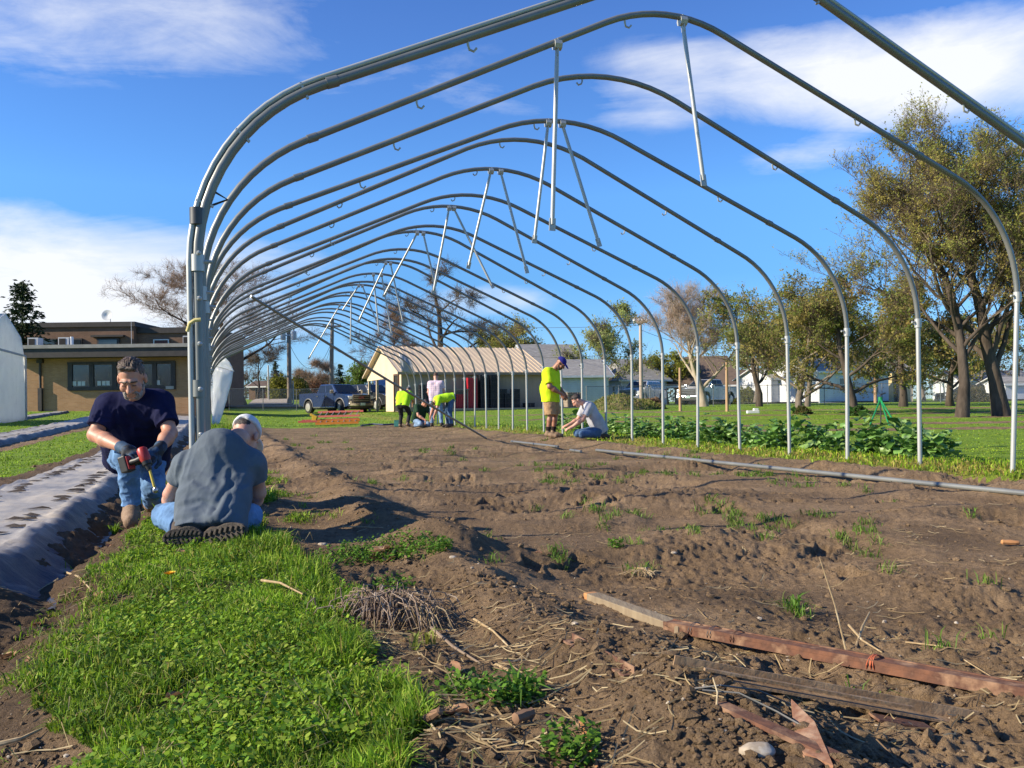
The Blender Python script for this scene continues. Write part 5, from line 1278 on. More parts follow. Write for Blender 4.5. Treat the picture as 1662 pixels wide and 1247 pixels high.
c = P_(1448, 78); gable_house('house', 'narrow cream house with red corner right of the long white house', 'house', c, math.radians(10), 1.9, 4, gz(*c)-.1, 2.9, .8, YSID, GSH, over=.2, openings=[('front', .4, 1.3, .3, 2.5, 'door')])
c = P_(1560, 90); gable_house('house', 'long white house far behind the tall trees', 'house', c, math.radians(6), 8.0, 5, gz(*c)-.1, 2.1, 1.0, WSID, GSH, over=.3, openings=[('front', 1.2, 1.2, .8, .9, 'window'), ('front', 4.2, 1.2, .8, .9, 'window')])
c = P_(1632, 76); gable_house('house', 'white shed wall at the right picture edge', 'building', c, math.radians(3), 5.0, 4, gz(*c)-.1, 1.5, .6, WSID, GSH, over=.2)
c = P_(613, 78); gable_house('shed', 'small white shed seen through the tan shed\'s porch', 'shed', c, math.radians(16), 2.6, 2.4, gz(*c)-.05, 1.75, .6, WSID, pm('blue_roof', (.16, .26, .36), rough=.6), over=.15)
c = P_(404, 100); gable_house('garage_building', 'brown garage far back beside the driveway', 'building', c, math.radians(-8), 2.8, 4, gz(*c)-.1, 1.6, .6, BBRICK, BSH, over=.2, openings=[('front', 1.3, .9, .9, 1.5, 'door')])

# road, driveway, path
def strip(name, mat, pts, half, kind='structure', lift=.03):
    n = len(pts); V = []
    for i, p in enumerate(pts):
        p = Vector(p); d = (Vector(pts[min(i+1, n-1)])-Vector(pts[max(i-1, 0)])).normalized(); s = Vector((-d.y, d.x))
        hw = half[i] if hasattr(half, '__len__') else half
        for q in (-1, -.5, 0, .5, 1): w_ = p+s*hw*q; V.append((w_.x, w_.y, float(far_z(np.array([w_.x]), np.array([w_.y]))[0])+lift))
    m = MB(); m.add(V, [(i*5+j, i*5+j+1, (i+1)*5+j+1, (i+1)*5+j) for i in range(n-1) for j in range(4)])
    o = m.build(name, mat, None, smooth=True); o['kind'] = kind; return o
ASPH = pm('asphalt', (.055, .055, .058), (.075, .073, .072), rough=.9, scale=4, bump=.3, bscale=60)
GRAV = pm('gravel_drive', (.34, .28, .22), (.42, .36, .29), rough=.95, scale=5, bump=.4, bscale=50)
strip('road', ASPH, [(x, 70+.06*(x+20)) for x in np.linspace(-60, 90, 120)], 2.6, lift=.12)
strip('driveway', GRAV, [(-20.0-.265*k*3.2, 73+k*3.2) for k in range(12)], [1.7-.02*k for k in range(12)], lift=.14)
g0 = Wp(1345, 660, 62); strip('path', CONC, [(g0.x-4.2, 58.5), (g0.x-1.5, 60), (g0.x+1.0, 63), (g0.x+1.4, 68)], .45, lift=.05)

# mounds of turf by the fence
TURF = pm('turf_mound', (.10, .12, .03), (.17, .13, .06), rough=.95, scale=1.4, bump=.8, bscale=12, c3=(.13, .17, .04))
def mound(label, px, Y, w, d, h, seed):
    p = Wp(px, 660, Y); n = 40; g = np.linspace(-1.15, 1.15, n); Xg, Yg = np.meshgrid(g, g, indexing='ij'); r = np.sqrt(Xg**2+Yg**2)
    z = np.maximum(0, 1-r**2)**.8*h*(1+.35*fbm(Xg*2, Yg*2, oct=4, seed=seed)); x = p.x+Xg*w/2; y = p.y+Yg*d/2; z = far_z(x, y)-.06+z+.03*fbm(Xg*9, Yg*9, oct=3, seed=seed+3)
    i = np.arange((n-1)*(n-1)); a_, b_ = i//(n-1), i % (n-1); v = a_*n+b_
    o = mesh_np('mound', np.stack([x, y, z], 2).reshape(-1, 3), [np.stack([v, v+n, v+n+1, v+1], 1)], TURF)
    nb = 5000; k = NP.integers(0, n*n, nb); vv = np.stack([x, y, z], 2).reshape(-1, 3)[k]+NP.normal(0, .04, (nb, 3))*np.array((1, 1, 0)); rr = r.ravel()[k]; vv = vv[rr < 1.0]; nb = len(vv)
    Vb, qb, tb_, cb = blades(vv[:, 0], vv[:, 1], vv[:, 2]-.02, NP.uniform(.06, .2, nb), NP.uniform(.02, .05, nb), NP.uniform(.2, 1, nb), NP.uniform(0, 6.28, nb), pick_cols(nb, [(.20, .26, .04), (.30, .28, .09), (.16, .22, .03), (.34, .27, .12)], .2))
    g = mesh_np('grass_cover', Vb, [qb, tb_], BLADE, o, attrs={'Col': cb}); g['kind'] = 'stuff'; tag(o, label, 'mound')
mound('grassy heap of earth right of the squatting man, behind the crop', 1005, 46, 3.8, 3, .72, 5)
mound('lower brownish heap of earth beside the grassy one', 1032, 47, 3.2, 2.6, .55, 8)
# ------------------------------------------------------------------ poles, wires, fences
POLEW = pm('pole_wood', (.20, .165, .13), (.28, .235, .19), rough=.9, scale=3, stretch=(1, 1, .2), bump=.4, spec=.2)
POLET = pm('tan_post_wood', (.40, .25, .14), (.50, .33, .20), rough=.85, scale=3, stretch=(1, 1, .2), bump=.3, spec=.2)
TRANSF = pm('transformer_paint', (.50, .51, .52), (.42, .43, .44), rough=.5)
def pole(name, label, cat, px, Y, ytop, r, mat, tilt=0.0, group=None, z_extra=0):
    p = Wp(px, 650, Y); zg = gz(p.x, p.y); top = Wp(px, ytop, Y).z
    e = empty(name, (p.x, p.y, zg)); h = top-zg
    MB().tube([(0, 0, -.3), (tilt*.5, 0, h*.5), (tilt, 0, h)], [r, r*.88, r*.72], 10).build('shaft', mat, e, smooth=True)
    tag(e, label, cat, group); return e, h
u1, h1 = pole('utility_pole', 'utility pole carrying two grey transformer cans', 'utility pole', 470, 75, 534, .21, POLEW)
for s in (-1, 1):
    m = MB(); m.tube([(.46*s, -.1, h1-.95), (.46*s, -.1, h1-.9), (.46*s, -.1, h1-.25), (.46*s, -.1, h1-.2)], [.19, .22, .22, .16], 12); c_ = m.build('transformer', TRANSF, u1, smooth=True)
    m = MB(); m.tube([(.46*s, -.1, h1-.2), (.46*s, -.1, h1+.08)], .045, 8); m.build('bushing', POLEW, c_, smooth=True)
m = MB(); m.box((0, -.1, h1-.55), (.75, .1, .12)); m.build('bracket', TRANSF, u1)
u2, h2 = pole('utility_pole', 'utility pole with crossarm, leaning slightly, behind the blue pickup', 'utility pole', 537, 80, 519, .21, POLEW, .22)
m = MB(); m.box((.2, -.14, h2-.62), (1.75, .12, .15)); m.build('crossarm', POLEW, u2)
for x in (-.55, .25, .95): m = MB(); m.tube([(x, -.14, h2-.55), (x, -.14, h2-.38)], .05, 8); m.build('insulator', TRANSF, u2)
m = MB(); m.tube([(.1, 0, h2-1.4), (-.4, -.5, h2-1.25), (-.75, -.8, h2-1.2)], .035, 8); m.build('lamp_arm', TRANSF, u2, smooth=True)
u3, h3 = pole('floodlight_pole', 'tall pole with a cluster of floodlights by the pale houses', 'light pole', 1041, 60, 524, .14, pm('pale_pole', (.42, .33, .26), (.50, .40, .32), rough=.85, scale=3, stretch=(1, 1, .2)))
m = MB(); m.box((0, 0, h3), (.9, .08, .08)); m.build('crossarm', TRANSF, u3)
for x, az in ((-.38, -.6), (-.13, .3), (.14, -.3), (.38, .7)):
    R = np.array(Matrix.Rotation(az, 3, 'Z') @ Matrix.Rotation(math.radians(70), 3, 'X'))
    m = MB(); m.lathe([(0, .2), (.09, .18), (.13, .05), (.17, -.08), (.15, -.08), (0, -.05)], 12, (x, -.08, h3+.12), R=R); m.build('floodlight', TRANSF, u3, smooth=True)
pole('post', 'pale thin post standing by the driveway', 'post', 436, 86, 593, .09, pm('pale_grey_post', (.5, .47, .42), rough=.8))
pole('post', 'slim pale post left of the blue pickup', 'post', 476, 72, 618, .06, pm('pale_grey_post', (.5, .47, .42), rough=.8))
pole('post', 'tan wooden post before the brown roofed house, nearer the light pole', 'post', 1104, 42, 597, .075, POLET, group='tan wooden posts')
pole('post', 'tan wooden post right of the leafless pale tree', 'post', 1180, 40, 588, .075, POLET, group='tan wooden posts')
pole('post', 'tan pole standing in front of the long white house', 'post', 1421, 60, 606, .12, POLET)
W_MAT = pm('wire', (.03, .03, .03), rough=.6)
def wire(label, a, b, sag, r=.014):
    a, b = Wp(*a), Wp(*b); pts = []
    for k in range(17):
        t = k/16; p = a.lerp(b, t); p.z -= sag*4*t*(1-t); pts.append(p)
    o = MB().tube(pts, r, 5).build('wire', W_MAT, None, smooth=True); tag(o, label, 'wire')
wire('overhead wire sagging from the brick building to the transformer pole', (394, 562, 66), (468, 555, 75), .9)
wire('slack overhead wire between the two utility poles', (472, 563, 75), (539, 553, 80), 2.2, .018)
wire('taut overhead wire running right from the crossarm pole', (541, 533, 80), (700, 470, 92), .6)
wire('overhead wire from the crossarm pole down towards the tan shed', (540, 566, 80), (622, 577, 60), .4)
wire('thin wire high behind the shed, running right to the floodlight pole', (640, 520, 84), (1041, 528, 60), .4)
wire('thin wire from the floodlight pole towards the right edge trees', (1041, 536, 60), (1240, 560, 66), .7)
wire('lower wire from the floodlight pole leftwards over the grey roof', (1041, 568, 60), (830, 575, 80), .4)
wire('wire between transformer pole and the far left trees', (468, 570, 75), (330, 575, 80), .7)
wire('steep guy wire of the crossarm pole', (538, 560, 80), (512, 625, 84), .3)
STEELP = pm('fence_steel', (.20, .21, .21), (.15, .16, .16), rough=.6, metal=.2)
def chain_mat():
    m = bpy.data.materials.new('chain_link'); m.use_nodes = True; w = NT(m.node_tree); w.n.clear()
    out = w.node('ShaderNodeOutputMaterial'); b = w.node('ShaderNodeBsdfPrincipled'); tr = w.node('ShaderNodeBsdfTransparent'); mx = w.node('ShaderNodeMixShader')
    b.inputs['Base Color'].default_value = (.34, .35, .36, 1); b.inputs['Roughness'].default_value = .5
    tc = w.node('ShaderNodeTexCoord').outputs['Object']; sx = w.node('ShaderNodeSeparateXYZ'); w.link(tc, sx.inputs[0])
    f = []
    for s in (1, -1):
        v = w.math('FRACT', w.math('MULTIPLY', w.math('ADD', sx.outputs[0], w.math('MULTIPLY', sx.outputs[2], s)), 12.0)); f.append(w.math('LESS_THAN', v, .09))
    w.link(w.math('MAXIMUM', f[0], f[1]), mx.inputs[0]); w.link(tr.outputs[0], mx.inputs[1]); w.link(b.outputs[0], mx.inputs[2]); w.link(mx.outputs[0], out.inputs[0]); return m
CHAIN = chain_mat()
def fence(label, p0, p1, n, h, rail=True, mesh=True):
    e = empty('chain_link_fence', (p0[0], p0[1], 0), math.atan2(p1[1]-p0[1], p1[0]-p0[0])); L = math.hypot(p1[0]-p0[0], p1[1]-p0[1]); zs = []
    for k in range(n):
        t = k/(n-1); x, y = p0[0]+(p1[0]-p0[0])*t, p0[1]+(p1[1]-p0[1])*t; z = gz(x, y); zs.append(z)
        MB().tube([(L*t, 0, z-.2), (L*t, 0, z+h+.04)], .026, 8).build('fence_post', STEELP, e, smooth=True)
    pts = [(L*k/(n-1), .0, zs[k]+h) for k in range(n)]
    MB().tube(pts, .018, 8).build('top_rail', STEELP, e, smooth=True)
    V = []; 
    for k in range(n): V += [(L*k/(n-1), -.045, zs[k]+.04), (L*k/(n-1), -.045, zs[k]+h-.03)]
    m = MB(); m.add(V, [(2*k, 2*k+2, 2*k+3, 2*k+1) for k in range(n-1)]); m.build('wire_mesh', CHAIN, e)
    tag(e, label, 'fence')
fence('chain link fence across the lawn in front of the blue pickup\'s road', P_(372, 62), P_(640, 64), 6, 1.55)
fence('chain link gate fence behind the squatting man', P_(952, 50), P_(1055, 52), 3, 1.25)
fence('chain link fence in front of the parked pale pickup', P_(1047, 52), P_(1185, 53), 6, 1.3)
fence('chain link fence along the far side of the park', P_(1200, 56), P_(1720, 54), 12, 1.25)

# ------------------------------------------------------------------ vehicles
TYRE = pm('tyre_rubber', (.015, .015, .016), (.025, .025, .025), rough=.85, scale=20, bump=.2)
RIM = pm('alloy_rim', (.55, .54, .50), (.45, .44, .41), rough=.35, metal=.6)
CHROME = pm('chrome', (.42, .43, .44), (.36, .37, .38), rough=.2, metal=.85)
BLKPL = pm('black_plastic', (.012, .012, .013), (.02, .02, .02), rough=.5)
HEADL = pm('headlight_glass', (.65, .68, .70), (.5, .53, .55), rough=.15, spec=.8)
REDL = pm('tail_light_red', (.30, .02, .015), rough=.3)
CARGL = pm('car_glass', (.012, .016, .02), (.02, .025, .03), rough=.1, spec=.35)
def car_paint(name, c): return pm(name, c, tuple(x*.9 for x in c), rough=.28, coat=.6, scale=2, spec=.5)
def wheel(x, y, r, w, par, steer=0.0):
    t = MB(); t.lathe([(r*.62, -w/2), (r*.94, -w/2), (r, -w*.36), (r, w*.36), (r*.94, w/2), (r*.62, w/2), (r*.62, -w/2)], 28, (0, 0, 0), R=((1, 0, 0), (0, 0, -1), (0, 1, 0)))
    o = t.build('wheel', TYRE, par, smooth=True); o.location = (x, y, r); o.rotation_euler = (0, 0, steer)
    s = 1 if y > 0 else -1
    m = MB(); m.lathe([(0, 0), (r*.12, .01), (r*.14, -.02), (r*.5, -.05), (r*.58, .0), (r*.64, .012), (r*.64, -.06), (0, -.08)], 28, (0, s*w*.42, 0), R=((1, 0, 0), (0, 0, -s), (0, s, 0)))
    for k in range(6):
        a = k*math.pi/3; m.bar((math.cos(a)*r*.1, s*(w*.42+.0), math.sin(a)*r*.1), (math.cos(a)*r*.58, s*(w*.42+.005), math.sin(a)*r*.58), r*.16, .03, up=(0, 1, 0))
    m.build('rim', RIM, o, smooth=True)
def arc_pts(cx, r, z0, n=9):
    return [(cx+r*math.cos(math.pi*(1-k/(n-1))), z0+r*math.sin(math.pi*(1-k/(n-1)))) for k in range(n)]
def pickup(label, loc, heading, paint, cat='pickup truck', bed=True, letters=None, steer=0.0, plate=True):
    """x forward; length 5.85, width 2.0"""
    e = empty('pickup_truck' if bed else 'parked_car', loc, heading); wr, hw = .42, .98
    xr, xf = 1.15, 4.80
    low = [(0.02, .55), (0.02, 1.32 if bed else 1.15)] + ([(2.02, 1.34)] if bed else [(.5, 1.2)]) + [(4.05, 1.33), (4.2, 1.32), (5.3, 1.20), (5.68, 1.08), (5.76, .9), (5.76, .52), (5.45, .42)]
    under = [(xf+.53, .42)]+arc_pts(xf, .52, .42)[::-1]+[(xf-.53, .40), (xr+.53, .40)]+arc_pts(xr, .52, .42)[::-1]+[(xr-.53, .45)]
    poly = low+under
    # cross sections give the flanks a shoulder
    prof = [(-1.0, .90), (-.965, .98), (.965, .98), (1.0, .90)]
    V = []; n = len(poly); secs = [(-hw+.03, .985), (-hw, 1.0), (hw, 1.0), (hw-.03, .985)]
    ys = [-hw+.05, -hw, hw, hw-.05]
    V = []; 
    for j, y in enumerate([-hw+.07, -hw, hw, hw-.07]):
        k = .97 if j in (0, 3) else 1.0
        for (x, z) in poly: V.append((x, y, z if z < .6 or k == 1 else z+.025))
    Fs = [tuple(range(n)), tuple(range(3*n, 4*n))]
    m = MB(); m.add([(x, -hw, z) for x, z in poly]+[(x, hw, z) for x, z in poly], [tuple(range(n)), tuple(range(n, 2*n))]+[(i, (i+1) % n, n+(i+1) % n, n+i) for i in range(n)])
    body = m.build('body', paint, e, smooth=False); bv = body.modifiers.new('b', 'BEVEL'); bv.width = .045; bv.segments = 3; bv.limit_method = 'ANGLE'; bv.angle_limit = math.radians(40)
    # cab
    xa, xb = (2.06, 4.45) if bed else (.35, 4.35)
    zr = 1.90
    bot = [(xa, -hw+.04, 1.31), (xb, -hw+.06, 1.31), (xb, hw-.06, 1.31), (xa, hw-.04, 1.31)]
    top = [(xa+.12 if bed else xa+.45, -.72, zr), (3.62 if bed else 3.45, -.72, zr), (3.62 if bed else 3.45, .72, zr), (xa+.12 if bed else xa+.45, .72, zr)]
    m = MB(); m.add(bot+top, [(0, 3, 2, 1), (4, 5, 6, 7), (0, 1, 5, 4), (1, 2, 6, 5), (2, 3, 7, 6), (3, 0, 4, 7)])
    cb = m.build('cab', paint, e, smooth=False); bv = cb.modifiers.new('b', 'BEVEL'); bv.width = .07; bv.segments = 3
    def quad_on(a, b, c, d, u0, u1, v0, v1, out, name, mat, par=e):
        a, b, c, d = map(Vector, (a, b, c, d)); nrm = (b-a).cross(d-a).normalized()*out
        f = lambda u, v: (a.lerp(b, u)).lerp(d.lerp(c, u), v)+nrm
        P = [f(u0, v0), f(u1, v0), f(u1, v1), f(u0, v1)]
        mm = MB(); mm.add(P+[p-nrm*.6 for p in P], [(0, 1, 2, 3), (4, 5, 6, 7), (0, 1, 5, 4), (1, 2, 6, 5), (2, 3, 7, 6), (3, 0, 4, 7)]); return mm.build(name, mat, par)
    quad_on(bot[1], bot[2], top[2], top[1], .05, .95, .10, .93, .014, 'windscreen', CARGL)
    quad_on(bot[3], bot[0], top[0], top[3], .12, .88, .2, .9, .014, 'rear_window', CARGL)
    for (A, B, C, D, sg) in ((bot[0], bot[1], top[1], top[0], 1), (bot[2], bot[3], top[3], top[2], -1)):
        rng_ = ((.06, .43), (.47, .88)) if bed else ((.05, .30), (.34, .60), (.64, .9))
        for u0, u1 in rng_:
            if sg < 0: u0, u1 = 1-u1, 1-u0
            quad_on(A, B, C, D, u0, u1, .10, .88, .014, 'side_window', CARGL)
    for s in (-1, 1):
        for (x0, x1) in (((2.12, 3.1), (3.14, 4.12)) if bed else ((1.6, 2.75), (2.8, 4.0))):
            m = MB(); m.box(((x0+x1)/2, s*(hw+.002), .86), (x1-x0-.03, .03, .82)); d_ = m.build('door', paint, e, bevel=.012)
            m = MB(); m.box((x0+.14, s*(hw+.03), 1.13), (.2, .05, .05)); m.build('handle', CHROME, d_, bevel=.01)
        m = MB(); m.box((3.05, s*(hw-.02), .40), (2.5, .16, .09)); m.build('running_board', CHROME, e, bevel=.02)
        m = MB(); m.box((4.12, s*(hw+.16), 1.40), (.14, .2, .24)); m.box((4.12, s*(hw+.03), 1.33), (.06, .16, .05)); m.build('mirror', CHROME, e, bevel=.025)
        m = MB()
        for cx in (xr, xf):
            pts = [(x, s*(hw+.01), z) for x, z in arc_pts(cx, .56, .42, 13)]; m = MB(); m.tube(pts, .035, 6); m.build('wheel_arch', pm('arch_trim', (.16, .16, .17), rough=.5), e, smooth=True)
        m = MB(); m.box((5.66, s*.80, 1.0), (.2, .30, .22)); m.build('headlight', HEADL, e, bevel=.03)
        m = MB(); m.box((5.73, s*.82, .70), (.1, .2, .2)); m.build('fog_light', CHROME, e, bevel=.03)
        m = MB(); m.box((.04, s*.88, 1.08), (.1, .16, .4)); m.build('tail_light', REDL, e, bevel=.02)
        wheel(xr, s*(hw-.12), wr, .27, e); wheel(xf, s*(hw-.12), wr, .27, e, steer)
    gr = MB(); gr.box((5.755, 0, .93), (.06, 1.30, .46)); g_ = gr.build('grille', BLKPL, e, bevel=.02)
    m = MB()
    for z in (.80, .93, 1.06): m.box((5.795, 0, z), (.03, 1.16, .035))
    m.box((5.79, 0, 1.165), (.04, 1.36, .045)); m.box((5.79, -.665, .93), (.04, .05, .45)); m.box((5.79, .665, .93), (.04, .05, .45)); m.build('grille_bars', pm('dark_chrome', (.30, .31, .32), rough=.3, metal=.7), g_)
    if letters:
        tcu = bpy.data.curves.new('emblem', 'FONT'); tcu.body = letters; tcu.size = .22; tcu.extrude = .012; tcu.align_x = 'CENTER'; tcu.align_y = 'CENTER'
        to = bpy.data.objects.new('emblem', tcu); COL.objects.link(to); dg = bpy.context.evaluated_depsgraph_get(); me = bpy.data.meshes.new_from_object(to.evaluated_get(dg)); bpy.data.objects.remove(to)
        oo = bpy.data.objects.new('emblem', me); COL.objects.link(oo); oo.parent = g_; oo.location = (5.83, 0, .99); oo.rotation_euler = (math.pi/2, 0, math.pi/2); me.materials.append(pm('emblem_metal', (.45, .12, .12), rough=.3, metal=.3))
    m = MB(); m.box((5.74, 0, .56), (.22, 1.92, .22)); b_ = m.build('front_bumper', CHROME, e, bevel=.05)
    if plate: m = MB(); m.box((5.865, .05, .58), (.02, .36, .17)); m.build('number_plate', pm('plate', (.38, .52, .50), rough=.5), b_)
    m = MB(); m.box((5.74, 0, .40), (.16, 1.7, .14)); m.build('air_dam', BLKPL, e)
    m = MB(); m.box((-.05, 0, .58), (.2, 1.9, .18)); m.build('rear_bumper', CHROME, e, bevel=.04)
    m = MB(); m.box((3.0, 0, .33), (5.2, 1.5, .14)); m.box((xr, 0, wr), (.12, 1.5, .12)); m.box((xf, 0, wr), (.12, 1.5, .12)); m.box((3, 0, .62), (5.4, 1.86, .3)); m.build('chassis', BLKPL, e)
    if bed:
        m = MB(); m.box((1.05, 0, 1.338), (1.86, 1.62, .012)); m.build('bed_liner', BLKPL, e)
    tag(e, label, cat); return e
hd = math.radians(-45); ctr = Wp(545, 650, 58.3); fx, fy = math.cos(hd), math.sin(hd)
lx, ly = ctr.x-2.9*fx, ctr.y-2.9*fy
pickup('dark blue crew cab pickup parked on the grass beside the tan shed', (lx, ly, float(far_z(np.array([ctr.x]), np.array([ctr.y]))[0])-.03), hd, car_paint('dark_blue_paint', (.014, .034, .095)), letters='GMC', steer=-.35)
c = Wp(606, 650, 63.5); pickup('black vehicle standing just behind the blue pickup', (c.x-2.6, c.y+2.2, .50), hd+.1, car_paint('black_paint', (.012, .013, .017)), cat='car', bed=False, plate=False)
hd2 = math.radians(200); c = Wp(1152, 650, 68); pickup('pale silver pickup parked in front of the red brick house', (c.x+1.6, c.y+1.3, gz(c.x, c.y)), math.radians(228), car_paint('silver_paint', (.50, .49, .46)), steer=0)
c = Wp(1046, 650, 70); pickup('white sport utility vehicle beside the floodlight pole', (c.x+1.2, c.y+2.2, gz(c.x, c.y)), math.radians(240), car_paint('white_car_paint', (.66, .65, .62)), cat='car', bed=False)
c = Wp(1590, 650, 80); pickup('dark car far off under the tall trees', (c.x+2, c.y, gz(c.x, c.y)-.45), math.radians(185), car_paint('black_paint', (.012, .013, .017)), cat='car', bed=False)
# ------------------------------------------------------------------ people
def sd_cap(P, a, b, r1, r2):
    ab = b-a; L2 = ab.dot(ab)+1e-12; t = np.clip(((P-a)@ab)/L2, 0, 1)
    return np.linalg.norm(P-a-t[..., None]*ab, axis=-1)-(r1+(r2-r1)*t)
def sd_ell(P, c, R, M):
    q = (P-c)@M; k0 = np.linalg.norm(q/R, axis=-1); k1 = np.linalg.norm(q/(R*R), axis=-1)
    return k0*(k0-1)/(k1+1e-9)
def smin(a, b, k):
    h = np.maximum(k-np.abs(a-b), 0)/k; return np.minimum(a, b)-h*h*k*.25
class SDF:
    def __init__(s, k=.03): s.p = []; s.k = k
    def cap(s, a, b, r1, r2=None, k=None, cut=None):
        s.p.append(('cap', np.array(a, float), np.array(b, float), r1, r1 if r2 is None else r2, k or s.k, cut)); return s
    def ell(s, c, R, M=None, k=None): s.p.append(('ell', np.array(c, float), np.array(R, float), np.eye(3) if M is None else np.array(M), k or s.k)); return s
    def sub(s, c, R, M=None, k=.01): s.p.append(('sub', np.array(c, float), np.array(R, float), np.eye(3) if M is None else np.array(M), k)); return s
    def plane(s, p, n, k=.004): s.p.append(('plane', np.array(p, float), np.array(n, float)/np.linalg.norm(n), k)); return s
    def mesh(s, cell):
        lo, hi = [], []
        for p in s.p:
            if p[0] == 'cap': r = max(p[3], p[4]); lo += [np.minimum(p[1], p[2])-r]; hi += [np.maximum(p[1], p[2])+r]
            elif p[0] == 'ell': r = p[2].max(); lo += [p[1]-r]; hi += [p[1]+r]
        lo = np.min(lo, 0)-cell*4; hi = np.max(hi, 0)+cell*4; n = np.ceil((hi-lo)/cell).astype(int)+1
        ax = [lo[i]+np.arange(n[i])*cell for i in range(3)]
        f = np.full(n, .06, np.float32); M_ = .06
        def box(l, h):
            i0 = np.maximum(((l-M_-lo)/cell).astype(int), 0); i1 = np.minimum(((h+M_-lo)/cell).astype(int)+2, n); return tuple(slice(i0[i], i1[i]) for i in range(3))
        for p in s.p:
            if p[0] == 'cap': r = max(p[3], p[4]); sl = box(np.minimum(p[1], p[2])-r, np.maximum(p[1], p[2])+r)
            elif p[0] in ('ell', 'sub'): r = p[2].max(); sl = box(p[1]-r, p[1]+r)
            else: sl = (slice(None),)*3
            g = np.stack(np.meshgrid(ax[0][sl[0]], ax[1][sl[1]], ax[2][sl[2]], indexing='ij'), -1)
            if p[0] == 'cap':
                d = sd_cap(g, p[1], p[2], p[3], p[4])
                if p[6] is not None:
                    nrm = (p[2]-p[1])/np.linalg.norm(p[2]-p[1]); d = np.maximum(d, (g-p[2])@nrm-p[6])
                f[sl] = smin(f[sl], d, p[5])
            elif p[0] == 'ell': f[sl] = smin(f[sl], sd_ell(g, p[1], p[2], p[3]), p[4])
            elif p[0] == 'sub': f[sl] = -smin(-f[sl], sd_ell(g, p[1], p[2], p[3]), p[4])
            else: f = np.maximum(f, ((g-p[1])@p[2]).astype(np.float32))
        return nets(f, lo, cell)
def nets(f, lo, cell):
    n = np.array(f.shape); neg = f < 0
    cs = [neg[i:n[0]-1+i, j:n[1]-1+j, k:n[2]-1+k] for i in (0, 1) for j in (0, 1) for k in (0, 1)]
    cnt = sum(c.astype(np.int8) for c in cs); act = (cnt > 0) & (cnt < 8); idx = np.argwhere(act)
    vid = np.full(act.shape, -1, np.int32); vid[act] = np.arange(len(idx))
    acc = np.zeros((len(idx), 3)); m = np.zeros(len(idx)); I = idx
    cor = [(i, j, k) for i in (0, 1) for j in (0, 1) for k in (0, 1)]
    for a in cor:
        for d in range(3):
            if a[d]: continue
            b = list(a); b[d] = 1
            fa = f[I[:, 0]+a[0], I[:, 1]+a[1], I[:, 2]+a[2]]; fb = f[I[:, 0]+b[0], I[:, 1]+b[1], I[:, 2]+b[2]]
            cr_ = (fa < 0) != (fb < 0); t = np.where(cr_, fa/(fa-fb+1e-12), 0)
            pt = np.array(a, float)[None].repeat(len(I), 0); pt[:, d] += t; acc[cr_] += pt[cr_]; m[cr_] += 1
    V = lo+(I+acc/np.maximum(m, 1)[:, None])*cell
    Q = []
    for d in range(3):
        e1, e2 = [(1, 2), (2, 0), (0, 1)][d]
        sl0 = [slice(None)]*3; sl1 = [slice(None)]*3; sl0[d] = slice(0, n[d]-1); sl1[d] = slice(1, n[d])
        ch = np.argwhere(neg[tuple(sl0)] != neg[tuple(sl1)])
        ch = ch[(ch[:, e1] > 0) & (ch[:, e2] > 0) & (ch[:, e1] < n[e1]-1) & (ch[:, e2] < n[e2]-1)]
        if not len(ch): continue
        def cid(o1, o2): c = ch.copy(); c[:, e1] -= o1; c[:, e2] -= o2; return vid[c[:, 0], c[:, 1], c[:, 2]]
        q = np.stack([cid(1, 1), cid(0, 1), cid(0, 0), cid(1, 0)], 1); fl = ~neg[ch[:, 0], ch[:, 1], ch[:, 2]]; q[fl] = q[fl][:, ::-1]; Q.append(q)
    Q = np.concatenate(Q); return V, Q[(Q >= 0).all(1)]
def vnormals(V, Q):
    fn = np.cross(V[Q[:, 2]]-V[Q[:, 0]], V[Q[:, 3]]-V[Q[:, 1]]); N = np.zeros_like(V)
    for k in range(4): np.add.at(N, Q[:, k], fn)
    return unit(N)
def solid(name, S, cell, mat, parent=None, wr=None, attrs=None, origin=None, folds=()):
    V, Q = S.mesh(cell)
    if folds:
        N = vnormals(V, Q); d = np.zeros(len(V))
        for pts, depth, sg in folds:          # a groove with a soft ridge along each side
            P = np.array(pts, float)*np.array((1, 0, 1)); Q2 = V*np.array((1, 0, 1)); best = np.full(len(V), 9.)
            for a, b in zip(P[:-1], P[1:]):
                ab = b-a; t = np.clip(((Q2-a)@ab)/(ab@ab), 0, 1); best = np.minimum(best, np.linalg.norm(Q2-a-t[:, None]*ab, axis=1)+.008*(1-np.minimum(1, 4*t*(1-t)+.2)))
            d += -depth*np.exp(-(best/sg)**2)+.55*depth*np.exp(-((best-2.1*sg)/(sg*.9))**2)
        V = V+N*(d*.42*np.clip(-N[:, 1]*2, 0, 1))[:, None]
    if wr:
        N = vnormals(V, Q)
        for (amp, fx_, fy_, fz_, seed) in wr:
            nz = fbm(V[:, 0]*fx_, V[:, 1]*fy_, V[:, 2]*fz_, oct=2 if amp < 0 else 3, seed=seed)
            V = V+N*((amp*nz) if amp > 0 else -amp*(.45-1.5*np.sqrt(np.abs(nz)+.01)))[:, None]      # negative: sharp creases
    at = attrs(V) if attrs else None
    if origin is not None: V = V-np.array(origin)
    return mesh_np(name, V, [Q], mat, parent, attrs=at)
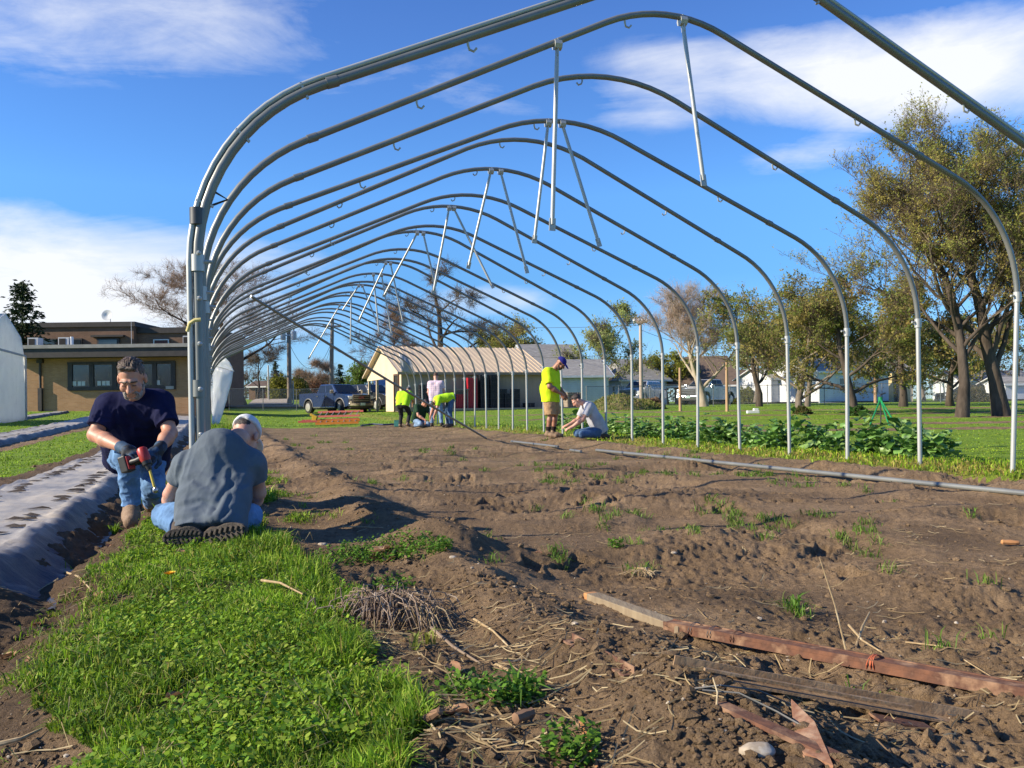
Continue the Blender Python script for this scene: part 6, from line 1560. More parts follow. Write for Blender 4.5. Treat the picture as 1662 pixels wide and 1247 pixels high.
def skin_mat(name, c, red=.35):
    m = bpy.data.materials.new(name); m.use_nodes = True; w = NT(m.node_tree); w.n.clear()
    out = w.node('ShaderNodeOutputMaterial'); b = w.node('ShaderNodeBsdfPrincipled'); P = w.node('ShaderNodeTexCoord').outputs['Object']
    n = w.noise(P, 14, 5, .6); c2 = (c[0]*.92, c[1]*.70, c[2]*.62)
    w.link(w.ramp(n, [(.35, c), (.68, c2)]), b.inputs['Base Color']); b.inputs['Roughness'].default_value = .5
    b.inputs['Subsurface Weight'].default_value = .12; b.inputs['Subsurface Radius'].default_value = (.012, .005, .003); b.inputs['Subsurface Scale'].default_value = 1.0
    w.link(b.outputs[0], out.inputs[0]); return m
def cloth(name, c, var=.75, scale=10, rough=.9):
    return pm(name, c, tuple(x*var for x in c), rough=rough, scale=scale, bump=.35, bscale=70, bdist=.004, spec=.15)
SKIN1 = skin_mat('skin_tanned', (.50, .27, .18)); SKIN2 = skin_mat('skin_fair', (.58, .34, .25)); SKIN3 = skin_mat('skin_dark_tan', (.34, .17, .105))
def denim(name, c):
    m = bpy.data.materials.new(name); m.use_nodes = True; w = NT(m.node_tree); w.n.clear()
    out = w.node('ShaderNodeOutputMaterial'); b = w.node('ShaderNodeBsdfPrincipled'); P = w.node('ShaderNodeTexCoord').outputs['Object']
    n = w.noise(P, 5, 5, .65); n2 = w.noise(P, 60, 3, .6)
    col = w.ramp(n, [(.32, tuple(x*.6 for x in c)), (.5, c), (.7, tuple(min(1, x*1.5) for x in c))])
    col = w.mix(w.math('MULTIPLY', n2, .3), col, tuple(x*.5 for x in c)); w.link(col, b.inputs['Base Color']); b.inputs['Roughness'].default_value = .9; b.inputs['Specular IOR Level'].default_value = .15
    bp = w.node('ShaderNodeBump', i_Strength=.3, i_Distance=.004); w.link(w.noise(P, 90, 3), bp.inputs['Height']); w.link(bp.outputs[0], b.inputs['Normal']); w.link(b.outputs[0], out.inputs[0]); return m
JEANS = denim('blue_denim', (.13, .24, .42)); JEANSD = denim('dark_blue_denim', (.07, .13, .24)); JEANSL = denim('light_blue_denim', (.20, .30, .44))
NAVY = cloth('navy_cotton', (.012, .014, .055)); SLATE = cloth('slate_grey_cotton', (.115, .140, .168), .78, 6)
HIVIS = cloth('hi_vis_yellow_cotton', (.62, .82, .02), .9); HIVISG = cloth('hi_vis_lime_cotton', (.45, .78, .03), .9)
GREEN = cloth('dark_green_cotton', (.025, .060, .032)); CHAR = cloth('charcoal_trousers', (.035, .034, .036)); KHAKI = cloth('khaki_cotton', (.42, .27, .14)); LGREY = cloth('light_grey_cotton', (.46, .46, .50))
HAIRB = pm('brown_hair', (.045, .027, .016), (.10, .062, .038), rough=.5, scale=60, stretch=(2, 1, 1), bump=.4, c3=(.16, .115, .08)); HAIRD = pm('dark_hair', (.02, .013, .01), (.045, .028, .02), rough=.55, scale=40, bump=.5)
HAIRR = pm('reddish_brown_hair', (.11, .05, .025), (.07, .035, .02), rough=.55, scale=40, bump=.5)
BEARDM = pm('grey_beard', (.11, .085, .07), (.26, .23, .21), rough=.7, scale=70, bump=.6, c3=(.36, .33, .31))
GLOVE = pm('black_blue_glove', (.012, .014, .018), (.02, .06, .12), rough=.75, scale=16, lo=.45, hi=.56, bump=.4, bscale=60, bdist=.004)
BOOT = pm('brown_boot_leather', (.20, .125, .07), (.28, .19, .12), rough=.8, scale=20, bump=.4); BOOTD = pm('dark_boot', (.05, .035, .025), (.08, .06, .045), rough=.85, scale=20, bump=.4)
SOLEM = pm('muddy_rubber_sole', (.035, .028, .022), (.095, .075, .055), rough=.9, scale=18, bump=.4)
CAPW = cloth('white_cap_cloth', (.72, .72, .72), .85); CAPB = cloth('blue_cap_cloth', (.03, .03, .22)); SOCK = cloth('black_sock', (.03, .02, .018))
V3 = lambda *a: np.array(a, float)
def frame(fwd, up):
    f = np.array(fwd, float); f /= np.linalg.norm(f); u = np.array(up, float); u -= f*u.dot(f); u /= np.linalg.norm(u); r = np.cross(f, u); return np.stack([r, f, u], 1)   # columns: right, forward, up
def add_head(S, c, M, neck, s=1.0, k=.014, detail=True):
    L = lambda x, y, z: c+M@(V3(x, y, z)*s)
    E = lambda p, R, kk=k: S.ell(L(*p), V3(*R)*s, M, kk)
    S.cap(L(0, -.025, -.06), neck, .058*s, .066*s, .03)
    E((0, -.012, .032), (.076, .096, .090), .02); E((0, .032, -.03), (.060, .064, .085), .02); E((0, .046, -.085), (.046, .044, .036), .02); S.cap(L(-.004, .078, -.104), L(.004, .078, -.104), .02*s, .02*s, .015)
    for q in (-1, 1):
        E((q*.080, -.008, -.010), (.011, .024, .034), .008)
        if detail: E((q*.038, .066, -.032), (.028, .028, .028), .02); S.cap(L(q*.012, .092, .026), L(q*.05, .080, .022), .012*s, .009*s, .012)
    if detail:
        for q in (-1, 1): S.sub(L(q*.032, .106, .001), V3(.016, .014, .010)*s, M, .012)
        for q in (-1, 1): E((q*.032, .084, .0), (.013, .012, .011), .003)
    S.cap(L(0, .094, .010), L(0, .121, -.036), .010*s, .0155*s, .012)
    if detail:
        for q in (-1, 1): S.cap(L(q*.012, .104, -.04), L(q*.014, .100, -.04), .011*s, .010*s, .006)
        S.cap(L(-.02, .094, -.066), L(.02, .094, -.066), .0085*s, .0085*s, .006); S.cap(L(-.018, .092, -.079), L(.018, .092, -.079), .0095*s, .0095*s, .006)
        S.sub(L(0, .108, -.0725), V3(.024, .010, .0025)*s, M, .004)
def add_hand(S, w, d, nrm, side, curl=.7, r=.0088, s=1.0, spread=.1, k=.008):
    """w wrist, d pointing along the hand, nrm out of the palm; side = +1 when the thumb lies towards cross(nrm, d)"""
    d = np.array(d, float); d /= np.linalg.norm(d); n = np.array(nrm, float); n -= d*n.dot(d); n /= np.linalg.norm(n); t = np.cross(n, d)*side
    M = np.stack([t, d, n], 1)
    S.ell(w+d*.045*s, V3(.042, .052, .016)*s, M, .02); S.cap(w-d*.01, w+d*.03, .027*s, .027*s, .02)
    for i, (o, L) in enumerate(((.031, .072), (.011, .080), (-.010, .074), (-.030, .058))):
        b = w+d*.082*s+t*o*s; dd = d+t*spread*(o/.03)*.5; dd /= np.linalg.norm(dd); p = b; a = curl*(.85+.1*i)
        for j, f in enumerate((.45, .32, .25)):
            an = a*(j+.6); v = dd*math.cos(an)+n*math.sin(an); q = p+v*L*f*s; S.cap(p, q, r*s*(1-.06*j), r*s*(.94-.06*j), k); p = q
    b = w+d*.028*s+t*.030*s; v = d*.62+t*.75+n*.25; v /= np.linalg.norm(v); q = b+v*.042*s; S.cap(b, q, r*1.25*s, r*1.1*s, .012); v2 = d*.8+t*.15+n*.55; v2 /= np.linalg.norm(v2); S.cap(q, q+v2*.034*s, r*1.1*s, r*.95*s, k)
def lerp(a, b, t): return np.array(a)*(1-t)+np.array(b)*t
def nrm(v): return np.array(v)/np.linalg.norm(v)
def person(label, J, cell, skin, shirt, pants, shoe, hump=None, hair=None, cap=None, capdir=None, build=1.0, shorts=False, hands=('skin', 'skin'), handinfo=None, sleeve=.62, beard=None, detail=True, scale=1.0, wr=.007, folds=(), torso=1.0, group=None, shirt_len=.0, belly=.0, sock=None, shoe_r=.044, bald=False):
    s = scale; b = build
    J = {k: np.array(v, float) for k, v in J.items()}
    org = (J['hipL']+J['hipR'])/2; org = V3(org[0], org[1], min(J['anL'][2], J['anR'][2], J['toeL'][2], J['toeR'][2])-.05)
    HM = frame(J['face'], J['up']); hc = J['head']
    S = SDF(.03*s)
    pel = (J['hipL']+J['hipR'])/2; sh = (J['shL']+J['shR'])/2
    S.cap(pel, lerp(pel, sh, .5), .10*s, .10*s); S.cap(lerp(pel, sh, .5), lerp(pel, sh, .9), .105*s, .10*s); S.cap(J['shL'], J['shR'], .055*s, .055*s)
    for q in 'LR':
        S.cap(J['sh'+q], J['el'+q], .050*s*b, .041*s*b); S.cap(J['el'+q], lerp(J['el'+q], J['wr'+q], .35), .041*s*b, .043*s*b, .02); S.cap(lerp(J['el'+q], J['wr'+q], .35), J['wr'+q], .043*s*b, .029*s, .02)
        S.cap(J['hip'+q], J['kn'+q], .075*s, .052*s); S.cap(J['kn'+q], lerp(J['kn'+q], J['an'+q], .3), .052*s, .056*s, .02); S.cap(lerp(J['kn'+q], J['an'+q], .3), J['an'+q], .056*s, .038*s, .02); S.cap(J['an'+q], J['toe'+q], .034*s, .03*s)
        d, nn, sd, cu = handinfo[q] if handinfo else (J['wr'+q]-J['el'+q], V3(0, 0, -1)+.01, 1, .5)
        if hands[0 if q == 'L' else 1] == 'skin': add_hand(S, J['wr'+q], d, nn, sd, cu, s=s*1.02)
        else: S.cap(J['wr'+q], J['wr'+q]+nrm(d)*.04, .026*s, .024*s)
    add_head(S, hc, HM, J['neck'], s, detail=detail)
    body = solid('person', S, cell, skin, None, origin=org); body.location = org
    tag(body, label, 'person', group)
    L = lambda x, y, z: hc+HM@(V3(x, y, z)*s)
    # shirt
    T = SDF(.05*s); spine = nrm(sh-pel); hem = pel-spine*(.06+shirt_len)*s; fw = nrm(np.cross(J['shR']-J['shL'], spine))
    for q, o in (('L', 'hipL'), ('R', 'hipR')):
        top = lerp(J['sh'+q], sh, .38)-spine*.05*s; low = lerp(J[o], pel, .15)-spine*.12*s
        T.cap(top, lerp(top, low, .5), .118*s*b*torso, .122*s*b*torso); T.cap(lerp(top, low, .5), low, .124*s*b*torso, .131*s*b)
    T.cap(lerp(J['shL'], sh, .2), lerp(J['shR'], sh, .2), .072*s*b, .072*s*b)
    T.cap(lerp(pel, sh, .25)+fw*.0, lerp(pel, sh, .75), .125*s*b, .125*s*b)
    if belly: T.ell(lerp(pel, sh, .3)+fw*belly*.6, V3(.15, .15, .19)*s*b, None, .06)
    T.cap(lerp(sh, J['neck'], .35), lerp(sh, J['neck'], .6), .085*s, .070*s, .05)
    if hump: T.ell(hump[0], V3(*hump[1]), None, .08)
    T.plane(hem, -spine)
    for q in 'LR':
        e = lerp(J['sh'+q], J['el'+q], sleeve); T.cap(J['sh'+q], e, .076*s*b, .070*s*b, .045, 0.0)
    ax = 22
    solid('shirt', T, cell, shirt, body, [(wr*1.4, 5, 5, 4, 5), (-wr*.55, 8, 8, 3.0, 8), (-wr*.35, 17, 17, 8, 9)] if wr else None, origin=org, folds=folds)
    # trousers
    U = SDF(.04*s)
    pk = .80 if torso < 1 else 1.0; U.cap(J['hipL'], J['hipR'], .108*s*b*pk, .108*s*b*pk, .05); U.cap(pel, lerp(pel, sh, .12 if torso == 1 else .02), .108*s*b*pk, .10*s*b*pk, .05)
    for q in 'LR':
        if shorts:
            U.cap(J['hip'+q], lerp(J['kn'+q], J['an'+q], .04), .108*s*b, .098*s*b, .04, 0.0)
        else:
            U.cap(J['hip'+q], J['kn'+q], .100*s*b*pk, .078*s, .04); U.cap(J['kn'+q], lerp(J['kn'+q], J['an'+q], .93), .076*s, .064*s, .03, 0.0)
    solid('shorts' if shorts else 'trousers', U, cell, pants, body, [(wr*1.2, 7, 7, 7, 15), (-wr*1.1, 8, 8, 13, 18), (-wr*.5, 22, 22, 26, 19)] if wr else None, origin=org)
    for q in 'LR':
        B = SDF(.03*s); an, to = J['an'+q], J['toe'+q]; d = nrm(to-an); hl = an-d*.03*s+nrm(an-J['kn'+q])*.025
        B.cap(hl, lerp(an, to, .5)+nrm(an-J['kn'+q])*.012, shoe_r*s, (shoe_r+.003)*s); B.cap(lerp(an, to, .4), to, (shoe_r+.002)*s, (shoe_r-.004)*s); B.cap(an, lerp(an, J['kn'+q], .16), .05*s, .052*s, .02, 0.0)
        solid('boot', B, cell, shoe, body, [(.003, 18, 18, 18, 4)], origin=org)
        if sock: K = SDF(); K.cap(lerp(an, J['kn'+q], .1), lerp(an, J['kn'+q], .36), .05*s, .056*s, .02, 0.0); solid('sock', K, cell, sock, body, origin=org)
    for q, kind in zip('LR', hands):
        if kind != 'skin':
            Gv = SDF(.012); d, nn, sd, cu = handinfo[q]; add_hand(Gv, J['wr'+q]+nrm(d)*.004, d, nn, sd, cu, r=.0118, s=s*1.06); Gv.cap(J['wr'+q]-nrm(J['wr'+q]-J['el'+q])*.045, J['wr'+q]+nrm(d)*.02, .041*s, .035*s, .02)
            solid('glove', Gv, min(cell, .006), kind, body, [(.002, 40, 40, 40, 3)], origin=org)
    if hair:
        Hh = SDF(.012); hk = .93 if cap else 1.0
        Hh.ell(L(0, -.018, .036), V3(.0785*hk, .0995*hk, .0895*hk)*s, HM)
        if not cap: Hh.cap(L(-.035, .058, .098), L(.035, .052, .102), .015*s, .018*s)
        Hh.plane(L(0, .074, .094), HM@V3(0, .13, -.110)); 
        solid('hair', Hh, min(cell, .006), hair, body, [(.002 if cap else .006, 22, 40, 22, 2), (.001 if cap else .004, 70, 110, 70, 3)], origin=org)
    if hair and not cap and cell < .01:
        m = MB(); hs = random.Random(4)
        for k in range(150):
            x0 = hs.uniform(-.066, .066); lift = hs.uniform(.0, .008); a0 = math.radians(hs.uniform(40, 120)); ln = math.radians(hs.uniform(35, 60)); pts = []
            for q in range(5):
                a_ = a0+ln*q/4; sx_ = math.sqrt(max(.02, 1-(x0/.086)**2)); pts.append(L(x0+.012*q/4*hs.uniform(-1, 1.4), -.018+.100*sx_*math.cos(a_), .036+(.0905+lift*math.sin(math.pi*q/4))*sx_*math.sin(a_)))
            m.tube([Vector(p)-Vector(org) for p in pts], [.003, .0045, .004, .003, .0015], 5)
        m.build('hair_strands', hair, body, smooth=True, fix=False)
    if beard:
        Bd = SDF(.012); Bd.ell(L(0, .046, -.090), V3(.056, .052, .046)*s, HM); Bd.cap(L(-.062, .012, -.05), L(-.03, .06, -.10), .013*s, .02*s); Bd.cap(L(.062, .012, -.05), L(.03, .06, -.10), .013*s, .02*s)
        Bd.cap(L(-.03, .086, -.055), L(.03, .086, -.055), .012*s, .012*s); Bd.cap(L(-.03, .084, -.06), L(-.032, .07, -.09), .012*s, .016*s); Bd.cap(L(.03, .084, -.06), L(.032, .07, -.09), .012*s, .016*s)
        Bd.sub(L(0, .105, -.073), V3(.024, .024, .010)*s, HM, .006)
        solid('beard', Bd, min(cell, .007), beard, body, [(.003, 60, 60, 60, 3)], origin=org)
    if cap:
        cm, bill = cap; Cp = SDF(.012); Cp.ell(L(0, -.012, .040), V3(.091, .111, .098)*s, HM); Cp.plane(L(0, .05, .034), HM@V3(0, -.10, -1)); 
        if capdir == 'back': Cp.sub(L(0, -.125, .03), V3(.040, .05, .030)*s, HM, .004)
        cp = solid('cap', Cp, min(cell, .007), cm, body, [(.002, 30, 30, 30, 2)], origin=org)
        Bl = SDF(.006); sg = 1
        Bl.ell(L(0, .125*sg, .040), V3(.072, .080, .0085)*s, frame(HM@V3(0, 1, -.28), HM@V3(0, .28, 1))); solid('bill', Bl, min(cell, .006), bill, cp, origin=org)
    return body, org
# --- bearded man in navy shirt, half kneeling with a driver
w = lambda px, py, Y: np.array(Wp(px, py, Y))
zf1 = gz(*Wp(214, 850, 6.2).xy)
J = dict(head=w(214, 614, 6.02), face=V3(.16, -.84, -.52), up=V3(.03, -.42, .86), neck=w(219, 640, 6.24), shL=w(262, 655, 6.28), shR=w(176, 660, 6.24), elL=w(276, 703, 6.16), elR=w(154, 706, 6.14), wrL=w(257, 731, 5.98), wrR=w(203, 729, 5.93),
         hipL=w(245, 741, 6.74), hipR=w(198, 741, 6.74), knL=w(249, 792, 6.42), knR=w(206, 742, 6.14), anL=w(246, 815, 6.98), anR=w(213, 826, 6.26), toeL=w(246, 822, 7.1), toeR=w(212, 848, 6.05))
J['toeR'][2] = max(J['toeR'][2], gz(*J['toeR'][:2])+.04); J['anR'][2] = J['toeR'][2]+.075
M1F = [([w(178, 668, 6.05), w(170, 690, 6.02), w(176, 706, 6.08)], .014, .012), ([w(186, 664, 6.05), w(196, 690, 6.08), w(198, 720, 6.2)], .016, .015), ([w(262, 664, 6.1), w(250, 690, 6.1), w(246, 720, 6.2)], .016, .015), ([w(160, 668, 6.1), w(152, 684, 6.08)], .012, .010),
       ([w(200, 660, 6.05), w(222, 680, 6.05), w(244, 664, 6.1)], .010, .014), ([w(206, 700, 6.1), w(222, 706, 6.1), w(240, 698, 6.15)], .012, .014), ([w(150, 676, 6.1), w(166, 682, 6.02)], .012, .010)]
hi = dict(L=(w(240, 745, 5.86)-J['wrL'], V3(-.75, -.1, -.65), -1, .75), R=(w(238, 744, 5.83)-J['wrR'], V3(.2, .35, -.9), 1, .8))
man1, org1 = person('bearded man in navy T-shirt and jeans crouching with a power driver in gloved hands', J, .0065, SKIN1, NAVY, JEANS, BOOT, hair=HAIRB, beard=BEARDM, build=1.10, hands=(GLOVE, GLOVE), handinfo=hi, sleeve=.74, wr=.010, belly=.05, scale=1.06, shoe_r=.05, folds=M1F)
HM = frame(J['face'], J['up']); hc = J['head']; Lh = lambda x, y, z: hc+HM@(V3(x, y, z)*1.06)
for q in (-1, 1):
    Eb = SDF(.006); Eb.cap(Lh(q*.014, .103, .026), Lh(q*.05, .088, .022), .0065, .005); solid('eyebrow', Eb, .004, HAIRB, man1, [(.002, 90, 90, 90, 2)], origin=org1)
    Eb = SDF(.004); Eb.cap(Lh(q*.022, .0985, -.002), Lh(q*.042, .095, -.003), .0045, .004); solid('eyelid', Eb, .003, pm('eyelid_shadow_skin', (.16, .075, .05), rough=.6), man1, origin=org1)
# the driver in his hands
dr = empty('power_driver', tuple(w(238, 742, 5.83)))
o0 = Vector(dr.location); A = Vector(w(229, 727, 5.80))-o0; B = Vector(w(243, 763, 5.78))-o0; E = Vector(w(252, 796, 5.76))-o0; Bt = Vector(w(209, 752, 5.84))-o0
REDP = pm('red_tool_plastic', (.42, .035, .025), (.34, .025, .02), rough=.4); YEL = pm('yellow_tool_bit', (.60, .47, .06), (.50, .38, .05), rough=.4)
m = MB(); ax = (B-A); m.tube([A, A+ax*.08, A+ax*.5, A+ax*.6], [.024, .034, .035, .030], 14); m.build('motor_housing', REDP, dr, smooth=True)
m = MB(); m.tube([A+ax*.6, A+ax*.75, A+ax*.78, A+ax*1.0], [.031, .029, .021, .015], 14); m.build('gear_case', BLKPL, dr, smooth=True)
m = MB(); m.tube([A+ax*.4, (A+ax*.45).lerp(Bt, .5), Bt], [.021, .019, .024], 12); m.build('handle', BLKPL, dr, smooth=True)
m = MB(); m.bar(Bt+(Bt-A-ax*.4).normalized()*-.01, Bt+(Bt-A-ax*.4).normalized()*.05, .075, .11, up=ax.normalized()); bt = m.build('battery', BLKPL, dr, bevel=.008)
m = MB(); m.bar(Bt+(Bt-A-ax*.4).normalized()*-.02, Bt+(Bt-A-ax*.4).normalized()*.008, .06, .09, up=ax.normalized()); m.build('battery_foot', REDP, dr, bevel=.006)
m = MB(); m.tube([B, B.lerp(E, .95)], .0085, 10); m.build('long_bit', YEL, dr, smooth=True)
m = MB(); m.lathe([(0, -.02), (.012, -.018), (.018, -.006), (.018, .006), (.012, .018), (0, .02)], 14, tuple(E)); m.build('socket', CHROME, dr, smooth=True)
tag(dr, 'red and black power driver with long yellow bit, held by the bearded man', 'power tool')

# --- man kneeling with his back to the camera
J = dict(head=w(398, 708, 5.64), face=V3(.08, .70, -.70), up=V3(.1, .70, .70), neck=w(386, 712, 5.40), shL=w(300, 754, 5.12), shR=w(412, 752, 5.16), elL=w(277, 803, 5.20), elR=w(420, 800, 5.26), wrL=w(274, 828, 5.40), wrR=w(406, 830, 5.46),
         hipL=w(320, 832, 4.95), hipR=w(370, 830, 4.95), knL=w(268, 838, 5.22), knR=w(404, 838, 5.26), anL=w(296, 860, 4.86), anR=w(362, 858, 4.86), toeL=w(290, 872, 4.80), toeR=w(345, 872, 4.80))
for q in 'LR': J['kn'+q][2] = max(J['kn'+q][2], .10); J['an'+q][2] = .125; J['toe'+q][2] = .085
bk = lambda *q: [w(px, py, Y) for px, py, Y in q]
M2F = [(bk((292, 790, 5.06), (318, 775, 4.99), (345, 790, 4.93)), .016, .016), (bk((406, 785, 5.1), (386, 778, 5.0), (366, 800, 4.92), (352, 830, 4.86)), .018, .016), (bk((372, 765, 4.98), (378, 800, 4.92), (370, 835, 4.86)), .014, .014),
       (bk((300, 820, 4.94), (330, 812, 4.88), (352, 824, 4.85)), .013, .013), (bk((292, 842, 4.95), (322, 836, 4.86), (345, 846, 4.82)), .011, .012), (bk((398, 832, 4.95), (380, 824, 4.87), (362, 842, 4.82)), .013, .012),
       (bk((306, 728, 5.1), (296, 756, 5.04), (292, 782, 5.06)), .016, .014), (bk((404, 728, 5.12), (412, 756, 5.06), (410, 782, 5.1)), .016, .014), (bk((352, 712, 5.06), (356, 745, 4.98), (352, 775, 4.94)), .008, .022)]
hi = dict(L=(V3(.3, .5, -.5), V3(.6, -.1, -.3), 1, .7), R=(V3(-.3, .5, -.5), V3(-.6, -.1, -.3), -1, .7))
man2, org2 = person('man in slate grey T-shirt and white cap kneeling on the grass, back turned', J, .0065, SKIN2, SLATE, JEANS, BOOTD, hair=HAIRD, cap=(CAPW, CAPW), capdir='back', build=1.0, handinfo=hi, sleeve=.55, wr=.009, scale=1.0, shirt_len=.075, hump=(w(357, 735, 5.12), (.150, .115, .145)), torso=.84, folds=M2F)
# treaded soles turned to the camera
for (c, ang, yaw, ln) in ((w(296, 872, 4.70), .06, .10, .21), (w(360, 868, 4.69), .22, -.22, .29)):
    so = MB(); n = 22
    pts = []
    for k in range(n):
        t = 2*math.pi*k/n; u = math.cos(t); v = math.sin(t); wid = .054*(1-.12*u*0+.10*(u > 0)-.10*math.exp(-((u+.15)/.3)**2)); pts.append((u*ln/2, 0, v*wid))
    so.prism(pts, (0, 0, 0), (0, .03, 0))
    o = so.build('sole', SOLEM, man2, bevel=.006)
    o.location = Vector(c)-Vector(org2); o.rotation_euler = (-.15, -ang, yaw)
    for i in range(-4, 5):
        for sgn in (-1, 1):
            u = i/4.6*ln/2; wd = .040*math.sqrt(max(.1, 1-(u/(ln/2))**2))
            m = MB(); m.box((0, 0, 0), (.014, .014, wd*.85)); lg = m.build('tread_lug', SOLEM, o, bevel=.003); lg.location = (u, -.006, sgn*wd*.56); lg.rotation_euler = (0, sgn*.45, 0)

# --- far helpers
def std(px_foot, py_foot, Y=None):
    g = G(px_foot, py_foot); return np.array(g)
def posed(base, fwd, P, s=1.0):
    f = nrm(V3(fwd[0], fwd[1], 0)); r = V3(f[1], -f[0], 0); M = np.stack([r, f, V3(0, 0, 1)], 1)
    return {k: (base+M@(np.array(v)*s) if k not in ('face', 'up') else M@np.array(v)) for k, v in P.items()}
HI = lambda: dict(L=(V3(0, .3, -1), V3(.8, 0, 0), -1, .5), R=(V3(0, .3, -1), V3(-.8, 0, 0), 1, .5))
# big man in hi-vis shirt and tan shorts, looking down
gb = std(897, 711.5)
PZ = dict(head=(0, .20, 1.57), face=(0, .72, -.70), up=(0, .70, .72), neck=(0, .06, 1.45), shL=(-.20, -.02, 1.38), shR=(.20, -.02, 1.38), elL=(-.26, .03, 1.08), elR=(.27, .04, 1.08), wrL=(-.12, .24, .92), wrR=(.13, .26, .92), hipL=(-.10, -.03, .88), hipR=(.10, -.03, .88), knL=(-.12, .03, .50), knR=(.13, -.0, .50), anL=(-.12, -.03, .10), anR=(.14, -.06, .10), toeL=(-.14, .15, .05), toeR=(.17, .13, .05))
J = posed(gb, (.93, -.36), PZ); f = nrm(V3(.93, -.36, 0))
HI7 = dict(L=(V3(.25, 0, -1)+f*.2, -V3(f[1], -f[0], 0)*-1, -1, .8), R=(V3(.25, 0, -1)+f*.2, V3(-f[1], f[0], 0), 1, .8))
m7, o7 = person('big man in hi-vis yellow T-shirt, tan shorts and blue cap', J, .012, SKIN3, HIVIS, KHAKI, BOOT, hair=HAIRD, beard=HAIRD, cap=(CAPB, CAPB), build=1.28, shorts=True, handinfo=HI7, sleeve=.8, belly=.09, sock=SOCK, shirt_len=.06, scale=1.02, detail=True, wr=.009)
# squatting man in light grey shirt
gb = std(965, 714)
PS = dict(head=(0, .36, .80), face=(0, .7, -.7), up=(0, .7, .7), neck=(0, .22, .74), shL=(-.19, .14, .68), shR=(.19, .14, .68), elL=(-.24, .30, .42), elR=(.24, .28, .40), wrL=(-.16, .52, .26), wrR=(.17, .50, .30), hipL=(-.10, -.12, .20), hipR=(.10, -.12, .20), knL=(-.19, .30, .13), knR=(.19, .30, .13), anL=(-.14, -.10, .09), anR=(.14, -.10, .09), toeL=(-.14, -.24, .07), toeR=(.14, -.24, .07))
J = posed(gb, (-.92, -.18), PS); f = nrm(V3(-.92, -.18, 0))
person('man in light grey T-shirt and jeans kneeling among the leafy crop, arm stretched out', J, .012, SKIN2, LGREY, JEANSD, BOOTD, hair=HAIRD, handinfo=dict(L=(f-V3(0, 0, .3), V3(0, .3, -1), 1, .6), R=(f-V3(0, 0, .3), V3(0, .3, -1), 1, .6)), sleeve=.75, wr=.007, build=1.05)
# group at the far end
gA = std(655, 694)
PA = dict(head=(.05, .42, 1.32), face=(0, .8, -.6), up=(0, .6, .8), neck=(.02, .26, 1.28), shL=(-.20, .14, 1.22), shR=(.20, .14, 1.22), elL=(-.33, .20, .90), elR=(.24, .38, .96), wrL=(-.30, .36, .66), wrR=(.12, .62, .86), hipL=(-.11, -.06, .80), hipR=(.11, -.06, .80), knL=(-.13, .12, .44), knR=(.15, .22, .50), anL=(-.13, .0, .09), anR=(.16, -.02, .12), toeL=(-.14, .17, .05), toeR=(.17, .15, .06))
person('stooping man in hi-vis lime T-shirt and charcoal trousers, left of the far group', posed(gA, (.25, .97), PA), .014, SKIN1, HIVISG, CHAR, BOOT, hair=HAIRD, cap=(pm('grey_cap', (.16, .16, .2), rough=.9), pm('grey_cap', (.16, .16, .2), rough=.9)), handinfo=HI(), sleeve=.7, build=1.15, detail=False)
gB = std(682, 695.5)
PB = dict(head=(.0, .34, .86), face=(0, .6, -.8), up=(0, .8, .6), neck=(0, .20, .80), shL=(-.20, .10, .74), shR=(.20, .10, .74), elL=(-.24, .26, .44), elR=(.25, .28, .44), wrL=(-.10, .48, .28), wrR=(.10, .50, .28), hipL=(-.10, -.16, .28), hipR=(.10, -.16, .28), knL=(-.16, .26, .14), knR=(.16, .28, .16), anL=(-.14, -.12, .09), anR=(.14, -.12, .09), toeL=(-.14, -.26, .07), toeR=(.14, -.26, .07))
person('man in dark green T-shirt crouching over his work in the far group', posed(gB, (.62, -.78), PB), .014, SKIN1, GREEN, JEANSL, BOOTD, hair=HAIRD, handinfo=HI(), sleeve=.7, build=1.12, detail=False)
def plaid():
    m = bpy.data.materials.new('pink_plaid_cotton'); m.use_nodes = True; w_ = NT(m.node_tree); w_.n.clear(); out = w_.node('ShaderNodeOutputMaterial'); b = w_.node('ShaderNodeBsdfPrincipled')
    tc = w_.node('ShaderNodeTexCoord').outputs['Object']; sx = w_.node('ShaderNodeSeparateXYZ'); w_.link(tc, sx.inputs[0]); c = (.62, .48, .56, 1)
    for o_, col in ((0, (.40, .30, .48)), (2, (.70, .60, .62))):
        fr = w_.math('LESS_THAN', w_.math('FRACT', w_.math('MULTIPLY', sx.outputs[o_], 14)), .35); c = w_.mix(w_.math('MULTIPLY', fr, .6), c, col)
    w_.link(c, b.inputs['Base Color']); b.inputs['Roughness'].default_value = .9; w_.link(b.outputs[0], out.inputs[0]); return m
gC = std(708, 693.5)
PC = dict(head=(-.02, .12, 1.66), face=(.1, .8, -.55), up=(0, .55, .83), neck=(0, .03, 1.52), shL=(-.20, -.01, 1.44), shR=(.20, -.01, 1.44), elL=(-.25, -.02, 1.14), elR=(.28, .03, 1.14), wrL=(-.22, .16, .92), wrR=(.26, .18, .90), hipL=(-.10, 0, .92), hipR=(.10, 0, .92), knL=(-.13, .03, .50), knR=(.14, .05, .50), anL=(-.15, 0, .10), anR=(.18, .0, .10), toeL=(-.17, .16, .05), toeR=(.22, .16, .05))
person('man in pink plaid shirt and blue jeans, back turned, in the far group', posed(gC, (.2, .98), PC), .014, SKIN2, plaid(), JEANSL, BOOTD, hair=HAIRR, handinfo=HI(), sleeve=.6, build=1.05, detail=False)
gD = std(728, 695)
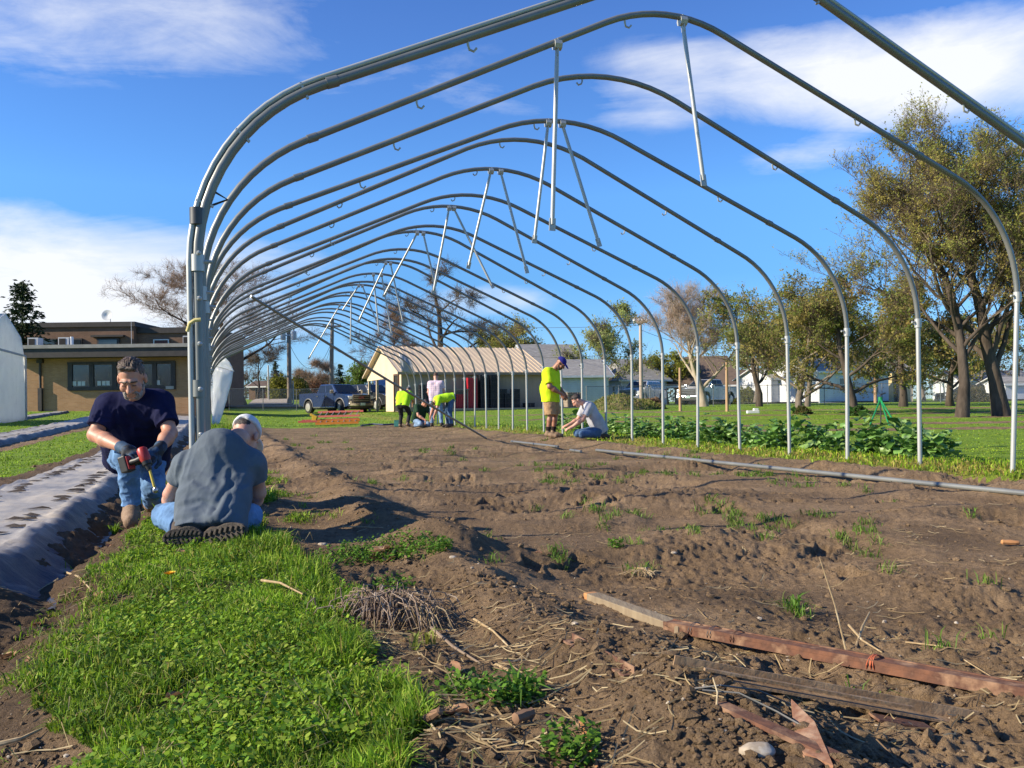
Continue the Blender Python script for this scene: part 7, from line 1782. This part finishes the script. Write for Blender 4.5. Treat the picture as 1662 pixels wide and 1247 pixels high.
PD = dict(head=(0, .46, .70), face=(0, .3, -.95), up=(0, .95, .3), neck=(0, .42, .84), shL=(-.19, .34, .90), shR=(.19, .34, .90), elL=(-.24, .42, .60), elR=(.22, .44, .60), wrL=(-.16, .50, .36), wrR=(.14, .54, .36), hipL=(-.11, -.10, .96), hipR=(.11, -.10, .96), knL=(-.15, -.0, .52), knR=(.16, .02, .52), anL=(-.16, -.06, .10), anR=(.18, -.06, .10), toeL=(-.18, .12, .05), toeR=(.20, .12, .05))
person('man in hi-vis lime T-shirt and blue jeans bent double at the far hoop legs', posed(gD, (-.90, -.30), PD), .014, SKIN1, HIVISG, JEANSD, BOOTD, hair=HAIRD, handinfo=HI(), sleeve=.7, build=1.08, detail=False)
# ------------------------------------------------------------------ scrap, tools and small things on the ground
RUST = pm('rusty_steel', (.19, .088, .052), (.115, .058, .04), rough=.9, scale=14, bump=.5, bscale=50, c3=(.30, .18, .11), bdist=.006, spec=.2)
RUSTL = pm('pale_rusty_steel', (.40, .27, .155), (.28, .175, .095), rough=.9, scale=12, bump=.5, bscale=50, c3=(.36, .25, .15), bdist=.006, spec=.2)
OLDW = pm('grey_old_board', (.30, .24, .16), (.22, .17, .115), rough=.9, scale=8, stretch=(6, 1, 1), bump=.6, bdist=.006, spec=.15)
RAWW = pm('raw_orange_wood', (.50, .24, .09), (.40, .18, .07), rough=.9, scale=20)
TWINE = pm('orange_twine', (.50, .13, .055), rough=.9); WIREM = pm('grey_wire', (.16, .15, .14), (.10, .10, .09), rough=.6, metal=.3)
STALK = pm('dry_stalk', (.42, .31, .16), (.32, .22, .11), rough=.9, scale=20, c3=(.5, .4, .24)); DLEAF = pm('dry_brown_leaf', (.36, .20, .105), (.28, .14, .075), rough=.85, scale=20, c3=(.44, .28, .16), transl=.2)
def gp(px, py, dz=0.0):
    p = G(px, py); p.z = gzm(p.x, p.y)+dz; return p
def lay(px0, py0, px1, py1, dz=.02, n=9):
    a, b = gp(px0, py0), gp(px1, py1); P = [a.lerp(b, k/(n-1)) for k in range(n)]; zz = [gzm(p.x, p.y) for p in P]; q = np.polyfit(range(n), zz, 1); off = max(0, np.percentile(np.array(zz)-np.polyval(q, range(n)), 70))
    for k, p in enumerate(P): p.z = q[0]*k+q[1]+off+dz
    return P
# board + rusty channel bound together
P = lay(962, 976, 1112, 1032, .010, 4)
bw = empty('old_board', P[0]); o0 = P[0]
m = MB(); m.bar((0, 0, 0), P[-1]-o0, .06, .032); m.build('plank', OLDW, bw, bevel=.004)
d = (P[-1]-o0).normalized(); m = MB(); m.bar(-d*.03, -d*.001, .056, .03); m.build('broken_end', RAWW, bw, bevel=.006)
m = MB(); m.bar(d*.22+Vector((.02, -.05, -.015)), d*.36+Vector((.02, -.045, -.02)), .03, .012); m.build('splinter', OLDW, bw)
tag(bw, 'grey weathered board with a raw orange broken end lying on the soil', 'board')
P = lay(1085, 1024, 1720, 1170, .020, 13)
rb = empty('rusty_channel', P[0]); o0 = P[0]; dv = (P[-1]-o0)
m = MB(); m.bar((0, 0, 0), dv, .056, .030); d = dv.normalized(); s = d.cross(Vector((0, 0, 1))).normalized()
m.bar(s*.026+Vector((0, 0, .012)), dv+s*.026+Vector((0, 0, .012)), .006, .012); m.bar(s*-.026+Vector((0, 0, .012)), dv-s*.026+Vector((0, 0, .012)), .006, .012); m.build('bar', RUST, rb)
for t, mt, nn in ((.10, WIREM, 2), (.165, WIREM, 2), (.24, RUST, 3), (.62, TWINE, 4)):
    for k in range(nn):
        c = dv*t+d*(.0055*k-.01+.004*math.sin(k*2.3)); m = MB(); m.tube([c+d*.004*math.sin(a+k)+s*.033*math.cos(a)+Vector((0, 0, .024*math.sin(a)+.003)) for a in np.linspace(0, 6.28, 13)], .0013 if mt is not TWINE else .0018, 5); m.build('tie', mt, rb, smooth=True)
tag(rb, 'long rusty steel channel tied with wire and orange twine', 'steel bar')
P = lay(1098, 1094, 1596, 1180, .006, 9); ai = empty('rusty_angle_iron', P[0]); o0 = P[0]; dv = P[-1]-o0; d = dv.normalized(); s = d.cross(Vector((0, 0, 1))).normalized()
m = MB(); m.bar((0, 0, 0), dv, .045, .006); m.bar(s*-.022+Vector((0, 0, .014)), dv-s*.022+Vector((0, 0, .014)), .006, .032); m.bar(dv*.08+s*.02+Vector((0, 0, .02)), dv*.75+s*.02+Vector((0, 0, .02)), .012, .006); m.build('angle', RUSTL, ai)
c = dv*.68-s*.055; m = MB(); m.bar(c-d*.07, c+d*.08, .085, .005); m.build('plate', RUSTL, ai)
c = dv*.69+s*.05+Vector((0, 0, -.012)); m = MB(); m.bar(c-d*.07, c+d*.07, .05, .006); m.build('plate', RUST, ai)
tag(ai, 'pale rusty angle iron with a loose plate, between the channel and the pointed blade', 'angle iron')
P = lay(922, 1048, 1022, 1096, -.008, 5); ps = empty('rusty_perforated_strip', P[0]); dv = P[-1]-P[0]; d = dv.normalized(); s = d.cross(Vector((0, 0, 1))).normalized()
m = MB(); m.bar((0, 0, 0), dv, .03, .006); m.bar(-s*.014+Vector((0, 0, .01)), dv-s*.014+Vector((0, 0, .01)), .004, .022); m.build('strip', RUST, ps)
for k in range(6): m = MB(); c = dv*(.1+.16*k)+Vector((0, 0, .004)); m.bar(c-d*.006+s*.004, c+d*.006+s*.004, .009, .003); m.build('hole', DARKIN, ps)
tag(ps, 'short rusty perforated strip half buried in the ridge', 'steel strip')
P = lay(1165, 1143, 1400, 1262, .002, 7); bs = empty('rusty_blade_bar', P[0]); dv = P[-1]-P[0]; d = dv.normalized(); s = d.cross(Vector((0, 0, 1))).normalized()
m = MB(); m.bar((0, 0, 0), dv, .032, .010); m.build('bar', RUST, bs)
a_ = gp(1284, 1172, .035)-P[0]; b_ = gp(1292, 1226, .0)-P[0]; c_ = gp(1352, 1262, .0)-P[0]
m = MB(); m.prism([a_, b_, b_.lerp(c_, .5)+Vector((0, 0, -.01)), c_, a_.lerp(c_, .5)+Vector((.012, .01, .012))], (0, 0, 0), (.002, .003, .005)); m.build('blade', pm('orange_rusty_blade', (.30, .15, .08), (.22, .10, .055), rough=.9, scale=16, bump=.5, bscale=50, bdist=.006, c3=(.38, .24, .15)), bs)
tag(bs, 'rusty bar with a pointed triangular blade, nearest the camera', 'blade')
for k, (q, lab) in enumerate([([(1128, 1132), (1170, 1140), (1230, 1150), (1290, 1168), (1325, 1200)], 'loose grey wire arching over the blade bar'), ([(1140, 1136), (1200, 1150), (1262, 1180), (1300, 1196)], 'second grey wire beside the blade bar, lying lower')]):
    pts = [gp(x, y, .012+.02*math.sin(i*1.1)) for i, (x, y) in enumerate(q)]; o = MB().tube(pts, .0022, 5).build('wire', WIREM, None, smooth=True); tag(o, lab, 'wire')
# sticks and stalks
def stick(label, pts, r, mat=STALK, cat='stick', name='stick', taper=True):
    P = [gp(x, y, r*.6+dz) for x, y, dz in pts]
    if not taper: P = [P[0].lerp(P[-1], t) for t in (0, .06, .3, .5, .75, .93, 1)]
    n = len(P); o = MB().tube(P, [r*(1-.5*k/(n-1)) if taper else r*(.55, .9, .8, 1.0, .75, .85, .5)[k] for k in range(n)], 7).build(name, mat, None, smooth=True); tag(o, label, cat); return o
def tall(label, px0, py0, px1, py1, r):
    b = gp(px0, py0); t = Vector(Wp(px1, py1, b.y+.04)); o = MB().tube([b, b.lerp(t, .5)+Vector((.006, 0, 0)), t], [r, r*.8, r*.5], 6).build('stalk', STALK, None, smooth=True); tag(o, label, 'stalk')
tall('tall dry stalk standing up from the soil behind the rusty channel', 1374, 1062, 1330, 905, .0032)
tall('short upright stalk before the angle iron', 1163, 1150, 1157, 1100, .0024)
tall('dry curved stalk rising beside the pointed blade', 1300, 1172, 1246, 1142, .003)
stick('orange brown stick at the bottom edge', [(944, 1194, .02), (956, 1218, .012), (970, 1250, .0)], .0075, pm('orange_stick', (.42, .19, .07), (.33, .14, .05), rough=.85))
stick('pale stick lying in the grass strip', [(425, 963, .05), (455, 972, .055), (492, 990, .05)], .0055)
stick('pale bent stick in the dark furrow by the mulch film', [(105, 938, .02), (128, 948, .02), (150, 962, .0)], .006)
stick('pale stick at the bottom left corner on dark soil', [(0, 1226, .01), (35, 1212, .012), (68, 1192, .01)], .0065)
stick('short stick beside the one in the bottom left corner', [(80, 1182, .01), (110, 1178, .012), (142, 1168, .02)], .005)
stick('dry stick lying across the edge of the strip near the dead clump', [(700, 1030, .02), (735, 1058, .01), (780, 1082, .005)], .006, pm('grey_stick', (.26, .19, .13), rough=.9))
stick('long dry stem lying right of the dead clump', [(770, 1012, .01), (800, 1030, .012), (832, 1062, .0)], .0045)
stick('pale crooked stem by the green tuft', [(805, 1094, .01), (850, 1110, .012), (872, 1104, .008)], .0045)
stick('dry forked stem at the foot of the tall stalk', [(1382, 1072, .0), (1400, 1050, .03), (1412, 1030, .06)], .005)
stick('dry stem leaning on the soil right of the tall stalk', [(1378, 1046, .05), (1400, 1062, .03), (1432, 1078, .0)], .0045)
stick('long thin dry stem behind the channel at the right', [(1470, 1060, .005), (1530, 1066, .01), (1610, 1108, .0)], .003)
stick('short stick on the near ridge behind the trodden hollow', [(556, 862, .01), (590, 862, .012), (622, 858, .0)], .0045)
stick('thin stick on the ridge farther back', [(570, 812, .02), (600, 813, .02), (622, 815, .01)], .004)
stick('brown wood chunk among the straw', [(835, 1196, .012), (866, 1184, .014)], .014, pm('brown_wood_chunk', (.28, .165, .09), (.2, .11, .06), rough=.9), 'wood chunk', 'wood_chunk', False)
stick('small wood chunk in the grass edge', [(690, 1192, .03), (716, 1186, .03)], .011, pm('brown_wood_chunk', (.28, .165, .09), rough=.9), 'wood chunk', 'wood_chunk', False)
stick('orange scrap of wood at the right edge of the bed', [(1625, 887, .01), (1655, 888, .012)], .016, RAWW, 'wood chunk', 'wood_chunk', False)
# dead clump of bent stems, roots clump
def clump(label, px, py, n, L, mat, h, name, seed, r=.0028, droop=1.0):
    rs = np.random.default_rng(seed); c = gp(px, py); m = MB()
    for k in range(n):
        a = rs.uniform(0, 6.28); l = L*rs.uniform(.5, 1.1); d = Vector((math.cos(a), math.sin(a), 0)); b = Vector((rs.normal(0, .018+.05*(n > 100)), rs.normal(0, .018+.02*(n > 100)), 0)); hh = h*rs.uniform(.5, 1)
        m.tube([b, b+d*l*.3+Vector((0, 0, hh)), b+d*l*.65+Vector((0, 0, hh*.9)), b+d*l+Vector((0, 0, max(.004, hh*(1-droop))))], [r*rs.uniform(.7, 1.4)]*2+[r*.8, r*.4], 5)
    o = m.build(name, mat, None, smooth=True); o.location = c; tag(o, label, 'plant'); return o
clump('dead clump of bent brown stems at the edge of the grass strip', 628, 1010, 150, .17, pm('dead_stem', (.30, .22, .15), (.20, .135, .09), rough=.9, scale=20, c3=(.4, .32, .24)), .11, 'dead_clump', 3, .0026)
clump('pale root clump pulled out and left on the soil', 1046, 938, 30, .10, STALK, .035, 'root_clump', 5, .0022)
clump('small dead grass tuft by the dead clump', 690, 1020, 16, .12, STALK, .08, 'dead_tuft', 9, .002)
def rosette(label, px, py, n, L, seed, pal=(.16, .30, .04)):
    rs = np.random.default_rng(seed); c = gp(px, py); X = np.zeros(n); V, q, t, cc = blades(X+rs.normal(0, .01, n), X+rs.normal(0, .01, n), X, L*rs.uniform(.6, 1.1, n), np.full(n, .009), rs.uniform(.3, 1.2, n), rs.uniform(0, 6.28, n), np.array(pal)[None]*rs.uniform(.7, 1.3, (n, 1)))
    o = mesh_np('tuft', V, [q, t], BLADE, attrs={'Col': cc}); o.location = c; tag(o, label, 'plant')
rosette('bright green broad bladed tuft on the soil edge, bottom centre', 848, 1140, 26, .11, 4)
rosette('green tuft standing alone on the bare soil behind the rusty channel', 1290, 1000, 22, .12, 6, (.12, .24, .03))
rosette('yellowish sprout beside the dead clump', 700, 1052, 10, .09, 8, (.24, .26, .05)); rosette('small yellowish sprout just left of the other sprout', 672, 1062, 9, .07, 9, (.22, .26, .05))
rosette('grass tuft by the bearded man\'s boot', 186, 868, 30, .10, 12, (.18, .32, .02))
# dry leaves
def dry_leaf(label, px, py, L, seed, lift=.01):
    rs = np.random.default_rng(seed); c = gp(px, py, lift); V = []; nu, nv = 7, 5
    for i in range(nu):
        u = i/(nu-1); wd = L*.34*math.sin(math.pi*min(.98, u+.03))**.7*(1+.25*math.sin(9*u+seed))
        for j in range(nv): v = j/(nv-1)-.5; V.append((u*L, v*2*wd, .5*L*abs(v)*rs.uniform(.4, 1)+.12*L*math.sin(3*u)))
    o = mesh_np('dry_leaf', np.array(V), [np.array([(i*nv+j, i*nv+j+1, (i+1)*nv+j+1, (i+1)*nv+j) for i in range(nu-1) for j in range(nv-1)])], DLEAF); o.location = c; o.rotation_euler = (rs.uniform(-.4, .4), rs.uniform(-.3, .3), rs.uniform(0, 6.28)); tag(o, label, 'leaf')
for k, (px, py, L, lab) in enumerate([(604, 916, .13, 'big curled brown leaf at the foot of the ridge'), (640, 914, .08, 'smaller brown leaf beside the big curled one'), (24, 1070, .07, 'pale brown leaf on dark soil at the left edge'), (42, 1078, .06, 'reddish leaf touching the pale one at the left edge'), (270, 1142, .055, 'pale leaf upright in the grass strip'), (66, 1018, .045, 'small pale leaf in the dark furrow'), (150, 972, .07, 'brown leaf by the bent stick in the furrow'), (180, 890, .06, 'pale brown leaf below the bearded man\'s boot'), (730, 1095, .06, 'pale leaf among the straw'), (762, 1172, .07, 'curled leaf beside the chickweed mat'), (800, 1160, .05, 'light leaf above the wood chunk'), (846, 800+0, .06, 'pale leaf on the bed right of the trodden hollow'), (300, 900, .05, 'brown leaf in the grass below the kneeling man'), (880, 905, .04, 'tiny pale leaf on the open soil')]): dry_leaf(lab, px, py, L, 30+k)
# dandelion
p = gp(277, 967); dn = empty('dandelion', p)
m = MB(); m.tube([(0, 0, 0), (.003, 0, .05), (.0, -.004, .085)], .0022, 6); m.build('stalk', pm('dandelion_stalk', (.2, .3, .06), rough=.7), dn, smooth=True)
V = []; Fs = []
for k in range(40):
    a = k*2.4; r0 = .003+.0025*math.sqrt(k); d = Vector((math.cos(a), math.sin(a), 0)); s = Vector((-d.y, d.x, 0))*.003; l = .012+.0012*math.sqrt(k); b = Vector((0, -.004, .086))+d*r0*.6; i = len(V); up = Vector((0, -.25, .9-.012*k)); V += [b-s, b+s, b+d*l*.7+up*l*.8+s*.8, b+d*l*.7+up*l*.8-s*.8]; Fs.append((i, i+1, i+2, i+3))
m = MB(); m.add(V, Fs); m.build('flower_head', pm('dandelion_yellow', (.85, .50, .01), (.8, .42, .01), rough=.7), dn)
tag(dn, 'single yellow dandelion in the grass strip', 'flower')
for k, (px, py, r, lab) in enumerate([(1228, 1224, .028, 'whitish flat stone by the pointed blade'), (524, 655+230, .02, 'small grey stone beside the trodden hollow'), (1094, 905, .014, 'pale stone on the open soil'), (735, 908, .014, 'light brown stone on the near slope of the ridge')]):
    c = gp(px, py, r*.2); bm = bmesh.new(); bmesh.ops.create_icosphere(bm, subdivisions=3, radius=1); V = np.array([v.co[:] for v in bm.verts]); f = np.array([[v.index for v in q.verts] for q in bm.faces]); bm.free()
    V = V*(1+.28*fbm(V[:, 0]*1.3+k*7, V[:, 1]*1.3, V[:, 2]*1.3, oct=3, seed=k))[:, None]*np.array((1.2, .9, .6))*r; o = mesh_np('stone', V, [f], PEB, smooth=True); o.location = c; tag(o, lab, 'stone')

# ladders heaped at the far end of the bed
def ladder(label, p0, p1, wdt, mat, n, tilt, zoff):
    a, b = gp(*p0, zoff), gp(*p1, zoff); e = empty('ladder', a); d = b-a; u = d.normalized(); s = Vector((-u.y, u.x, 0)).normalized(); up = Vector((0, 0, 1)); s = (s*math.cos(tilt)+up*math.sin(tilt))
    for q in (0, 1): m = MB(); m.bar(s*wdt*q, d+s*wdt*q, .035, .09); m.build('rail', mat, e)
    for k in range(n): c = d*((k+.7)/(n+.4)); m = MB(); m.tube([c, c+s*wdt], .018, 8); m.build('rung', RIM, e, smooth=True)
    tag(e, label, 'ladder')
LRED = pm('red_fibreglass', (.36, .055, .04), (.30, .045, .035), rough=.55); LOR = pm('orange_fibreglass', (.75, .22, .02), (.65, .18, .02), rough=.55); LYE = pm('yellow_fibreglass', (.75, .42, .03), rough=.55)
ladder('red fibreglass ladder lying lowest and longest in the pile', (484, 687), (577, 684), .42, LRED, 9, .1, .06); ladder('red fibreglass ladder leaning on top of the pile', (510, 684), (584, 682), .40, LRED, 7, .55, .22)
ladder('orange fibreglass ladder lying in front of the red ones', (512, 692), (582, 690), .38, LOR, 7, .25, .10)
c = gp(510, 686, .3); m = MB(); m.box((0, 0, 0), (.34, .3, .12), R=np.array(Matrix.Rotation(.5, 3, 'Y'))); m.box((.02, 0, -.14), (.2, .26, .2)); o = m.build('ladder_end_cover', LYE, None, bevel=.02); o.location = c; tag(o, 'yellow moulded plastic cover lying on the left end of the ladder pile', 'cover')
p = gp(672-26, 693); bk = MB(); bk.box((0, 0, .11), (.26, .2, .22)); bk.box((0, 0, .225), (.28, .22, .02)); o = bk.build('tool_box', pm('teal_plastic', (.06, .26, .22), rough=.5), None, bevel=.015); o.location = p; tag(o, 'teal plastic box on the soil beside the stooping man', 'box')
P = [gp(x, y, .03) for x, y in ((586, 693), (604, 690), (622, 691), (640, 690))]; o = MB().tube(P, .03, 8).build('hose', pm('dark_blue_hose', (.03, .04, .10), rough=.5), None, smooth=True); tag(o, 'dark blue hose lying on the grass right of the ladder pile', 'hose')
# green tripod sprinkler
TG = pm('green_tripod_paint', (.012, .24, .07), (.01, .19, .055), rough=.5); fy = 26.5
g = G(1432, 688); tp = empty('tripod_sprinkler', g); top = Vector(Wp(1429, 648, g.y))-g
for k, (px, py) in enumerate(((1412, 690), (1443, 691), (1455, 692))):
    q = G(px, py)-g; m = MB(); m.tube([q, top], .022, 8); m.build('leg', TG, tp, smooth=True)
m = MB(); m.tube([top-Vector((0, 0, .1)), top+Vector((0, 0, .06))], .06, 10); m.build('hub', TG, tp, smooth=True)
m = MB(); m.tube([top+Vector((0, 0, .05)), top+Vector((0, 0, .12)), top+Vector((.14, 0, .17))], .02, 8); m.build('sprinkler_head', DARKCLAMP, tp, smooth=True)
m = MB(); m.tube([top*.5+Vector((-.02, 0, -.4)), top*.98], .018, 8); m.build('riser', DARKCLAMP, tp, smooth=True)
tag(tp, 'green tripod sprinkler standing in the field before the budding trees', 'sprinkler')
# plastic scraps at the far end hoop
def sheet(label, pts, mat, sag, name='plastic_sheet', nx=14, ny=14, seed=0):
    a, b, c, d = [Vector(p) for p in pts]; V = []; n = (b-a).cross(d-a).normalized()
    for i in range(nx):
        for j in range(ny):
            u, v = i/(nx-1), j/(ny-1); p = a.lerp(b, u).lerp(d.lerp(c, u), v); k = sag*(math.sin(math.pi*u)*.7+.5*float(fbm(np.array([u*3.]), np.array([v*4.]), oct=3, seed=seed)[0])); V.append(p+n*k)
    m = MB(); m.add(V, [(i*ny+j, (i+1)*ny+j, (i+1)*ny+j+1, i*ny+j+1) for i in range(nx-1) for j in range(ny-1)]); o = m.build(name, mat, None, smooth=True); md = o.modifiers.new('t', 'SOLIDIFY'); md.thickness = .006; tag(o, label, 'plastic sheet'); return o
YE = AB(A0+SP*24, 0)[1]
sheet('white plastic sheet hanging from the far left end of the hoop row', [Wp(343, 690, YE), Wp(357, 690, YE), Wp(380, 603, YE-.3), Wp(341, 592, YE)], PLASTIC_W, .25, seed=2)
sheet('pointed white plastic flap above the hanging sheet at the far left', [Wp(341, 592, YE), Wp(380, 603, YE-.3), Wp(373, 588, YE-.2), Wp(362, 576, YE)], PLASTIC_W, .08, seed=5)
YR = AB(A0+SP*24, 6.6)[1]
sheet('silvery plastic scrap draped on the far right curve of the hoop row', [Wp(648, 571, YR), Wp(651, 603, YR), Wp(675, 609, YR+.1), Wp(666, 582, YR)], pm('silver_plastic', (.50, .50, .53), (.40, .40, .43), rough=.3, transl=.3, bump=.3, bscale=4), .12, seed=8)
# yellow strap on the near pole
xx, yy = AB(A0-SP, BL); o0 = Vector((xx, yy, 0)); tz = lambda py: H+(664-py)*yy/F
o = MB().tube([Wp(326, 519, yy-.06), Wp(316, 520, yy-.07), Wp(308, 525, yy-.07), Wp(304, 538, yy-.06)], .011, 8).build('strap', pm('yellow_strap', (.72, .60, .22), rough=.6), None, smooth=True); tag(o, 'pale yellow strap sticking out from the nearest left pole', 'strap')
# white markers in the field, bent pipe by the crop
o = MB().box((0, 0, .06), (.5, .25, .12)).box((.12, 0, .16), (.2, .2, .1)).build('bucket_lid', WHITE, None, bevel=.02); o.location = gp(1222, 671); tag(o, 'white plastic odds and ends lying in the field left of the trees', 'plastic piece')
